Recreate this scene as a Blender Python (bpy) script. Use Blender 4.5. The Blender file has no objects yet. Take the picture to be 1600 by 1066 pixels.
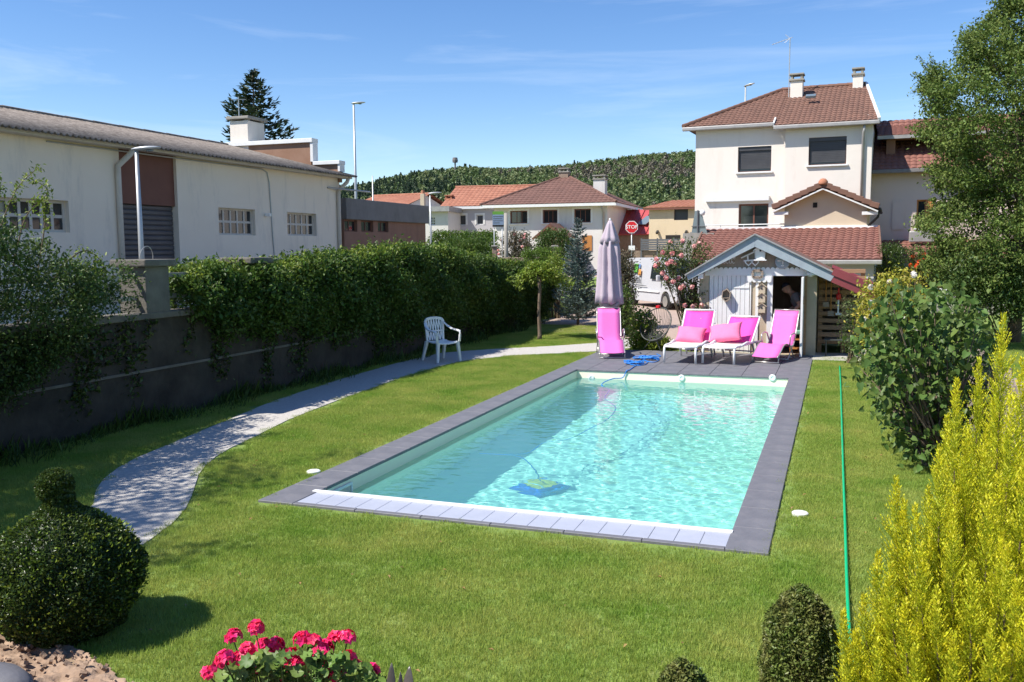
import bpy, bmesh, math, random
import numpy as np
from mathutils import Vector, Matrix

S = bpy.context.scene
COL = S.collection
R = math.radians
rnd = random.Random(7)
rng = np.random.default_rng(11)

# ---------------------------------------------------------------- camera
F = 1400.0
CH = 2.35
YAW, PIT, ROL = R(19.93), R(5.88), R(-0.40)
FW = Vector((-math.sin(YAW) * math.cos(PIT), math.cos(YAW) * math.cos(PIT), -math.sin(PIT)))
_r = Vector((math.cos(YAW), math.sin(YAW), 0))
_u = _r.cross(FW)
RT = _r * math.cos(ROL) + _u * math.sin(ROL)
UP = -_r * math.sin(ROL) + _u * math.cos(ROL)
CAM = Vector((0, 0, CH))
cam_d = bpy.data.cameras.new('camera')
cam_d.sensor_width = 36.0
cam_d.lens = 36.0 * F / 1600.0
cam_d.clip_start = 0.05
cam_d.clip_end = 6000
cam = bpy.data.objects.new('camera', cam_d)
COL.objects.link(cam)
_m = Matrix((RT, UP, -FW)).transposed().to_4x4()
_m.translation = CAM
cam.matrix_world = _m
S.camera = cam

# ---------------------------------------------------------------- sky, sun, exposure
SUN_DIR = Vector((0.472, 0.396, -0.788)).normalized()      # the way the light travels
world = bpy.data.worlds.new('World')
S.world = world
world.use_nodes = True
wn, wl = world.node_tree.nodes, world.node_tree.links
for n in list(wn):
    wn.remove(n)
w_out = wn.new('ShaderNodeOutputWorld')
w_bg = wn.new('ShaderNodeBackground')
w_sky = wn.new('ShaderNodeTexSky')
w_sky.sky_type = 'NISHITA'
w_sky.sun_disc = False
w_sky.sun_elevation = math.asin(-SUN_DIR.z)
w_sky.sun_rotation = math.atan2(-SUN_DIR.x, -SUN_DIR.y)
w_sky.altitude = 600
w_sky.air_density = 1.0
w_sky.dust_density = 0.15
w_sky.ozone_density = 2.2
# thin cirrus streaks all over the sky
w_tc = wn.new('ShaderNodeTexCoord')
w_map = wn.new('ShaderNodeMapping')
w_map.inputs['Rotation'].default_value = (R(8), R(-12), R(35))
w_map.inputs['Scale'].default_value = (0.9, 3.0, 16.0)
w_noise = wn.new('ShaderNodeTexNoise')
w_noise.inputs['Scale'].default_value = 1.6
w_noise.inputs['Detail'].default_value = 7
w_noise.inputs['Roughness'].default_value = 0.62
w_noise.inputs['Distortion'].default_value = 0.6
w_ramp = wn.new('ShaderNodeValToRGB')
w_ramp.color_ramp.elements[0].position = 0.50
w_ramp.color_ramp.elements[0].color = (0, 0, 0, 1)
w_ramp.color_ramp.elements[1].position = 0.85
w_ramp.color_ramp.elements[1].color = (0.22, 0.22, 0.22, 1)
w_mix = wn.new('ShaderNodeMix')
w_mix.data_type = 'RGBA'
w_mix.inputs['B'].default_value = (7.5, 8.0, 8.6, 1)
wl.new(w_tc.outputs['Generated'], w_map.inputs['Vector'])
wl.new(w_map.outputs['Vector'], w_noise.inputs['Vector'])
wl.new(w_noise.outputs['Fac'], w_ramp.inputs['Fac'])
wl.new(w_ramp.outputs['Color'], w_mix.inputs['Factor'])
w_hs = wn.new('ShaderNodeHueSaturation')
w_hs.inputs['Saturation'].default_value = 1.24
w_hs.inputs['Hue'].default_value = 0.508
w_hs.inputs['Value'].default_value = 1.0
wl.new(w_sky.outputs['Color'], w_hs.inputs['Color'])
wl.new(w_hs.outputs['Color'], w_mix.inputs['A'])
wl.new(w_mix.outputs['Result'], w_bg.inputs['Color'])
wl.new(w_bg.outputs['Background'], w_out.inputs['Surface'])
w_bg.inputs['Strength'].default_value = 0.115

sun_d = bpy.data.lights.new('sun', 'SUN')
sun_d.energy = 5.0
sun_d.angle = R(0.53)
sun_d.color = (1.0, 0.95, 0.87)
sun = bpy.data.objects.new('sun', sun_d)
sun.rotation_euler = SUN_DIR.to_track_quat('-Z', 'Y').to_euler()
sun.location = (-30, -30, 60)
COL.objects.link(sun)

S.view_settings.view_transform = 'Standard'
S.view_settings.look = 'None'
S.view_settings.exposure = 0.60
S.view_settings.gamma = 1.0
S.view_settings.use_curve_mapping = False
S.render.engine = 'CYCLES'
S.cycles.use_denoising = True
S.cycles.max_bounces = 10
S.cycles.transparent_max_bounces = 12
S.cycles.caustics_reflective = False
S.cycles.caustics_refractive = True
S.cycles.sample_clamp_indirect = 12.0
S.cycles.diffuse_bounces = 6

# ---------------------------------------------------------------- photo pixel -> place
def ray(px, py):
    return FW + RT * ((px - 800.0) / F) - UP * ((py - 533.0) / F)
def P(px, py, z=0.0):                      # where that pixel's line of sight meets a level
    r = ray(px, py)
    return CAM + r * ((z - CH) / r.z)
def PD(px, py, d):                         # at a depth along the view
    return CAM + ray(px, py) * d
def PX(px, py, x):
    r = ray(px, py)
    return CAM + r * (x / r.x)
def PY(px, py, y):
    r = ray(px, py)
    return CAM + r * (y / r.y)
class Plane:                               # an upright plane: local x along it, z up
    def __init__(self, p0, ang, off=0.0):
        self.a = ang
        self.d = Vector((math.cos(ang), math.sin(ang), 0))
        self.n = Vector((-math.sin(ang), math.cos(ang), 0))
        self.p = Vector((p0[0], p0[1], 0)) + self.n * off
        self.p0 = Vector((p0[0], p0[1], 0))
    def uz(self, px, py):
        r = ray(px, py)
        t = (self.p - CAM).dot(self.n) / r.dot(self.n)
        q = CAM + r * t
        return (q - self.p0).dot(self.d), q.z
    def rect(self, x0, y0, x1, y1):
        a = self.uz((x0 + x1) / 2, y1); b = self.uz((x0 + x1) / 2, y0)
        l = self.uz(x0, (y0 + y1) / 2); r_ = self.uz(x1, (y0 + y1) / 2)
        return l[0], r_[0], a[1], b[1]

# ---------------------------------------------------------------- mesh helpers
class MB:
    def __init__(self):
        self.v = []; self.f = []
    def add(self, vs, fs):
        o = len(self.v)
        self.v += [tuple(p) for p in vs]
        self.f += [tuple(i + o for i in f) for f in fs]
        return self
    def box(self, x0, x1, y0, y1, z0, z1):
        return self.add([(x0,y0,z0),(x1,y0,z0),(x1,y1,z0),(x0,y1,z0),(x0,y0,z1),(x1,y0,z1),(x1,y1,z1),(x0,y1,z1)],
                        [(0,3,2,1),(4,5,6,7),(0,1,5,4),(1,2,6,5),(2,3,7,6),(3,0,4,7)])
    def obox(self, c, s, rz=0, rx=0, ry=0):
        m = Matrix.Translation(Vector(c)) @ Matrix.Rotation(rz, 4, 'Z') @ Matrix.Rotation(ry, 4, 'Y') @ Matrix.Rotation(rx, 4, 'X')
        x, y, z = s[0]/2, s[1]/2, s[2]/2
        p = [(-x,-y,-z),(x,-y,-z),(x,y,-z),(-x,y,-z),(-x,-y,z),(x,-y,z),(x,y,z),(-x,y,z)]
        return self.add([m @ Vector(q) for q in p], [(0,3,2,1),(4,5,6,7),(0,1,5,4),(1,2,6,5),(2,3,7,6),(3,0,4,7)])
    def beam(self, a, b, w, h, upv=(0,0,1)):       # a bar of w x h from a to b
        a, b = Vector(a), Vector(b)
        d = (b - a).normalized(); s = d.cross(Vector(upv))
        if s.length < 1e-4: s = d.cross(Vector((0,1,0)))
        s.normalize(); u = s.cross(d).normalized()
        s *= w/2; u *= h/2
        return self.add([a-s-u, a+s-u, a+s+u, a-s+u, b-s-u, b+s-u, b+s+u, b-s+u],
                        [(0,1,2,3),(7,6,5,4),(0,4,5,1),(1,5,6,2),(2,6,7,3),(3,7,4,0)])
    def tube(self, pts, r, n=8, cap=True):
        pts = [Vector(p) for p in pts]
        rs = r if isinstance(r, (list, tuple)) else [r]*len(pts)
        rings = []
        prev = None
        for i, p in enumerate(pts):
            t = (pts[min(i+1, len(pts)-1)] - pts[max(i-1, 0)])
            if t.length < 1e-7: t = Vector((0,0,1))
            t.normalize()
            if prev is None:
                a = t.cross(Vector((0,0,1)))
                if a.length < 0.1: a = t.cross(Vector((0,1,0)))
            else:
                a = prev - t * prev.dot(t)
            a.normalize(); prev = a
            b = t.cross(a)
            rings.append([p + (a*math.cos(k*2*math.pi/n) + b*math.sin(k*2*math.pi/n))*rs[i] for k in range(n)])
        return self.loft(rings, cap)
    def loft(self, rings, cap=True, closed=True):
        n = len(rings[0]); vs = [q for rg in rings for q in rg]; fs = []
        for i in range(len(rings)-1):
            for k in range(n if closed else n-1):
                a = i*n+k; b = i*n+(k+1) % n
                fs.append((a, b, b+n, a+n))
        if cap:
            fs.append(tuple(range(n-1, -1, -1))); fs.append(tuple((len(rings)-1)*n+k for k in range(n)))
        return self.add(vs, fs)
    def lathe(self, prof, n=16, c=(0,0,0), cap=True):
        return self.loft([[(c[0]+r*math.cos(k*2*math.pi/n), c[1]+r*math.sin(k*2*math.pi/n), c[2]+z) for k in range(n)] for r, z in prof], cap)
    def prism(self, poly, y0, y1):                 # polygon in x-z pulled along y
        n = len(poly)
        vs = [(x, y0, z) for x, z in poly] + [(x, y1, z) for x, z in poly]
        fs = [tuple(range(n)), tuple(range(2*n-1, n-1, -1))] + [(k, k+n, (k+1) % n + n, (k+1) % n) for k in range(n)]
        return self.add(vs, fs)
    def slab(self, poly, z0, z1):                  # polygon in x-y pulled along z
        n = len(poly)
        vs = [(p[0], p[1], z0) for p in poly] + [(p[0], p[1], z1) for p in poly]
        fs = [tuple(range(n-1, -1, -1)), tuple(range(n, 2*n))] + [(k, (k+1) % n, (k+1) % n + n, k+n) for k in range(n)]
        return self.add(vs, fs)
    def quad(self, a, b, c, d):
        return self.add([a, b, c, d], [(0,1,2,3)])
    def wall(self, x0, x1, z0, z1, holes=(), t=0.25, y=0.0):
        """upright wall in the x-z plane, front at y, with real openings"""
        xs = sorted({x0, x1, *[min(max(h[0],x0),x1) for h in holes], *[min(max(h[1],x0),x1) for h in holes]})
        zs = sorted({z0, z1, *[min(max(h[2],z0),z1) for h in holes], *[min(max(h[3],z0),z1) for h in holes]})
        def solid(i, j):
            if i < 0 or j < 0 or i >= len(xs)-1 or j >= len(zs)-1: return False
            cx, cz = (xs[i]+xs[i+1])/2, (zs[j]+zs[j+1])/2
            return not any(h[0] < cx < h[1] and h[2] < cz < h[3] for h in holes)
        for i in range(len(xs)-1):
            for j in range(len(zs)-1):
                if not solid(i, j): continue
                a, b, c, d = xs[i], xs[i+1], zs[j], zs[j+1]
                self.quad((a,y,c),(b,y,c),(b,y,d),(a,y,d))
                self.quad((a,y+t,c),(a,y+t,d),(b,y+t,d),(b,y+t,c))
                if not solid(i-1, j): self.quad((a,y,c),(a,y,d),(a,y+t,d),(a,y+t,c))
                if not solid(i+1, j): self.quad((b,y,c),(b,y+t,c),(b,y+t,d),(b,y,d))
                if not solid(i, j-1): self.quad((a,y,c),(a,y+t,c),(b,y+t,c),(b,y,c))
                if not solid(i, j+1): self.quad((a,y,d),(b,y,d),(b,y+t,d),(a,y+t,d))
        return self
    def xform(self, m):
        self.v = [tuple(m @ Vector(p)) for p in self.v]
        return self
    def mesh(self, name):
        me = bpy.data.meshes.new(name)
        me.from_pydata(self.v, [], self.f)
        me.update()
        return me
    def build(self, name, mat, parent=None, smooth=False, bevel=0.0, seg=2):
        return link(name, self.mesh(name), mat, parent, smooth, bevel, seg)

def link(name, me, mat, parent=None, smooth=False, bevel=0.0, seg=2):
    o = bpy.data.objects.new(name, me)
    if mat is not None and not me.materials: me.materials.append(mat)
    COL.objects.link(o)
    if parent is not None: o.parent = parent
    if smooth:
        me.polygons.foreach_set('use_smooth', [True]*len(me.polygons))
    if bevel:
        b = o.modifiers.new('edge', 'BEVEL'); b.width = bevel; b.segments = seg; b.limit_method = 'ANGLE'; b.angle_limit = R(40)
    return o

def np_mesh(name, V, Fc, mat, parent=None, smooth=False):
    me = bpy.data.meshes.new(name)
    V = np.asarray(V, dtype=np.float32).reshape(-1, 3); Fc = np.asarray(Fc, dtype=np.int32)
    k = Fc.shape[1]
    me.vertices.add(len(V)); me.vertices.foreach_set('co', V.ravel())
    me.loops.add(Fc.size); me.loops.foreach_set('vertex_index', Fc.ravel())
    me.polygons.add(len(Fc))
    me.polygons.foreach_set('loop_start', np.arange(0, Fc.size, k, dtype=np.int32))
    me.polygons.foreach_set('loop_total', np.full(len(Fc), k, dtype=np.int32))
    me.update(calc_edges=True)
    return link(name, me, mat, parent, smooth)

def tag(o, label=None, cat=None, group=None, kind=None):
    if label: o['label'] = label
    if cat: o['category'] = cat
    if group: o['group'] = group
    if kind: o['kind'] = kind
    return o
def thing(name, label, cat, loc=(0,0,0), rz=0.0, group=None):
    o = bpy.data.objects.new(name, None)
    o.empty_display_size = 0.2
    COL.objects.link(o); o.location = loc; o.rotation_euler = (0, 0, rz)
    return tag(o, label, cat, group)
def struct(o):
    o['kind'] = 'structure'; return o
def copy_tree(o, parent=None):
    c = o.copy(); COL.objects.link(c); c.parent = parent
    for ch in list(o.children): copy_tree(ch, c)
    return c
def shared(name, me, mat, parent, loc, rz=0.0, scale=None):
    o = bpy.data.objects.new(name, me)
    if mat is not None and not me.materials: me.materials.append(mat)
    COL.objects.link(o); o.parent = parent; o.location = loc; o.rotation_euler = (0, 0, rz)
    if scale: o.scale = scale
    return o

# ---------------------------------------------------------------- materials
def mat(name, col, rough=0.6, col2=None, scale=4.0, detail=6, bump=0.0, bscale=40.0, metal=0.0, island=0.0, trans=0.0, spec=0.5, stretch=None, dirt=None, dscale=1.2, world=False):
    m = bpy.data.materials.new(name); m.use_nodes = True
    nt = m.node_tree; N, L = nt.nodes, nt.links
    b = N['Principled BSDF']
    b.inputs['Roughness'].default_value = rough
    b.inputs['Metallic'].default_value = metal
    b.inputs['Specular IOR Level'].default_value = spec
    tc = N.new('ShaderNodeTexCoord')
    vec = tc.outputs['Object']
    if world: vec = N.new('ShaderNodeNewGeometry').outputs['Position']
    if stretch:
        mp = N.new('ShaderNodeMapping'); mp.inputs['Scale'].default_value = stretch
        L.new(vec, mp.inputs['Vector']); vec = mp.outputs['Vector']
    out = None
    if col2 is not None:
        nz = N.new('ShaderNodeTexNoise'); nz.inputs['Scale'].default_value = scale; nz.inputs['Detail'].default_value = detail; nz.inputs['Roughness'].default_value = 0.62
        L.new(vec, nz.inputs['Vector'])
        rp = N.new('ShaderNodeValToRGB'); rp.color_ramp.elements[0].position = 0.33; rp.color_ramp.elements[1].position = 0.67
        rp.color_ramp.elements[0].color = (*col, 1); rp.color_ramp.elements[1].color = (*col2, 1)
        L.new(nz.outputs['Fac'], rp.inputs['Fac']); out = rp.outputs['Color']
    if dirt is not None:
        nz = N.new('ShaderNodeTexNoise'); nz.inputs['Scale'].default_value = dscale; nz.inputs['Detail'].default_value = 9; nz.inputs['Roughness'].default_value = 0.7
        mp = N.new('ShaderNodeMapping'); mp.inputs['Scale'].default_value = (1.6, 1.6, 0.35)
        L.new(tc.outputs['Object'], mp.inputs['Vector']); L.new(mp.outputs['Vector'], nz.inputs['Vector'])
        rp = N.new('ShaderNodeValToRGB'); rp.color_ramp.elements[0].position = 0.52; rp.color_ramp.elements[1].position = 0.80
        rp.color_ramp.elements[0].color = (0,0,0,1); rp.color_ramp.elements[1].color = (0.75,0.75,0.75,1)
        L.new(nz.outputs['Fac'], rp.inputs['Fac'])
        mx = N.new('ShaderNodeMix'); mx.data_type = 'RGBA'
        L.new(rp.outputs['Color'], mx.inputs['Factor'])
        if out is not None: L.new(out, mx.inputs['A'])
        else: mx.inputs['A'].default_value = (*col, 1)
        mx.inputs['B'].default_value = (*dirt, 1)
        out = mx.outputs['Result']
    if island:
        g = N.new('ShaderNodeNewGeometry')
        hs = N.new('ShaderNodeHueSaturation')
        mr = N.new('ShaderNodeMapRange'); mr.inputs['To Min'].default_value = 1-island; mr.inputs['To Max'].default_value = 1+island
        L.new(g.outputs['Random Per Island'], mr.inputs['Value']); L.new(mr.outputs['Result'], hs.inputs['Value'])
        mr2 = N.new('ShaderNodeMapRange'); mr2.inputs['To Min'].default_value = 0.5-island*0.07; mr2.inputs['To Max'].default_value = 0.5+island*0.05
        wn_ = N.new('ShaderNodeTexWhiteNoise'); wn_.noise_dimensions = '1D'
        L.new(g.outputs['Random Per Island'], wn_.inputs['W']); L.new(wn_.outputs['Value'], mr2.inputs['Value']); L.new(mr2.outputs['Result'], hs.inputs['Hue'])
        if out is not None: L.new(out, hs.inputs['Color'])
        else: hs.inputs['Color'].default_value = (*col, 1)
        out = hs.outputs['Color']
    if out is not None: L.new(out, b.inputs['Base Color'])
    else: b.inputs['Base Color'].default_value = (*col, 1)
    if bump:
        nb = N.new('ShaderNodeTexNoise'); nb.inputs['Scale'].default_value = bscale; nb.inputs['Detail'].default_value = 5
        L.new(vec, nb.inputs['Vector'])
        bp = N.new('ShaderNodeBump'); bp.inputs['Strength'].default_value = bump; bp.inputs['Distance'].default_value = 0.02
        L.new(nb.outputs['Fac'], bp.inputs['Height']); L.new(bp.outputs['Normal'], b.inputs['Normal'])
    if trans:
        tr = N.new('ShaderNodeBsdfTranslucent'); ms = N.new('ShaderNodeMixShader'); ms.inputs['Fac'].default_value = trans
        if out is not None:
            L.new(out, tr.inputs['Color'])
        else: tr.inputs['Color'].default_value = (*col, 1)
        L.new(b.outputs['BSDF'], ms.inputs[1]); L.new(tr.outputs['BSDF'], ms.inputs[2])
        L.new(ms.outputs['Shader'], N['Material Output'].inputs['Surface'])
    return m
def leafmat(name, a, b, island=0.35, trans=0.3, rough=0.5, scale=1.5, spec=0.4, world=False):
    return mat(name, a, rough, b, scale=scale, island=island, trans=trans, spec=spec, world=world)
def glassmat(name, col=(0.02,0.025,0.03), rough=0.04):
    return mat(name, col, rough, spec=0.8)

M = {}
M['render_white'] = mat('white render', (0.75,0.68,0.605), 0.85, (0.78,0.715,0.645), 0.7, bump=0.25, bscale=60, dirt=(0.62,0.55,0.47))
M['render_grey'] = mat('warehouse render', (0.86,0.75,0.62), 0.9, (0.82,0.70,0.57), 0.5, bump=0.3, bscale=50, dirt=(0.42,0.38,0.35), dscale=0.8)
M['render_far'] = mat('far render', (0.70,0.67,0.63), 0.9, (0.64,0.61,0.58), 0.4, dirt=(0.5,0.47,0.43))
M['render_lilac'] = mat('lilac grey render', (0.50,0.48,0.50), 0.9, (0.46,0.44,0.46), 0.5)
M['render_beige'] = mat('beige render', (0.58,0.46,0.30), 0.9, (0.63,0.51,0.35), 0.8, bump=0.2, dirt=(0.45,0.36,0.25))
M['render_pink'] = mat('pink render', (0.62,0.50,0.44), 0.9, (0.58,0.47,0.42), 0.8, bump=0.2)
M['render_sand'] = mat('sand render', (0.60,0.49,0.36), 0.9, (0.55,0.45,0.33), 0.9, bump=0.2)
M['brown_panel'] = mat('brown panel', (0.15,0.055,0.036), 0.7, (0.18,0.07,0.045), 2)
M['brown_wall'] = mat('brown wall', (0.25,0.125,0.085), 0.85, (0.30,0.16,0.11), 1.2, dirt=(0.15,0.08,0.06))
M['parapet'] = mat('rust parapet', (0.26,0.14,0.085), 0.85, (0.31,0.18,0.12), 1.5, dirt=(0.18,0.10,0.07))
M['grey_fascia'] = mat('grey fascia', (0.16,0.145,0.14), 0.8, (0.20,0.185,0.18), 2, dirt=(0.10,0.09,0.09))
M['fibro'] = mat('fibre cement', (0.105,0.085,0.070), 0.95, (0.26,0.225,0.195), 5.0, bump=0.4, dirt=(0.055,0.042,0.034), dscale=3.5)
M['tile_brown'] = mat('brown tiles', (0.155,0.080,0.056), 0.85, (0.215,0.110,0.076), 2.4, dirt=(0.10,0.066,0.046), dscale=2.0)
M['tile_red'] = mat('red tiles', (0.19,0.080,0.060), 0.8, (0.245,0.105,0.078), 2.4, dirt=(0.17,0.075,0.055), dscale=2.0)
M['tile_orange'] = mat('orange tiles', (0.32,0.125,0.075), 0.85, (0.41,0.18,0.11), 1.4, dirt=(0.26,0.12,0.08))
M['tile_maroon'] = mat('maroon tiles', (0.135,0.068,0.052), 0.85, (0.18,0.090,0.068), 1.4, dirt=(0.13,0.07,0.05))
M['zinc'] = mat('zinc', (0.33,0.31,0.30), 0.5, (0.42,0.40,0.38), 3, metal=0.4)
M['white_paint'] = mat('white paint', (0.78,0.77,0.75), 0.5, (0.72,0.71,0.69), 5)
M['white_plastic'] = mat('white plastic', (0.80,0.80,0.79), 0.35, (0.76,0.76,0.75), 6)
M['cream_frame'] = mat('cream frame', (0.62,0.56,0.49), 0.7, (0.56,0.50,0.43), 4)
M['dark_shutter'] = mat('dark shutter', (0.045,0.045,0.05), 0.5, (0.06,0.06,0.065), 3)
M['roller_grey'] = mat('roller shutter', (0.085,0.075,0.078), 0.55, (0.11,0.10,0.10), 3, metal=0.2)
M['glass'] = glassmat('window glass')
M['dark'] = mat('dark interior', (0.015,0.013,0.012), 0.9)
M['concrete'] = mat('concrete', (0.27,0.25,0.22), 0.95, (0.35,0.33,0.29), 2.5, bump=0.4, bscale=30, dirt=(0.13,0.12,0.10))
M['old_shaded_wall'] = mat('old shaded wall', (0.022,0.018,0.013), 0.95, (0.060,0.050,0.038), 2.2, bump=0.5, bscale=14, dirt=(0.05,0.05,0.04), dscale=0.9)  # near-black base colour holds the hedge's shade as well as the stains
M['path'] = mat('pale gravel path', (0.41,0.385,0.355), 0.95, (0.53,0.50,0.46), 34, detail=3, bump=0.5, bscale=130)
M['pier'] = mat('pier concrete', (0.115,0.105,0.088), 0.95, (0.18,0.165,0.14), 3, bump=0.4, bscale=30, dirt=(0.06,0.056,0.045))
M['slab'] = mat('slate slab', (0.125,0.125,0.140), 0.62, (0.168,0.165,0.180), 3.5, bump=0.25, bscale=18, dirt=(0.185,0.175,0.18), dscale=3)
M['slat_blue'] = mat('cover slat', (0.36,0.38,0.45), 0.45, (0.40,0.42,0.49), 4)
M['liner'] = mat('cream liner', (0.90,0.83,0.65), 0.6, (0.88,0.81,0.63), 1.5)
M['asphalt'] = mat('asphalt', (0.15,0.145,0.135), 0.9, (0.20,0.19,0.18), 3, bump=0.3, bscale=90)
M['drive'] = mat('pink gravel drive', (0.36,0.26,0.21), 0.95, (0.43,0.33,0.27), 9, bump=0.3, bscale=80)
M['soil'] = mat('dry soil', (0.23,0.15,0.10), 1.0, (0.38,0.27,0.19), 9, bump=1.0, bscale=18)
M['bark'] = mat('bark', (0.13,0.09,0.06), 0.95, (0.20,0.15,0.11), 12, bump=0.8, bscale=40, stretch=(1,1,0.25))
M['twig'] = mat('twig', (0.12,0.085,0.05), 0.9)
M['wood'] = mat('weathered wood', (0.30,0.17,0.09), 0.8, (0.40,0.24,0.13), 6, bump=0.3, stretch=(0.6,6,6))
M['wood_grey'] = mat('grey wood', (0.27,0.21,0.16), 0.9, (0.36,0.29,0.23), 6, bump=0.4, stretch=(5,5,0.5))
M['wood_orange'] = mat('varnished wood', (0.50,0.22,0.06), 0.5, (0.42,0.17,0.045), 5, stretch=(6,6,0.6))
M['board_blue'] = mat('blue grey board', (0.28,0.33,0.37), 0.6, (0.33,0.385,0.42), 5, dirt=(0.24,0.27,0.29), dscale=3)
M['shed_sand'] = mat('shed render', (0.44,0.36,0.25), 0.9, (0.50,0.415,0.30), 3, bump=0.3)
M['maroon_metal'] = mat('maroon metal', (0.24,0.045,0.05), 0.5, (0.20,0.04,0.045), 4)
M['pink'] = mat('pink sling fabric', (0.80,0.17,0.52), 0.75, (0.77,0.155,0.49), 30, bump=0.15, bscale=300, trans=0.12)
M['magenta'] = mat('magenta sling fabric', (0.90,0.075,0.44), 0.7, (0.86,0.065,0.41), 30, bump=0.15, bscale=300, trans=0.12)
M['pillow_pink'] = mat('pillow cloth', (0.88,0.19,0.36), 0.85, (0.84,0.17,0.33), 8, bump=0.2, bscale=60)
M['sling_white'] = mat('white sling', (0.72,0.67,0.62), 0.75, (0.68,0.63,0.58), 20, bump=0.1, bscale=300)
M['alu'] = mat('aluminium tube', (0.55,0.53,0.51), 0.35, metal=0.7)
M['pole_grey'] = mat('galvanised pole', (0.42,0.43,0.43), 0.45, (0.50,0.51,0.51), 4, metal=0.5)
M['parasol'] = mat('mauve canvas', (0.48,0.40,0.46), 0.9, (0.53,0.44,0.50), 3, bump=0.2, bscale=120, trans=0.1)
M['wire'] = mat('dark wire', (0.05,0.055,0.05), 0.5)
M['blue_cable'] = mat('blue cable', (0.015,0.20,0.62), 0.45)
M['robot_blue'] = mat('robot blue', (0.01,0.09,0.55), 0.4)
M['robot_yellow'] = mat('robot yellow', (0.90,0.55,0.03), 0.5, (0.85,0.45,0.03), 14)
M['hose'] = mat('green hose', (0.0,0.42,0.16), 0.4)
M['red'] = mat('sign red', (0.62,0.015,0.02), 0.4)
M['white_sign'] = mat('sign white', (0.82,0.82,0.82), 0.4)
M['black'] = mat('black rubber', (0.018,0.018,0.018), 0.7)
M['van_white'] = mat('van paint', (0.50,0.50,0.52), 0.28, (0.47,0.47,0.49), 2, spec=0.6)
M['sky_glass'] = glassmat('screen glass', (0.16,0.20,0.22), 0.08)
M['terracotta'] = mat('terracotta', (0.38,0.15,0.08), 0.85, (0.44,0.19,0.11), 5)
M['skin'] = mat('skin', (0.52,0.29,0.20), 0.6)
M['tshirt'] = mat('grey tee shirt', (0.13,0.125,0.13), 0.9, (0.16,0.155,0.16), 12)
M['navy'] = mat('dark cloth', (0.03,0.03,0.045), 0.9)
M['stone'] = mat('brown stone', (0.24,0.17,0.125), 0.95, (0.34,0.25,0.19), 5, bump=0.8, bscale=14)
M['red_roof'] = mat('red sheet roof', (0.40,0.06,0.065), 0.6, (0.44,0.08,0.08), 3)
M['fence_grey'] = mat('grey fence', (0.10,0.105,0.115), 0.7, (0.13,0.135,0.145), 4)
# foliage
M['lf_hedge'] = leafmat('hedge leaf', (0.055,0.110,0.018), (0.110,0.175,0.030), trans=0.38)
M['lf_shrub'] = leafmat('shrub leaf', (0.050,0.095,0.018), (0.090,0.145,0.035))
M['lf_tree'] = leafmat('tree leaf', (0.110,0.170,0.036), (0.170,0.225,0.058), scale=0.8, spec=0.2)
M['lf_lilac'] = leafmat('lilac leaf', (0.080,0.140,0.030), (0.125,0.190,0.045), rough=0.45, scale=3, spec=0.25)
M['lf_box'] = leafmat('box leaf', (0.045,0.082,0.016), (0.075,0.115,0.022), rough=0.3, scale=3)
M['lf_box_dry'] = leafmat('bronzed box leaf', (0.13,0.20,0.040), (0.20,0.20,0.06), rough=0.4, scale=9)
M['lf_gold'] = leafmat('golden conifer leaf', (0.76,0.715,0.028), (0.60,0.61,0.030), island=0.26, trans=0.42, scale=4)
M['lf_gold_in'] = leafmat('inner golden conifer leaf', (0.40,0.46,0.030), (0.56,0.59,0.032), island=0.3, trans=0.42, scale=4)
M['lf_spruce'] = leafmat('blue spruce needle', (0.095,0.145,0.125), (0.14,0.195,0.175), trans=0.1)
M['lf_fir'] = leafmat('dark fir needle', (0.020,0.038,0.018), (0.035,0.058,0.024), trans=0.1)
M['lf_lime'] = leafmat('lime leaf', (0.14,0.22,0.025), (0.22,0.28,0.035))
M['lf_yellow'] = leafmat('yellow green leaf', (0.30,0.31,0.03), (0.42,0.36,0.05))
M['lf_rose'] = leafmat('rose leaf', (0.065,0.105,0.03), (0.12,0.15,0.04))
M['lf_dusky'] = leafmat('dusky shrub leaf', (0.07,0.085,0.04), (0.16,0.12,0.075))
M['lf_clip'] = leafmat('clipped hedge leaf', (0.085,0.155,0.018), (0.12,0.20,0.025))
M['fl_pink'] = leafmat('rose petal', (0.84,0.36,0.36), (0.86,0.55,0.48), island=0.2, trans=0.25, scale=6)
M['fl_white'] = leafmat('white petal', (0.80,0.72,0.66), (0.85,0.80,0.74), island=0.1, trans=0.25)
M['fl_red'] = leafmat('geranium petal', (0.78,0.012,0.10), (0.86,0.03,0.16), island=0.25, trans=0.25, scale=9)
M['fl_orange'] = leafmat('orange petal', (0.75,0.10,0.02), (0.8,0.14,0.03), island=0.2)
M['lf_gera'] = leafmat('geranium leaf', (0.10,0.18,0.030), (0.15,0.23,0.05), scale=12)
M['lf_dark'] = mat('dark purple leaf', (0.07,0.06,0.055), 0.35, (0.12,0.105,0.095), 9)
# ================================================================ SETTING
PX0, PX1, PY0, PY1 = -4.69, -0.745, 7.36, 16.60       # water edge of the pool
CX0, CX1, CY0, TY1 = -5.05, -0.43, 6.90, 20.15        # outer edge of the paving, back of the terrace
WZ = -0.145                                             # water level
WALLX = -8.9

def smooth(t):
    t = min(max(t, 0), 1); return t*t*(3-2*t)
def ground_z(x, y):
    z = 0.55 if x < WALLX - 0.2 else 0.0
    z = max(z, 0.55*smooth((y-41)/14))
    return z + max(0, (y-90))*0.012

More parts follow.
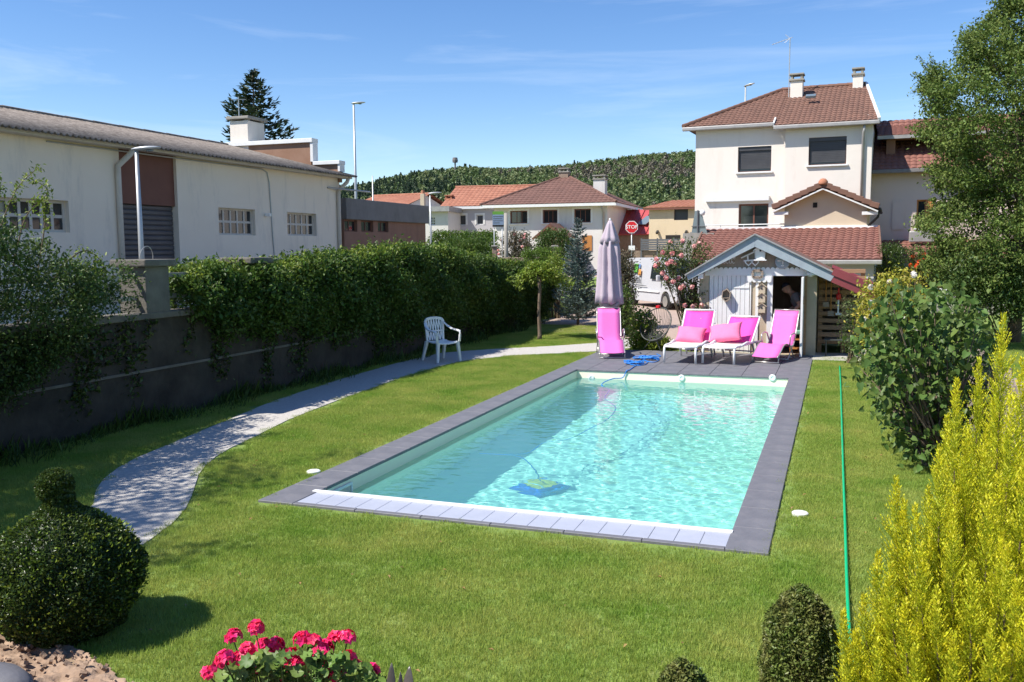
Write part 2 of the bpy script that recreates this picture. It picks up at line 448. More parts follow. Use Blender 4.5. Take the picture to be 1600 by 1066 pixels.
# ground: one sheet to the horizon with a hole for the pool
xs = [-2600,-900,-300,-120,-60,-30,-18,WALLX-0.24,WALLX-0.16,-7,PX0-0.02,PX1+0.02,0.6,1.6,3,6,12,25,60,140,400,2600]
ys = [-600,-60,-10,0,3,PY0-0.42,PY1+0.02,20,26,33,41,45,50,55,70,90,140,250,600,2600]
g = MB(); gi = {}
for i, x in enumerate(xs):
    for j, y in enumerate(ys):
        gi[i, j] = len(g.v); g.v.append((x, y, ground_z(x, y)))
hi, hj = xs.index(PX0-0.02), ys.index(PY0-0.42)
for i in range(len(xs)-1):
    for j in range(len(ys)-1):
        if i == hi and j == hj: continue
        g.f.append((gi[i,j], gi[i+1,j], gi[i+1,j+1], gi[i,j+1]))
def lawn_mat():
    m = mat('lawn', (0.140,0.220,0.036), 0.95, (0.200,0.270,0.055), 1.1, bump=0.6, bscale=60, dirt=(0.27,0.235,0.09), dscale=1.7)
    for n in m.node_tree.nodes:
        if n.type == 'MAPPING': n.inputs['Scale'].default_value = (1,1,1)
    return m
M['lawn'] = lawn_mat()
struct(g.build('ground', M['lawn']))

# road between wall and warehouse, cross road beyond, driveway under the van
rd = MB()
rd.quad((-17.2,-40,0.556),(WALLX-0.9,-40,0.556),(WALLX-0.9,40,0.556),(-17.2,40,0.556))
struct(rd.build('road', M['asphalt']))
cr = MB()
for (ya, yb) in ((41.2,45),(45,48)):
    cr.quad((-60,ya,ground_z(0,ya)+0.008),(30,ya,ground_z(0,ya)+0.008),(30,yb,ground_z(0,yb)+0.008),(-60,yb,ground_z(0,yb)+0.008))
struct(cr.build('cross_road', M['asphalt']))
yd = MB()
for (ya, yb) in ((50,55),(55,70),(70,88)):
    yd.quad((-45,ya,ground_z(0,ya)+0.008),(30,ya,ground_z(0,ya)+0.008),(30,yb,ground_z(0,yb)+0.008),(-45,yb,ground_z(0,yb)+0.008))
struct(yd.build('bounce_yard', M['drive']))  # hidden yard added to cut green bounce light on the far houses
dv = MB()
dv.slab([(-10.5,24.6),(-5.9,23.6),(-3.4,21.3),(-2.9,21.4),(-2.7,24),(-2.0,30),(1.5,31),(1.5,41),(-14,41)], -0.05, 0.012)
struct(dv.build('driveway', M['drive']))
kb = MB(); kb.box(WALLX-0.9, WALLX-0.25, -40, 27.5, 0.3, 0.66)
struct(kb.build('pavement', M['concrete']))

# path of pale gravel between wall and lawn
left_px = [(150,800),(143,778),(165,745),(200,722),(260,697),(330,668),(420,630),(520,597),(620,568),(690,552),(760,546.5),(860,541.5),(938,536),(985,527),(1035,512),(1070,497)]
right_px = [(222,853),(264,825),(295,790),(303,765),(313,735),(345,708),(400,682),(450,657),(520,629),(600,600),(660,580),(720,565),(800,556),(880,552.5),(938,549),(1000,543),(1060,535),(1100,510)]
lp = [P(*q) for q in left_px]; rp_ = [P(*q) for q in right_px]
lp = [Vector((-5.95,3.6,0)), Vector((-6.0,4.9,0))] + lp
rp_ = [Vector((-5.05,3.6,0)), Vector((-4.95,4.7,0))] + rp_
def resample(pts, n):
    d = [0]
    for a, b in zip(pts, pts[1:]): d.append(d[-1] + (b-a).length)
    out = []
    for k in range(n):
        t = d[-1]*k/(n-1); i = 0
        while i < len(d)-2 and d[i+1] < t: i += 1
        s = (t-d[i])/max(d[i+1]-d[i], 1e-6); out.append(pts[i].lerp(pts[i+1], min(s, 1)))
    return out
NP = 60
L_, R_ = resample(lp, NP), resample(rp_, NP)
pm = MB()
for a, b in zip(L_, R_):
    pm.v += [(a.x,a.y,0.010), (b.x,b.y,0.010), (a.x,a.y,-0.08), (b.x,b.y,-0.08)]
for k in range(NP-1):
    o = 4*k
    pm.f += [(o,o+1,o+5,o+4), (o+1,o+3,o+7,o+5), (o+2,o,o+4,o+6)]
struct(pm.build('path', M['path']))
path_poly = [(p.x,p.y) for p in L_] + [(p.x,p.y) for p in reversed(R_)]
def in_poly(x, y, poly):
    c = False; n = len(poly); j = n-1
    for i in range(n):
        xi, yi = poly[i]; xj, yj = poly[j]
        if (yi > y) != (yj > y) and x < (xj-xi)*(y-yi)/(yj-yi)+xi: c = not c
        j = i
    return c

# ---- pool basin
bz = -1.45
b = MB()
PB = PY0 - 0.38                                          # the basin runs on under the slatted cover box
b.quad((PX0,PB,bz),(PX1,PB,bz),(PX1,PY1,bz),(PX0,PY1,bz))
b.quad((PX0,PB,bz),(PX0,PY1,bz),(PX0,PY1,0.0),(PX0,PB,0.0))
b.quad((PX1,PB,bz),(PX1,PB,0.0),(PX1,PY1,0.0),(PX1,PY1,bz))
b.quad((PX0,PY1,bz),(PX1,PY1,bz),(PX1,PY1,0.0),(PX0,PY1,0.0))
b.quad((PX0,PB,bz),(PX0,PB,0.0),(PX1,PB,0.0),(PX1,PB,bz))
basin = struct(b.build('pool_basin', M['liner']))
# skimmer mouth in the left wall: frame and flap
sk_y = PX(530,752,PX0).y
sk = MB()
for (a0,a1,c0,c1) in ((sk_y-0.24,sk_y+0.24,-0.075,-0.045),(sk_y-0.24,sk_y+0.24,-0.345,-0.315),(sk_y-0.24,sk_y-0.21,-0.315,-0.075),(sk_y+0.21,sk_y+0.24,-0.315,-0.075)):
    sk.box(PX0+0.002, PX0+0.018, a0, a1, c0, c1)
sko = sk.build('skimmer', M['white_plastic'], basin, bevel=0.003)
fl = MB(); fl.box(PX0+0.001, PX0+0.008, sk_y-0.21, sk_y+0.21, -0.315, -0.075)
fl.build('flap', M['cream_frame'], sko)
for px in (924, 1065, 1207):                             # three round inlets on the far wall
    c = PY(px, 590.5, PY1)
    n = MB(); n.lathe([(0.0,0.0),(0.062,0.0),(0.062,0.010),(0.052,0.018),(0.030,0.020),(0.026,0.012),(0.0,0.012)], 20, cap=False)
    n.xform(Matrix.Translation((c.x, PY1-0.001, c.z)) @ Matrix.Rotation(R(90), 4, 'X'))
    n.build('inlet', M['white_plastic'], basin, smooth=False)

# ---- water: a gently rippled sheet
def water_mat():
    m = bpy.data.materials.new('pool water'); m.use_nodes = True
    N, L = m.node_tree.nodes, m.node_tree.links
    N.remove(N['Principled BSDF'])
    rf = N.new('ShaderNodeBsdfRefraction'); rf.inputs['IOR'].default_value = 1.33; rf.inputs['Roughness'].default_value = 0.0
    rf.inputs['Color'].default_value = (0.585,0.99,1.0,1)
    gs = N.new('ShaderNodeBsdfGlossy'); gs.inputs['Roughness'].default_value = 0.0
    fr = N.new('ShaderNodeFresnel'); fr.inputs['IOR'].default_value = 1.33
    mx = N.new('ShaderNodeMixShader')
    L.new(fr.outputs['Fac'], mx.inputs['Fac']); L.new(rf.outputs['BSDF'], mx.inputs[1]); L.new(gs.outputs['BSDF'], mx.inputs[2])
    df = N.new('ShaderNodeBsdfDiffuse'); df.inputs['Color'].default_value = (0.30,0.98,1.0,1)   # light scattered back by the water itself
    m2 = N.new('ShaderNodeMixShader'); m2.inputs['Fac'].default_value = 0.16
    L.new(rf.outputs['BSDF'], m2.inputs[1]); L.new(df.outputs['BSDF'], m2.inputs[2]); L.new(m2.outputs['Shader'], mx.inputs[1])
    L.new(mx.outputs['Shader'], N['Material Output'].inputs['Surface'])
    return m
nx, ny = 250, 600
X, Y = np.meshgrid(np.linspace(PX0-0.01, PX1+0.01, nx), np.linspace(PB-0.01, PY1+0.01, ny))
Z = np.zeros_like(X)
wr = np.random.default_rng(3)
for k in range(46):
    lam = 0.075*(1.9**(wr.random()*2.5)); th = wr.random()*2*np.pi
    amp = 0.00075*lam*(0.5+wr.random())
    Z += amp*np.sin((X*np.cos(th)+Y*np.sin(th))*2*np.pi/lam + wr.random()*6.28)
V = np.stack([X, Y, WZ+Z], -1).reshape(-1,3)
ii = (np.arange(ny-1)[:,None]*nx + np.arange(nx-1)[None,:]).ravel()
water = struct(np_mesh('water', V, np.stack([ii, ii+1, ii+nx+1, ii+nx], 1), water_mat(), smooth=True))
water.cycles.is_caustics_caster = True
basin.cycles.is_caustics_receiver = True
sun_d.cycles.is_caustics_light = True

# ---- paving: dark slabs one by one round the pool and on the terrace
terrace = thing('terrace', None, None); struct(terrace)
bed = MB()
for (a,b_,c,d) in ((CX0,PX0-0.004,CY0,TY1),(PX1+0.004,CX1,CY0,TY1),(PX0-0.004,PX1+0.004,PY1+0.004,TY1),(PX0-0.004,PX1+0.004,CY0,PB-0.004)):
    bed.box(a+0.01, b_-0.0, c+0.01, d-0.01, -0.30, 0.006)
bed.build('mortar_bed', M['concrete'], terrace)
slab_cache = {}
def slab(x0, x1, y0, y1):
    w, d = round(x1-x0-0.006, 3), round(y1-y0-0.006, 3)
    if (w,d) not in slab_cache:
        mb = MB(); c = 0.004
        mb.loft([[(-w/2,-d/2,-0.02),(w/2,-d/2,-0.02),(w/2,d/2,-0.02),(-w/2,d/2,-0.02)],
                 [(-w/2,-d/2,0.012-c),(w/2,-d/2,0.012-c),(w/2,d/2,0.012-c),(-w/2,d/2,0.012-c)],
                 [(-w/2+c,-d/2+c,0.012),(w/2-c,-d/2+c,0.012),(w/2-c,d/2-c,0.012),(-w/2+c,d/2-c,0.012)]])
        slab_cache[w,d] = mb.mesh('slab')
    o = shared('slab', slab_cache[w,d], M['slab'], terrace, ((x0+x1)/2, (y0+y1)/2, 0.012+rnd.uniform(-.001,.001)))
n_ = 16
for k in range(n_):
    a = CY0+0.0+(PY1-CY0)*k/n_; c = CY0+(PY1-CY0)*(k+1)/n_
    slab(CX0, PX0+0.015, a, c); slab(PX1-0.015, CX1, a, c)
for k in range(6):
    a = PX0+0.015+(PX1-PX0-0.03)*k/6
    slab(a, a+(PX1-PX0-0.03)/6, CY0, PB-0.012)
nxs, nys = 8, 6
for i in range(nxs):
    for j in range(nys):
        x0 = CX0+(CX1-CX0)*i/nxs; x1 = CX0+(CX1-CX0)*(i+1)/nxs
        y0 = PY1-0.015+(TY1-PY1+0.015)*j/nys; y1 = PY1-0.015+(TY1-PY1+0.015)*(j+1)/nys
        slab(x0, x1, y0, y1)

# ---- slatted lid over the roller cover at the near end, white nosing
lid = thing('pool_cover_box', 'pale blue slatted lid with white nosing at the end of the pool', 'pool cover', (0,0,0))
ns = 19
for k in range(ns):
    x0 = PX0+0.012+(PX1-PX0-0.024)*k/ns; x1 = PX0+0.012+(PX1-PX0-0.024)*(k+1)/ns
    mb = MB(); mb.box(x0+0.0015, x1-0.0015, PB+0.002, PY0-0.045, -0.012, 0.018)
    mb.build('slat', M['slat_blue'], lid, bevel=0.004)
mb = MB(); mb.box(PX0-0.035, PX1+0.002, PY0-0.042, PY0+0.012, -0.05, 0.034)
mb.build('nosing', M['white_plastic'], lid, bevel=0.006)

# ---- boundary wall on the left with piers and coping
wall = thing('boundary_wall', 'old stained concrete wall under the green hedge beside the path', 'wall', (WALLX,0,0))
mb = MB(); mb.box(-0.24, 0, -6, 26.9, 0, 1.42); mb.build('wall_body', M['old_shaded_wall'], wall)
y = -6.0
while y < 26.5:
    y2 = min(y+2.35, 26.9)
    mb = MB(); mb.box(-0.30, 0.05, y+0.006, y2-0.006, 1.42, 1.51); mb.build('coping_stone', M['pier'], wall, bevel=0.012)
    y = y2
for yy in (PX(245,487,WALLX).y, PX(402,440,WALLX).y, PX(700,420,WALLX).y, 4.6):
    mb = MB(); mb.box(-0.42, 0.04, yy-0.23, yy+0.23, 1.50, 2.14); pier = mb.build('pier', M['pier'], wall, bevel=0.01)
    mb = MB(); mb.box(-0.50, 0.12, yy-0.31, yy+0.31, 2.14, 2.24)
    mb.build('cap', M['pier'], pier, bevel=0.02)
fy0 = PX(245,487,WALLX).y
mb = MB(); mb.box(0.001, 0.022, -6, 26.9, 0.70, 0.735); mb.build('ledge', M['pier'], wall)
for (ya, yb) in ((4.9, fy0-0.24), (fy0+0.24, PX(402,440,WALLX).y-0.24)):
    for zz in (1.68, 1.98):
        mb = MB(); mb.box(-0.17, -0.12, ya, yb, zz, zz+0.06); mb.build('rail', M['zinc'], wall)
# wire loop on the nearest pier
mb = MB(); mb.tube([(-0.2+0.02*math.sin(t), fy0+0.02+0.13*math.cos(t)+0.05, 2.24+0.18*abs(math.sin(t))) for t in [math.pi*k/12 for k in range(13)]], 0.007, 5)
mb.build('wire_loop', M['zinc'], wall)

# ---- dry soil bed and stone edging in the near left corner
so = MB()
poly = [P(-120,985),P(20,990),P(95,1006),P(145,1040),P(190,1068),P(260,1120),P(260,1300),P(-120,1300)]
cen = sum(poly, Vector())/len(poly)
gx0, gx1 = min(p.x for p in poly), max(p.x for p in poly); gy0, gy1 = min(p.y for p in poly), max(p.y for p in poly)
kx, ky = 150, 150
pl2 = [(p.x,p.y) for p in poly]
sr = np.random.default_rng(8)
hgt = sr.random((ky+1,kx+1))
for _ in range(2): hgt = (hgt+np.roll(hgt,1,0)+np.roll(hgt,1,1)+np.roll(hgt,(1,1),(0,1)))/4
big = sr.random((ky+1,kx+1))
for _ in range(9): big = (big+np.roll(big,1,0)+np.roll(big,-1,0)+np.roll(big,1,1)+np.roll(big,-1,1))/5
so.v = [(gx0+(gx1-gx0)*i/kx, gy0+(gy1-gy0)*j/ky, 0.018+0.055*(hgt[j,i]-0.5)+0.25*(big[j,i]-0.5)+0.02) for j in range(ky+1) for i in range(kx+1)]
for j in range(ky):
    for i in range(kx):
        if in_poly(gx0+(gx1-gx0)*(i+.5)/kx, gy0+(gy1-gy0)*(j+.5)/ky, pl2): so.f.append((j*(kx+1)+i, j*(kx+1)+i+1, (j+1)*(kx+1)+i+1, (j+1)*(kx+1)+i))
struct(so.build('flower_bed', M['soil'], smooth=True))
soil_poly = [(p.x,p.y) for p in poly]
cl = MB()
for k in range(260):
    q = P(rnd.uniform(-40,300), rnd.uniform(1000,1110))
    if not in_poly(q.x, q.y, soil_poly): continue
    s = rnd.uniform(0.008, 0.026)
    cl.obox((q.x,q.y,0.055+s*0.3), (s*1.5,s,s*0.8), rnd.random()*3, rnd.random(), rnd.random())
tag(cl.build('soil_clods', M['soil']), 'small dry clods lying on the bare flower bed', None, kind='stuff')
st = MB()
c0 = P(-8, 1098)
pts = [(math.cos(t)*0.22*(1+0.12*math.sin(3*t+1)), math.sin(t)*0.16*(1+0.1*math.cos(2*t))) for t in [k*2*math.pi/18 for k in range(18)]]
st.loft([[(c0.x+x*s, c0.y+y*s, z) for x, y in pts] for s, z in ((0.98,0.0),(1.0,0.07),(0.93,0.13),(0.72,0.17),(0.35,0.185),(0.02,0.19))], cap=False)
tag(st.build('edging_stone', M['slab'], smooth=True), 'smooth dark grey rounded stone at the edge of the bare soil', 'stone')

# ---- terrace the viewer stands on: low plinth below the frame that carries the flower box
tp = MB(); tp.box(-5, 5, -5, 2.84, 0, 0.72); tp.xform(Matrix.Rotation(YAW, 4, 'Z'))
struct(tp.build('viewing_terrace', M['concrete']))

# ---- grass blades over the lawn (stuff)
def grass():
    r = np.random.default_rng(5)
    def patch(name, n, size, h0, h1, w):
        p = (r.random((n,2))-0.5)*size
        th = r.random(n)*2*np.pi; h = h0+(h1-h0)*r.random(n)**1.3
        lean = 0.75*h*r.random(n); la = r.random(n)*2*np.pi
        bx = np.stack([np.cos(th)*w/2, np.sin(th)*w/2, np.zeros(n)], 1)
        base = np.stack([p[:,0], p[:,1], np.zeros(n)-0.003], 1)
        tip = base + np.stack([np.cos(la)*lean, np.sin(la)*lean, h], 1)
        V = np.stack([base-bx, base+bx, tip], 1).reshape(-1,3)
        o = np_mesh(name, V, np.arange(3*n).reshape(-1,3), M['grass_blade'])
        COL.objects.unlink(o)
        return o
    M['grass_blade'] = leafmat('grass blade', (0.225,0.365,0.050), (0.44,0.48,0.12), island=0.30, trans=0.40, scale=1.3, rough=0.55, spec=0.3, world=True)
    pr = patch('grass_tuft', 620, 0.30, 0.018, 0.042, 0.0045)
    pts = []
    s = 0.165
    for i in range(int(14.5/s)):
        for j in range(int(24/s)):
            x = -9.0+i*s+r.uniform(-.05,.05); y = 2.4+j*s+r.uniform(-.05,.05)
            mgn = 0.105
            if CX0-mgn < x < CX1+mgn and CY0-mgn < y < TY1+mgn: continue
            if x < WALLX+0.1: continue
            if any(in_poly(x+dx, y+dy, path_poly) for dx, dy in ((0,0),(.09,0),(-.09,0),(0,.09),(0,-.09))): continue
            if in_poly(x, y, soil_poly) and r.random() < 0.94: continue
            if y > 20.0 and -5.5 < x < 0.8: continue
            # keep what the view can hold
            v = Vector((x,y,0))-CAM; d = v.dot(FW)
            if d < 2: continue
            if abs(v.dot(RT)/d) > 0.95: continue
            pts.append((x, y, 0.0))
    me = bpy.data.meshes.new('grass'); me.from_pydata(pts, [], []); me.update()
    o = bpy.data.objects.new('grass', me); COL.objects.link(o)
    tag(o, 'short mown lawn grass round the pool', None, kind='stuff')
    ng = bpy.data.node_groups.new('scatter grass', 'GeometryNodeTree')
    ng.interface.new_socket('Geometry', in_out='INPUT', socket_type='NodeSocketGeometry')
    ng.interface.new_socket('Geometry', in_out='OUTPUT', socket_type='NodeSocketGeometry')
    N, L = ng.nodes, ng.links
    gi_, go = N.new('NodeGroupInput'), N.new('NodeGroupOutput')
    ip = N.new('GeometryNodeInstanceOnPoints'); oi = N.new('GeometryNodeObjectInfo'); oi.inputs['Object'].default_value = pr
    rv = N.new('FunctionNodeRandomValue'); rv.data_type = 'FLOAT_VECTOR'; rv.inputs['Max'].default_value = (0,0,6.283)
    rs = N.new('FunctionNodeRandomValue'); rs.data_type = 'FLOAT'
    rs.inputs[2].default_value = 0.8; rs.inputs[3].default_value = 1.25
    L.new(gi_.outputs[0], ip.inputs['Points']); L.new(oi.outputs['Geometry'], ip.inputs['Instance'])
    L.new(rv.outputs[0], ip.inputs['Rotation']); L.new(rs.outputs[1], ip.inputs['Scale'])
    L.new(ip.outputs['Instances'], go.inputs[0])
    md = o.modifiers.new('scatter', 'NODES'); md.node_group = ng
grass()

# ---- wooded hill far behind
def hill_z(X, Y):
    # in view terms: depth d, bearing b
    d = X*FW.x+Y*FW.y; l = X*RT.x+Y*RT.y
    t = np.clip((d-190)/560, 0, 1); t = t*t*(3-2*t)
    bx = l/np.maximum(d, 1)
    crest = np.interp(bx, [-0.9,-0.45,-0.26,-0.17,-0.13,-0.09,-0.05,0.0,0.05,0.10,0.15,0.20,0.35,0.6,0.9],
                          [22,28,38,44,51,56,59,57,58,61,64.5,67,67,60,45])
    return 0.5+t*crest + 2.2*np.sin(X*0.021+1)*np.sin(Y*0.017)*t
hn = 70
LL = np.linspace(-900, 800, hn); DD = np.linspace(190, 1250, 50)
Lg, Dg = np.meshgrid(LL, DD)
fx, fy = -math.sin(YAW), math.cos(YAW); rx, ry = math.cos(YAW), math.sin(YAW)
Xg = Dg*fx+Lg*rx; Yg = Dg*fy+Lg*ry
V = np.stack([Xg, Yg, hill_z(Xg, Yg)+(Dg < 200)*-4.0], -1).reshape(-1,3)
ii = (np.arange(49)[:,None]*hn + np.arange(hn-1)[None,:]).ravel()
M['hill'] = mat('hill floor', (0.045,0.065,0.025), 0.95, (0.065,0.085,0.035), 0.05)
struct(np_mesh('hill', V, np.stack([ii, ii+1, ii+hn+1, ii+hn], 1), M['hill'], smooth=True))
def forest():
    r = np.random.default_rng(9)
    protos = []
    mats = [leafmat('wood leaf a', (0.115,0.175,0.060), (0.165,0.220,0.080), island=0.14, trans=0.2, scale=0.05),
            leafmat('wood leaf b', (0.150,0.195,0.070), (0.210,0.240,0.105), island=0.14, trans=0.2, scale=0.05),
            leafmat('wood leaf c', (0.060,0.100,0.055), (0.085,0.130,0.070), island=0.25, trans=0.1, scale=0.05),
            leafmat('wood leaf d', (0.17,0.155,0.11), (0.20,0.18,0.13), island=0.25, trans=0.1, scale=0.05)]
    for kind in range(4):
        n = 430
        if kind == 2:                                    # pointed conifer
            h = r.random(n)**0.8; a = r.random(n)*6.283; rad = (1-h)*2.6+0.25
            c = np.stack([np.cos(a)*rad*np.sqrt(r.random(n)), np.sin(a)*rad*np.sqrt(r.random(n)), 1.5+h*13], 1)
        else:
            v = r.normal(size=(n,3)); v /= np.linalg.norm(v,axis=1)[:,None]
            lob = 1+0.28*np.sin(v[:,0]*4+kind*2)+0.22*np.sin(v[:,1]*5+1)+0.15*np.sin(v[:,2]*6)
            c = v*(0.62+0.38*r.random((n,1)))*lob[:,None]*np.array([3.5,3.5,4.4]); c[:,2] += 7.6
        d = r.normal(size=(n,3)); d /= np.linalg.norm(d,axis=1)[:,None]
        e = np.cross(d, r.normal(size=(n,3))); e /= np.linalg.norm(e,axis=1)[:,None]
        s = (0.5+0.6*r.random((n,1)))*(0.75 if kind == 2 else 1.0)
        V = np.stack([c-d*s-e*s*0.5, c+d*s*0.2-e*s*0.9, c+d*s+e*s*0.3, c-d*s*0.1+e*s*0.9], 1).reshape(-1,3)
        o = np_mesh('wood_tree', V, np.arange(4*n).reshape(-1,4), mats[kind]); COL.objects.unlink(o)
        protos.append(o)
    n = 26000
    L0 = r.uniform(-0.42, 0.42, n); D0 = 290+ (900-290)*r.random(n)**0.8
    lat = L0*D0
    X = D0*fx+lat*rx; Y = D0*fy+lat*ry; Z = hill_z(X, Y)
    rowan = np.sin(X*0.018+0.7*np.sin(Y*0.013))+0.8*np.sin(Y*0.023+X*0.009)+r.normal(size=n)*0.55
    kinds = np.where(rowan > 1.25, 2, np.where(rowan < -1.5, 3, np.where(r.random(n) < 0.5, 0, 1)))
    kinds = np.where(r.random(n) < 0.05, 2, kinds)
    for k in range(4):
        idx = np.where(kinds == k)[0]
        me = bpy.data.meshes.new('forest'); me.from_pydata([(X[i],Y[i],Z[i]) for i in idx], [], []); me.update()
        o = bpy.data.objects.new('forest', me); COL.objects.link(o)
        tag(o, ['mid green broadleaf trees of the wooded hill','pale green broadleaf trees of the wooded hill','dark conifers dotted over the wooded hill','dry brownish trees of the wooded hill'][k], None, kind='stuff')
        ng = bpy.data.node_groups.new('scatter wood', 'GeometryNodeTree')
        ng.interface.new_socket('Geometry', in_out='INPUT', socket_type='NodeSocketGeometry')
        ng.interface.new_socket('Geometry', in_out='OUTPUT', socket_type='NodeSocketGeometry')
        N, L = ng.nodes, ng.links
        a, z = N.new('NodeGroupInput'), N.new('NodeGroupOutput')
        ip = N.new('GeometryNodeInstanceOnPoints'); oi = N.new('GeometryNodeObjectInfo'); oi.inputs['Object'].default_value = protos[k]
        rv = N.new('FunctionNodeRandomValue'); rv.data_type = 'FLOAT_VECTOR'; rv.inputs['Max'].default_value = (0,0,6.283)
        rs = N.new('FunctionNodeRandomValue'); rs.data_type = 'FLOAT'; rs.inputs[2].default_value = 0.24; rs.inputs[3].default_value = 0.68
        L.new(a.outputs[0], ip.inputs['Points']); L.new(oi.outputs['Geometry'], ip.inputs['Instance'])
        L.new(rv.outputs[0], ip.inputs['Rotation']); L.new(rs.outputs[1], ip.inputs['Scale']); L.new(ip.outputs['Instances'], z.inputs[0])
        md = o.modifiers.new('scatter', 'NODES'); md.node_group = ng
forest()
# ================================================================ BUILDINGS
def tiled(name, mat_, parent, o, u, v, poly, tw=0.22, th=0.33, hgt=0.035, step=0.022, nu=4):
    """roof plane as real tiles: o origin, u along the eave, v up the slope, poly in (u,v) metres"""
    o, u, v = Vector(o), Vector(u).normalized(), Vector(v).normalized()
    n = u.cross(v).normalized()
    us = [p[0] for p in poly]; vs = [p[1] for p in poly]
    u0, u1, v0, v1 = min(us), max(us), min(vs), max(vs)
    ku, kv = max(1, round((u1-u0)/tw)), max(1, round((v1-v0)/th))
    du, dv = (u1-u0)/ku/nu, (v1-v0)/kv
    # row bounds of the polygon at a height
    def span(vv):
        xs_ = []
        for (a, b_), (c, d) in zip(poly, poly[1:]+poly[:1]):
            if (b_ <= vv < d) or (d <= vv < b_): xs_.append(a+(c-a)*(vv-b_)/(d-b_))
        return (min(xs_), max(xs_)) if len(xs_) >= 2 else None
    mb = MB()
    for j in range(kv):
        va, vb = v0+dv*j, v0+dv*(j+1)
        s0, s1 = span(va+1e-4), span(vb-1e-4)
        if not s0 or not s1: continue
        m = ku*nu
        lo, hi_ = [], []
        for i in range(m+1):
            uu = u0+du*i
            prof = hgt*abs(math.sin(math.pi*i/nu+ (math.pi/2 if j % 2 == 0 and False else 0)))
            ua = min(max(uu, s0[0]), s0[1]); ub = min(max(uu, s1[0]), s1[1])
            lo.append(o+u*ua+v*va+n*(prof+step)); hi_.append(o+u*ub+v*(vb+0.02)+n*prof)
        base = len(mb.v)
        mb.v += [tuple(p) for p in lo]+[tuple(p) for p in hi_]
        foot = [o+u*min(max(u0+du*i, s0[0]), s0[1])+v*va-n*0.02 for i in range(m+1)]
        mb.v += [tuple(p) for p in foot]
        for i in range(m):
            if (lo[i]-lo[i+1]).length < 1e-5 and (hi_[i]-hi_[i+1]).length < 1e-5: continue
            mb.f.append((base+i, base+i+1, base+m+2+i, base+m+1+i))
            mb.f.append((base+2*m+2+i, base+2*m+3+i, base+i+1, base+i))
    ob = mb.build(name, mat_, parent)
    return ob
def ridge_tiles(name, mat_, parent, a, b, r=0.09, L=0.38):
    a, b = Vector(a), Vector(b); n = max(1, int((b-a).length/L))
    mb = MB()
    for k in range(n):
        p, q = a.lerp(b, k/n), a.lerp(b, (k+1)/n)
        mb.tube([p, q+(b-a).normalized()*0.03], [r, r*0.86], 8)
    return mb.build(name, mat_, parent)
def win(parent, r, y=0.0, cols=2, rows=1, frame=None, pane=None, fw=0.05, bar=0.04, inset=0.10, sill=None, surround=None, name='window'):
    """window in an opening r=(x0,x1,z0,z1); frame mesh, one pane mesh per light, sill"""
    x0, x1, z0, z1 = r
    frame = frame or M['white_paint']; pane = pane or M['glass']
    mb = MB()
    ya, yb = y+inset, y+inset+0.06
    mb.box(x0, x1, ya, yb, z0, z0+fw); mb.box(x0, x1, ya, yb, z1-fw, z1)
    mb.box(x0, x0+fw, ya, yb, z0+fw, z1-fw); mb.box(x1-fw, x1, ya, yb, z0+fw, z1-fw)
    ix0, ix1, iz0, iz1 = x0+fw, x1-fw, z0+fw, z1-fw
    for c in range(1, cols):
        xc = ix0+(ix1-ix0)*c/cols; mb.box(xc-bar/2, xc+bar/2, ya+0.004, yb-0.004, iz0, iz1)
    for q in range(1, rows):
        zc = iz0+(iz1-iz0)*q/rows
        for c in range(cols):
            a = ix0+(ix1-ix0)*c/cols+(bar/2 if c else 0); e = ix0+(ix1-ix0)*(c+1)/cols-(bar/2 if c < cols-1 else 0)
            mb.box(a, e, ya+0.006, yb-0.006, zc-bar/2, zc+bar/2)
    w = mb.build(name, frame, parent)
    for c in range(cols):
        for q in range(rows):
            a = ix0+(ix1-ix0)*c/cols; e = ix0+(ix1-ix0)*(c+1)/cols; f_ = iz0+(iz1-iz0)*q/rows; h = iz0+(iz1-iz0)*(q+1)/rows
            g_ = MB(); g_.box(a+0.003, e-0.003, ya+0.025, ya+0.035, f_+0.003, h-0.003); g_.build('pane', pane, w)
    if sill:
        g_ = MB(); g_.box(x0-0.08, x1+0.08, y-0.09, y+inset, z0-0.07, z0-0.002); g_.build('sill', sill, w, bevel=0.008)
    if surround:
        g_ = MB(); t = 0.13
        g_.box(x0-t, x0-0.002, y-0.025, y+0.02, z0, z1+t); g_.box(x1+0.002, x1+t, y-0.025, y+0.02, z0, z1+t); g_.box(x0-0.002, x1+0.002, y-0.024, y+0.02, z1+0.002, z1+t)
        g_.build('surround', surround, w)
    return w
def gutter(parent, a, b, r=0.07, mat_=None, name='gutter'):
    mb = MB(); mb.tube([a, b], r, 10); return mb.build(name, mat_ or M['zinc'], parent, smooth=True)
def pipe(parent, pts, r=0.045, mat_=None, name='downpipe'):
    mb = MB(); mb.tube(pts, r, 10); return mb.build(name, mat_ or M['zinc'], parent, smooth=True)
def chimney(parent, x0, x1, y0, y1, z0, z1, mat_, cap, name='chimney'):
    mb = MB(); mb.box(x0, x1, y0, y1, z0, z1); c = mb.build(name, mat_, parent, bevel=0.01)
    k = MB(); k.box(x0-0.06, x1+0.06, y0-0.06, y1+0.06, z1+0.001, z1+0.08)
    for sx in (x0+0.05, x1-0.05):
        for sy in (y0+0.05, y1-0.05): k.box(sx-0.05, sx+0.05, sy-0.05, sy+0.05, z1+0.08, z1+0.26)
    k.box(x0-0.05, x1+0.05, y0-0.05, y1+0.05, z1+0.26, z1+0.33)
    k.build('cowl', cap, c, bevel=0.008)
    return c

# ---------------- warehouse on the left (its wall faces +x, plane x = -18)
WX, WY1, WE = -18.0, 30.4, 5.22
wh = thing('warehouse', 'long pale warehouse with corrugated roof and small gridded windows', 'warehouse', (WX, 0, 0), R(90))
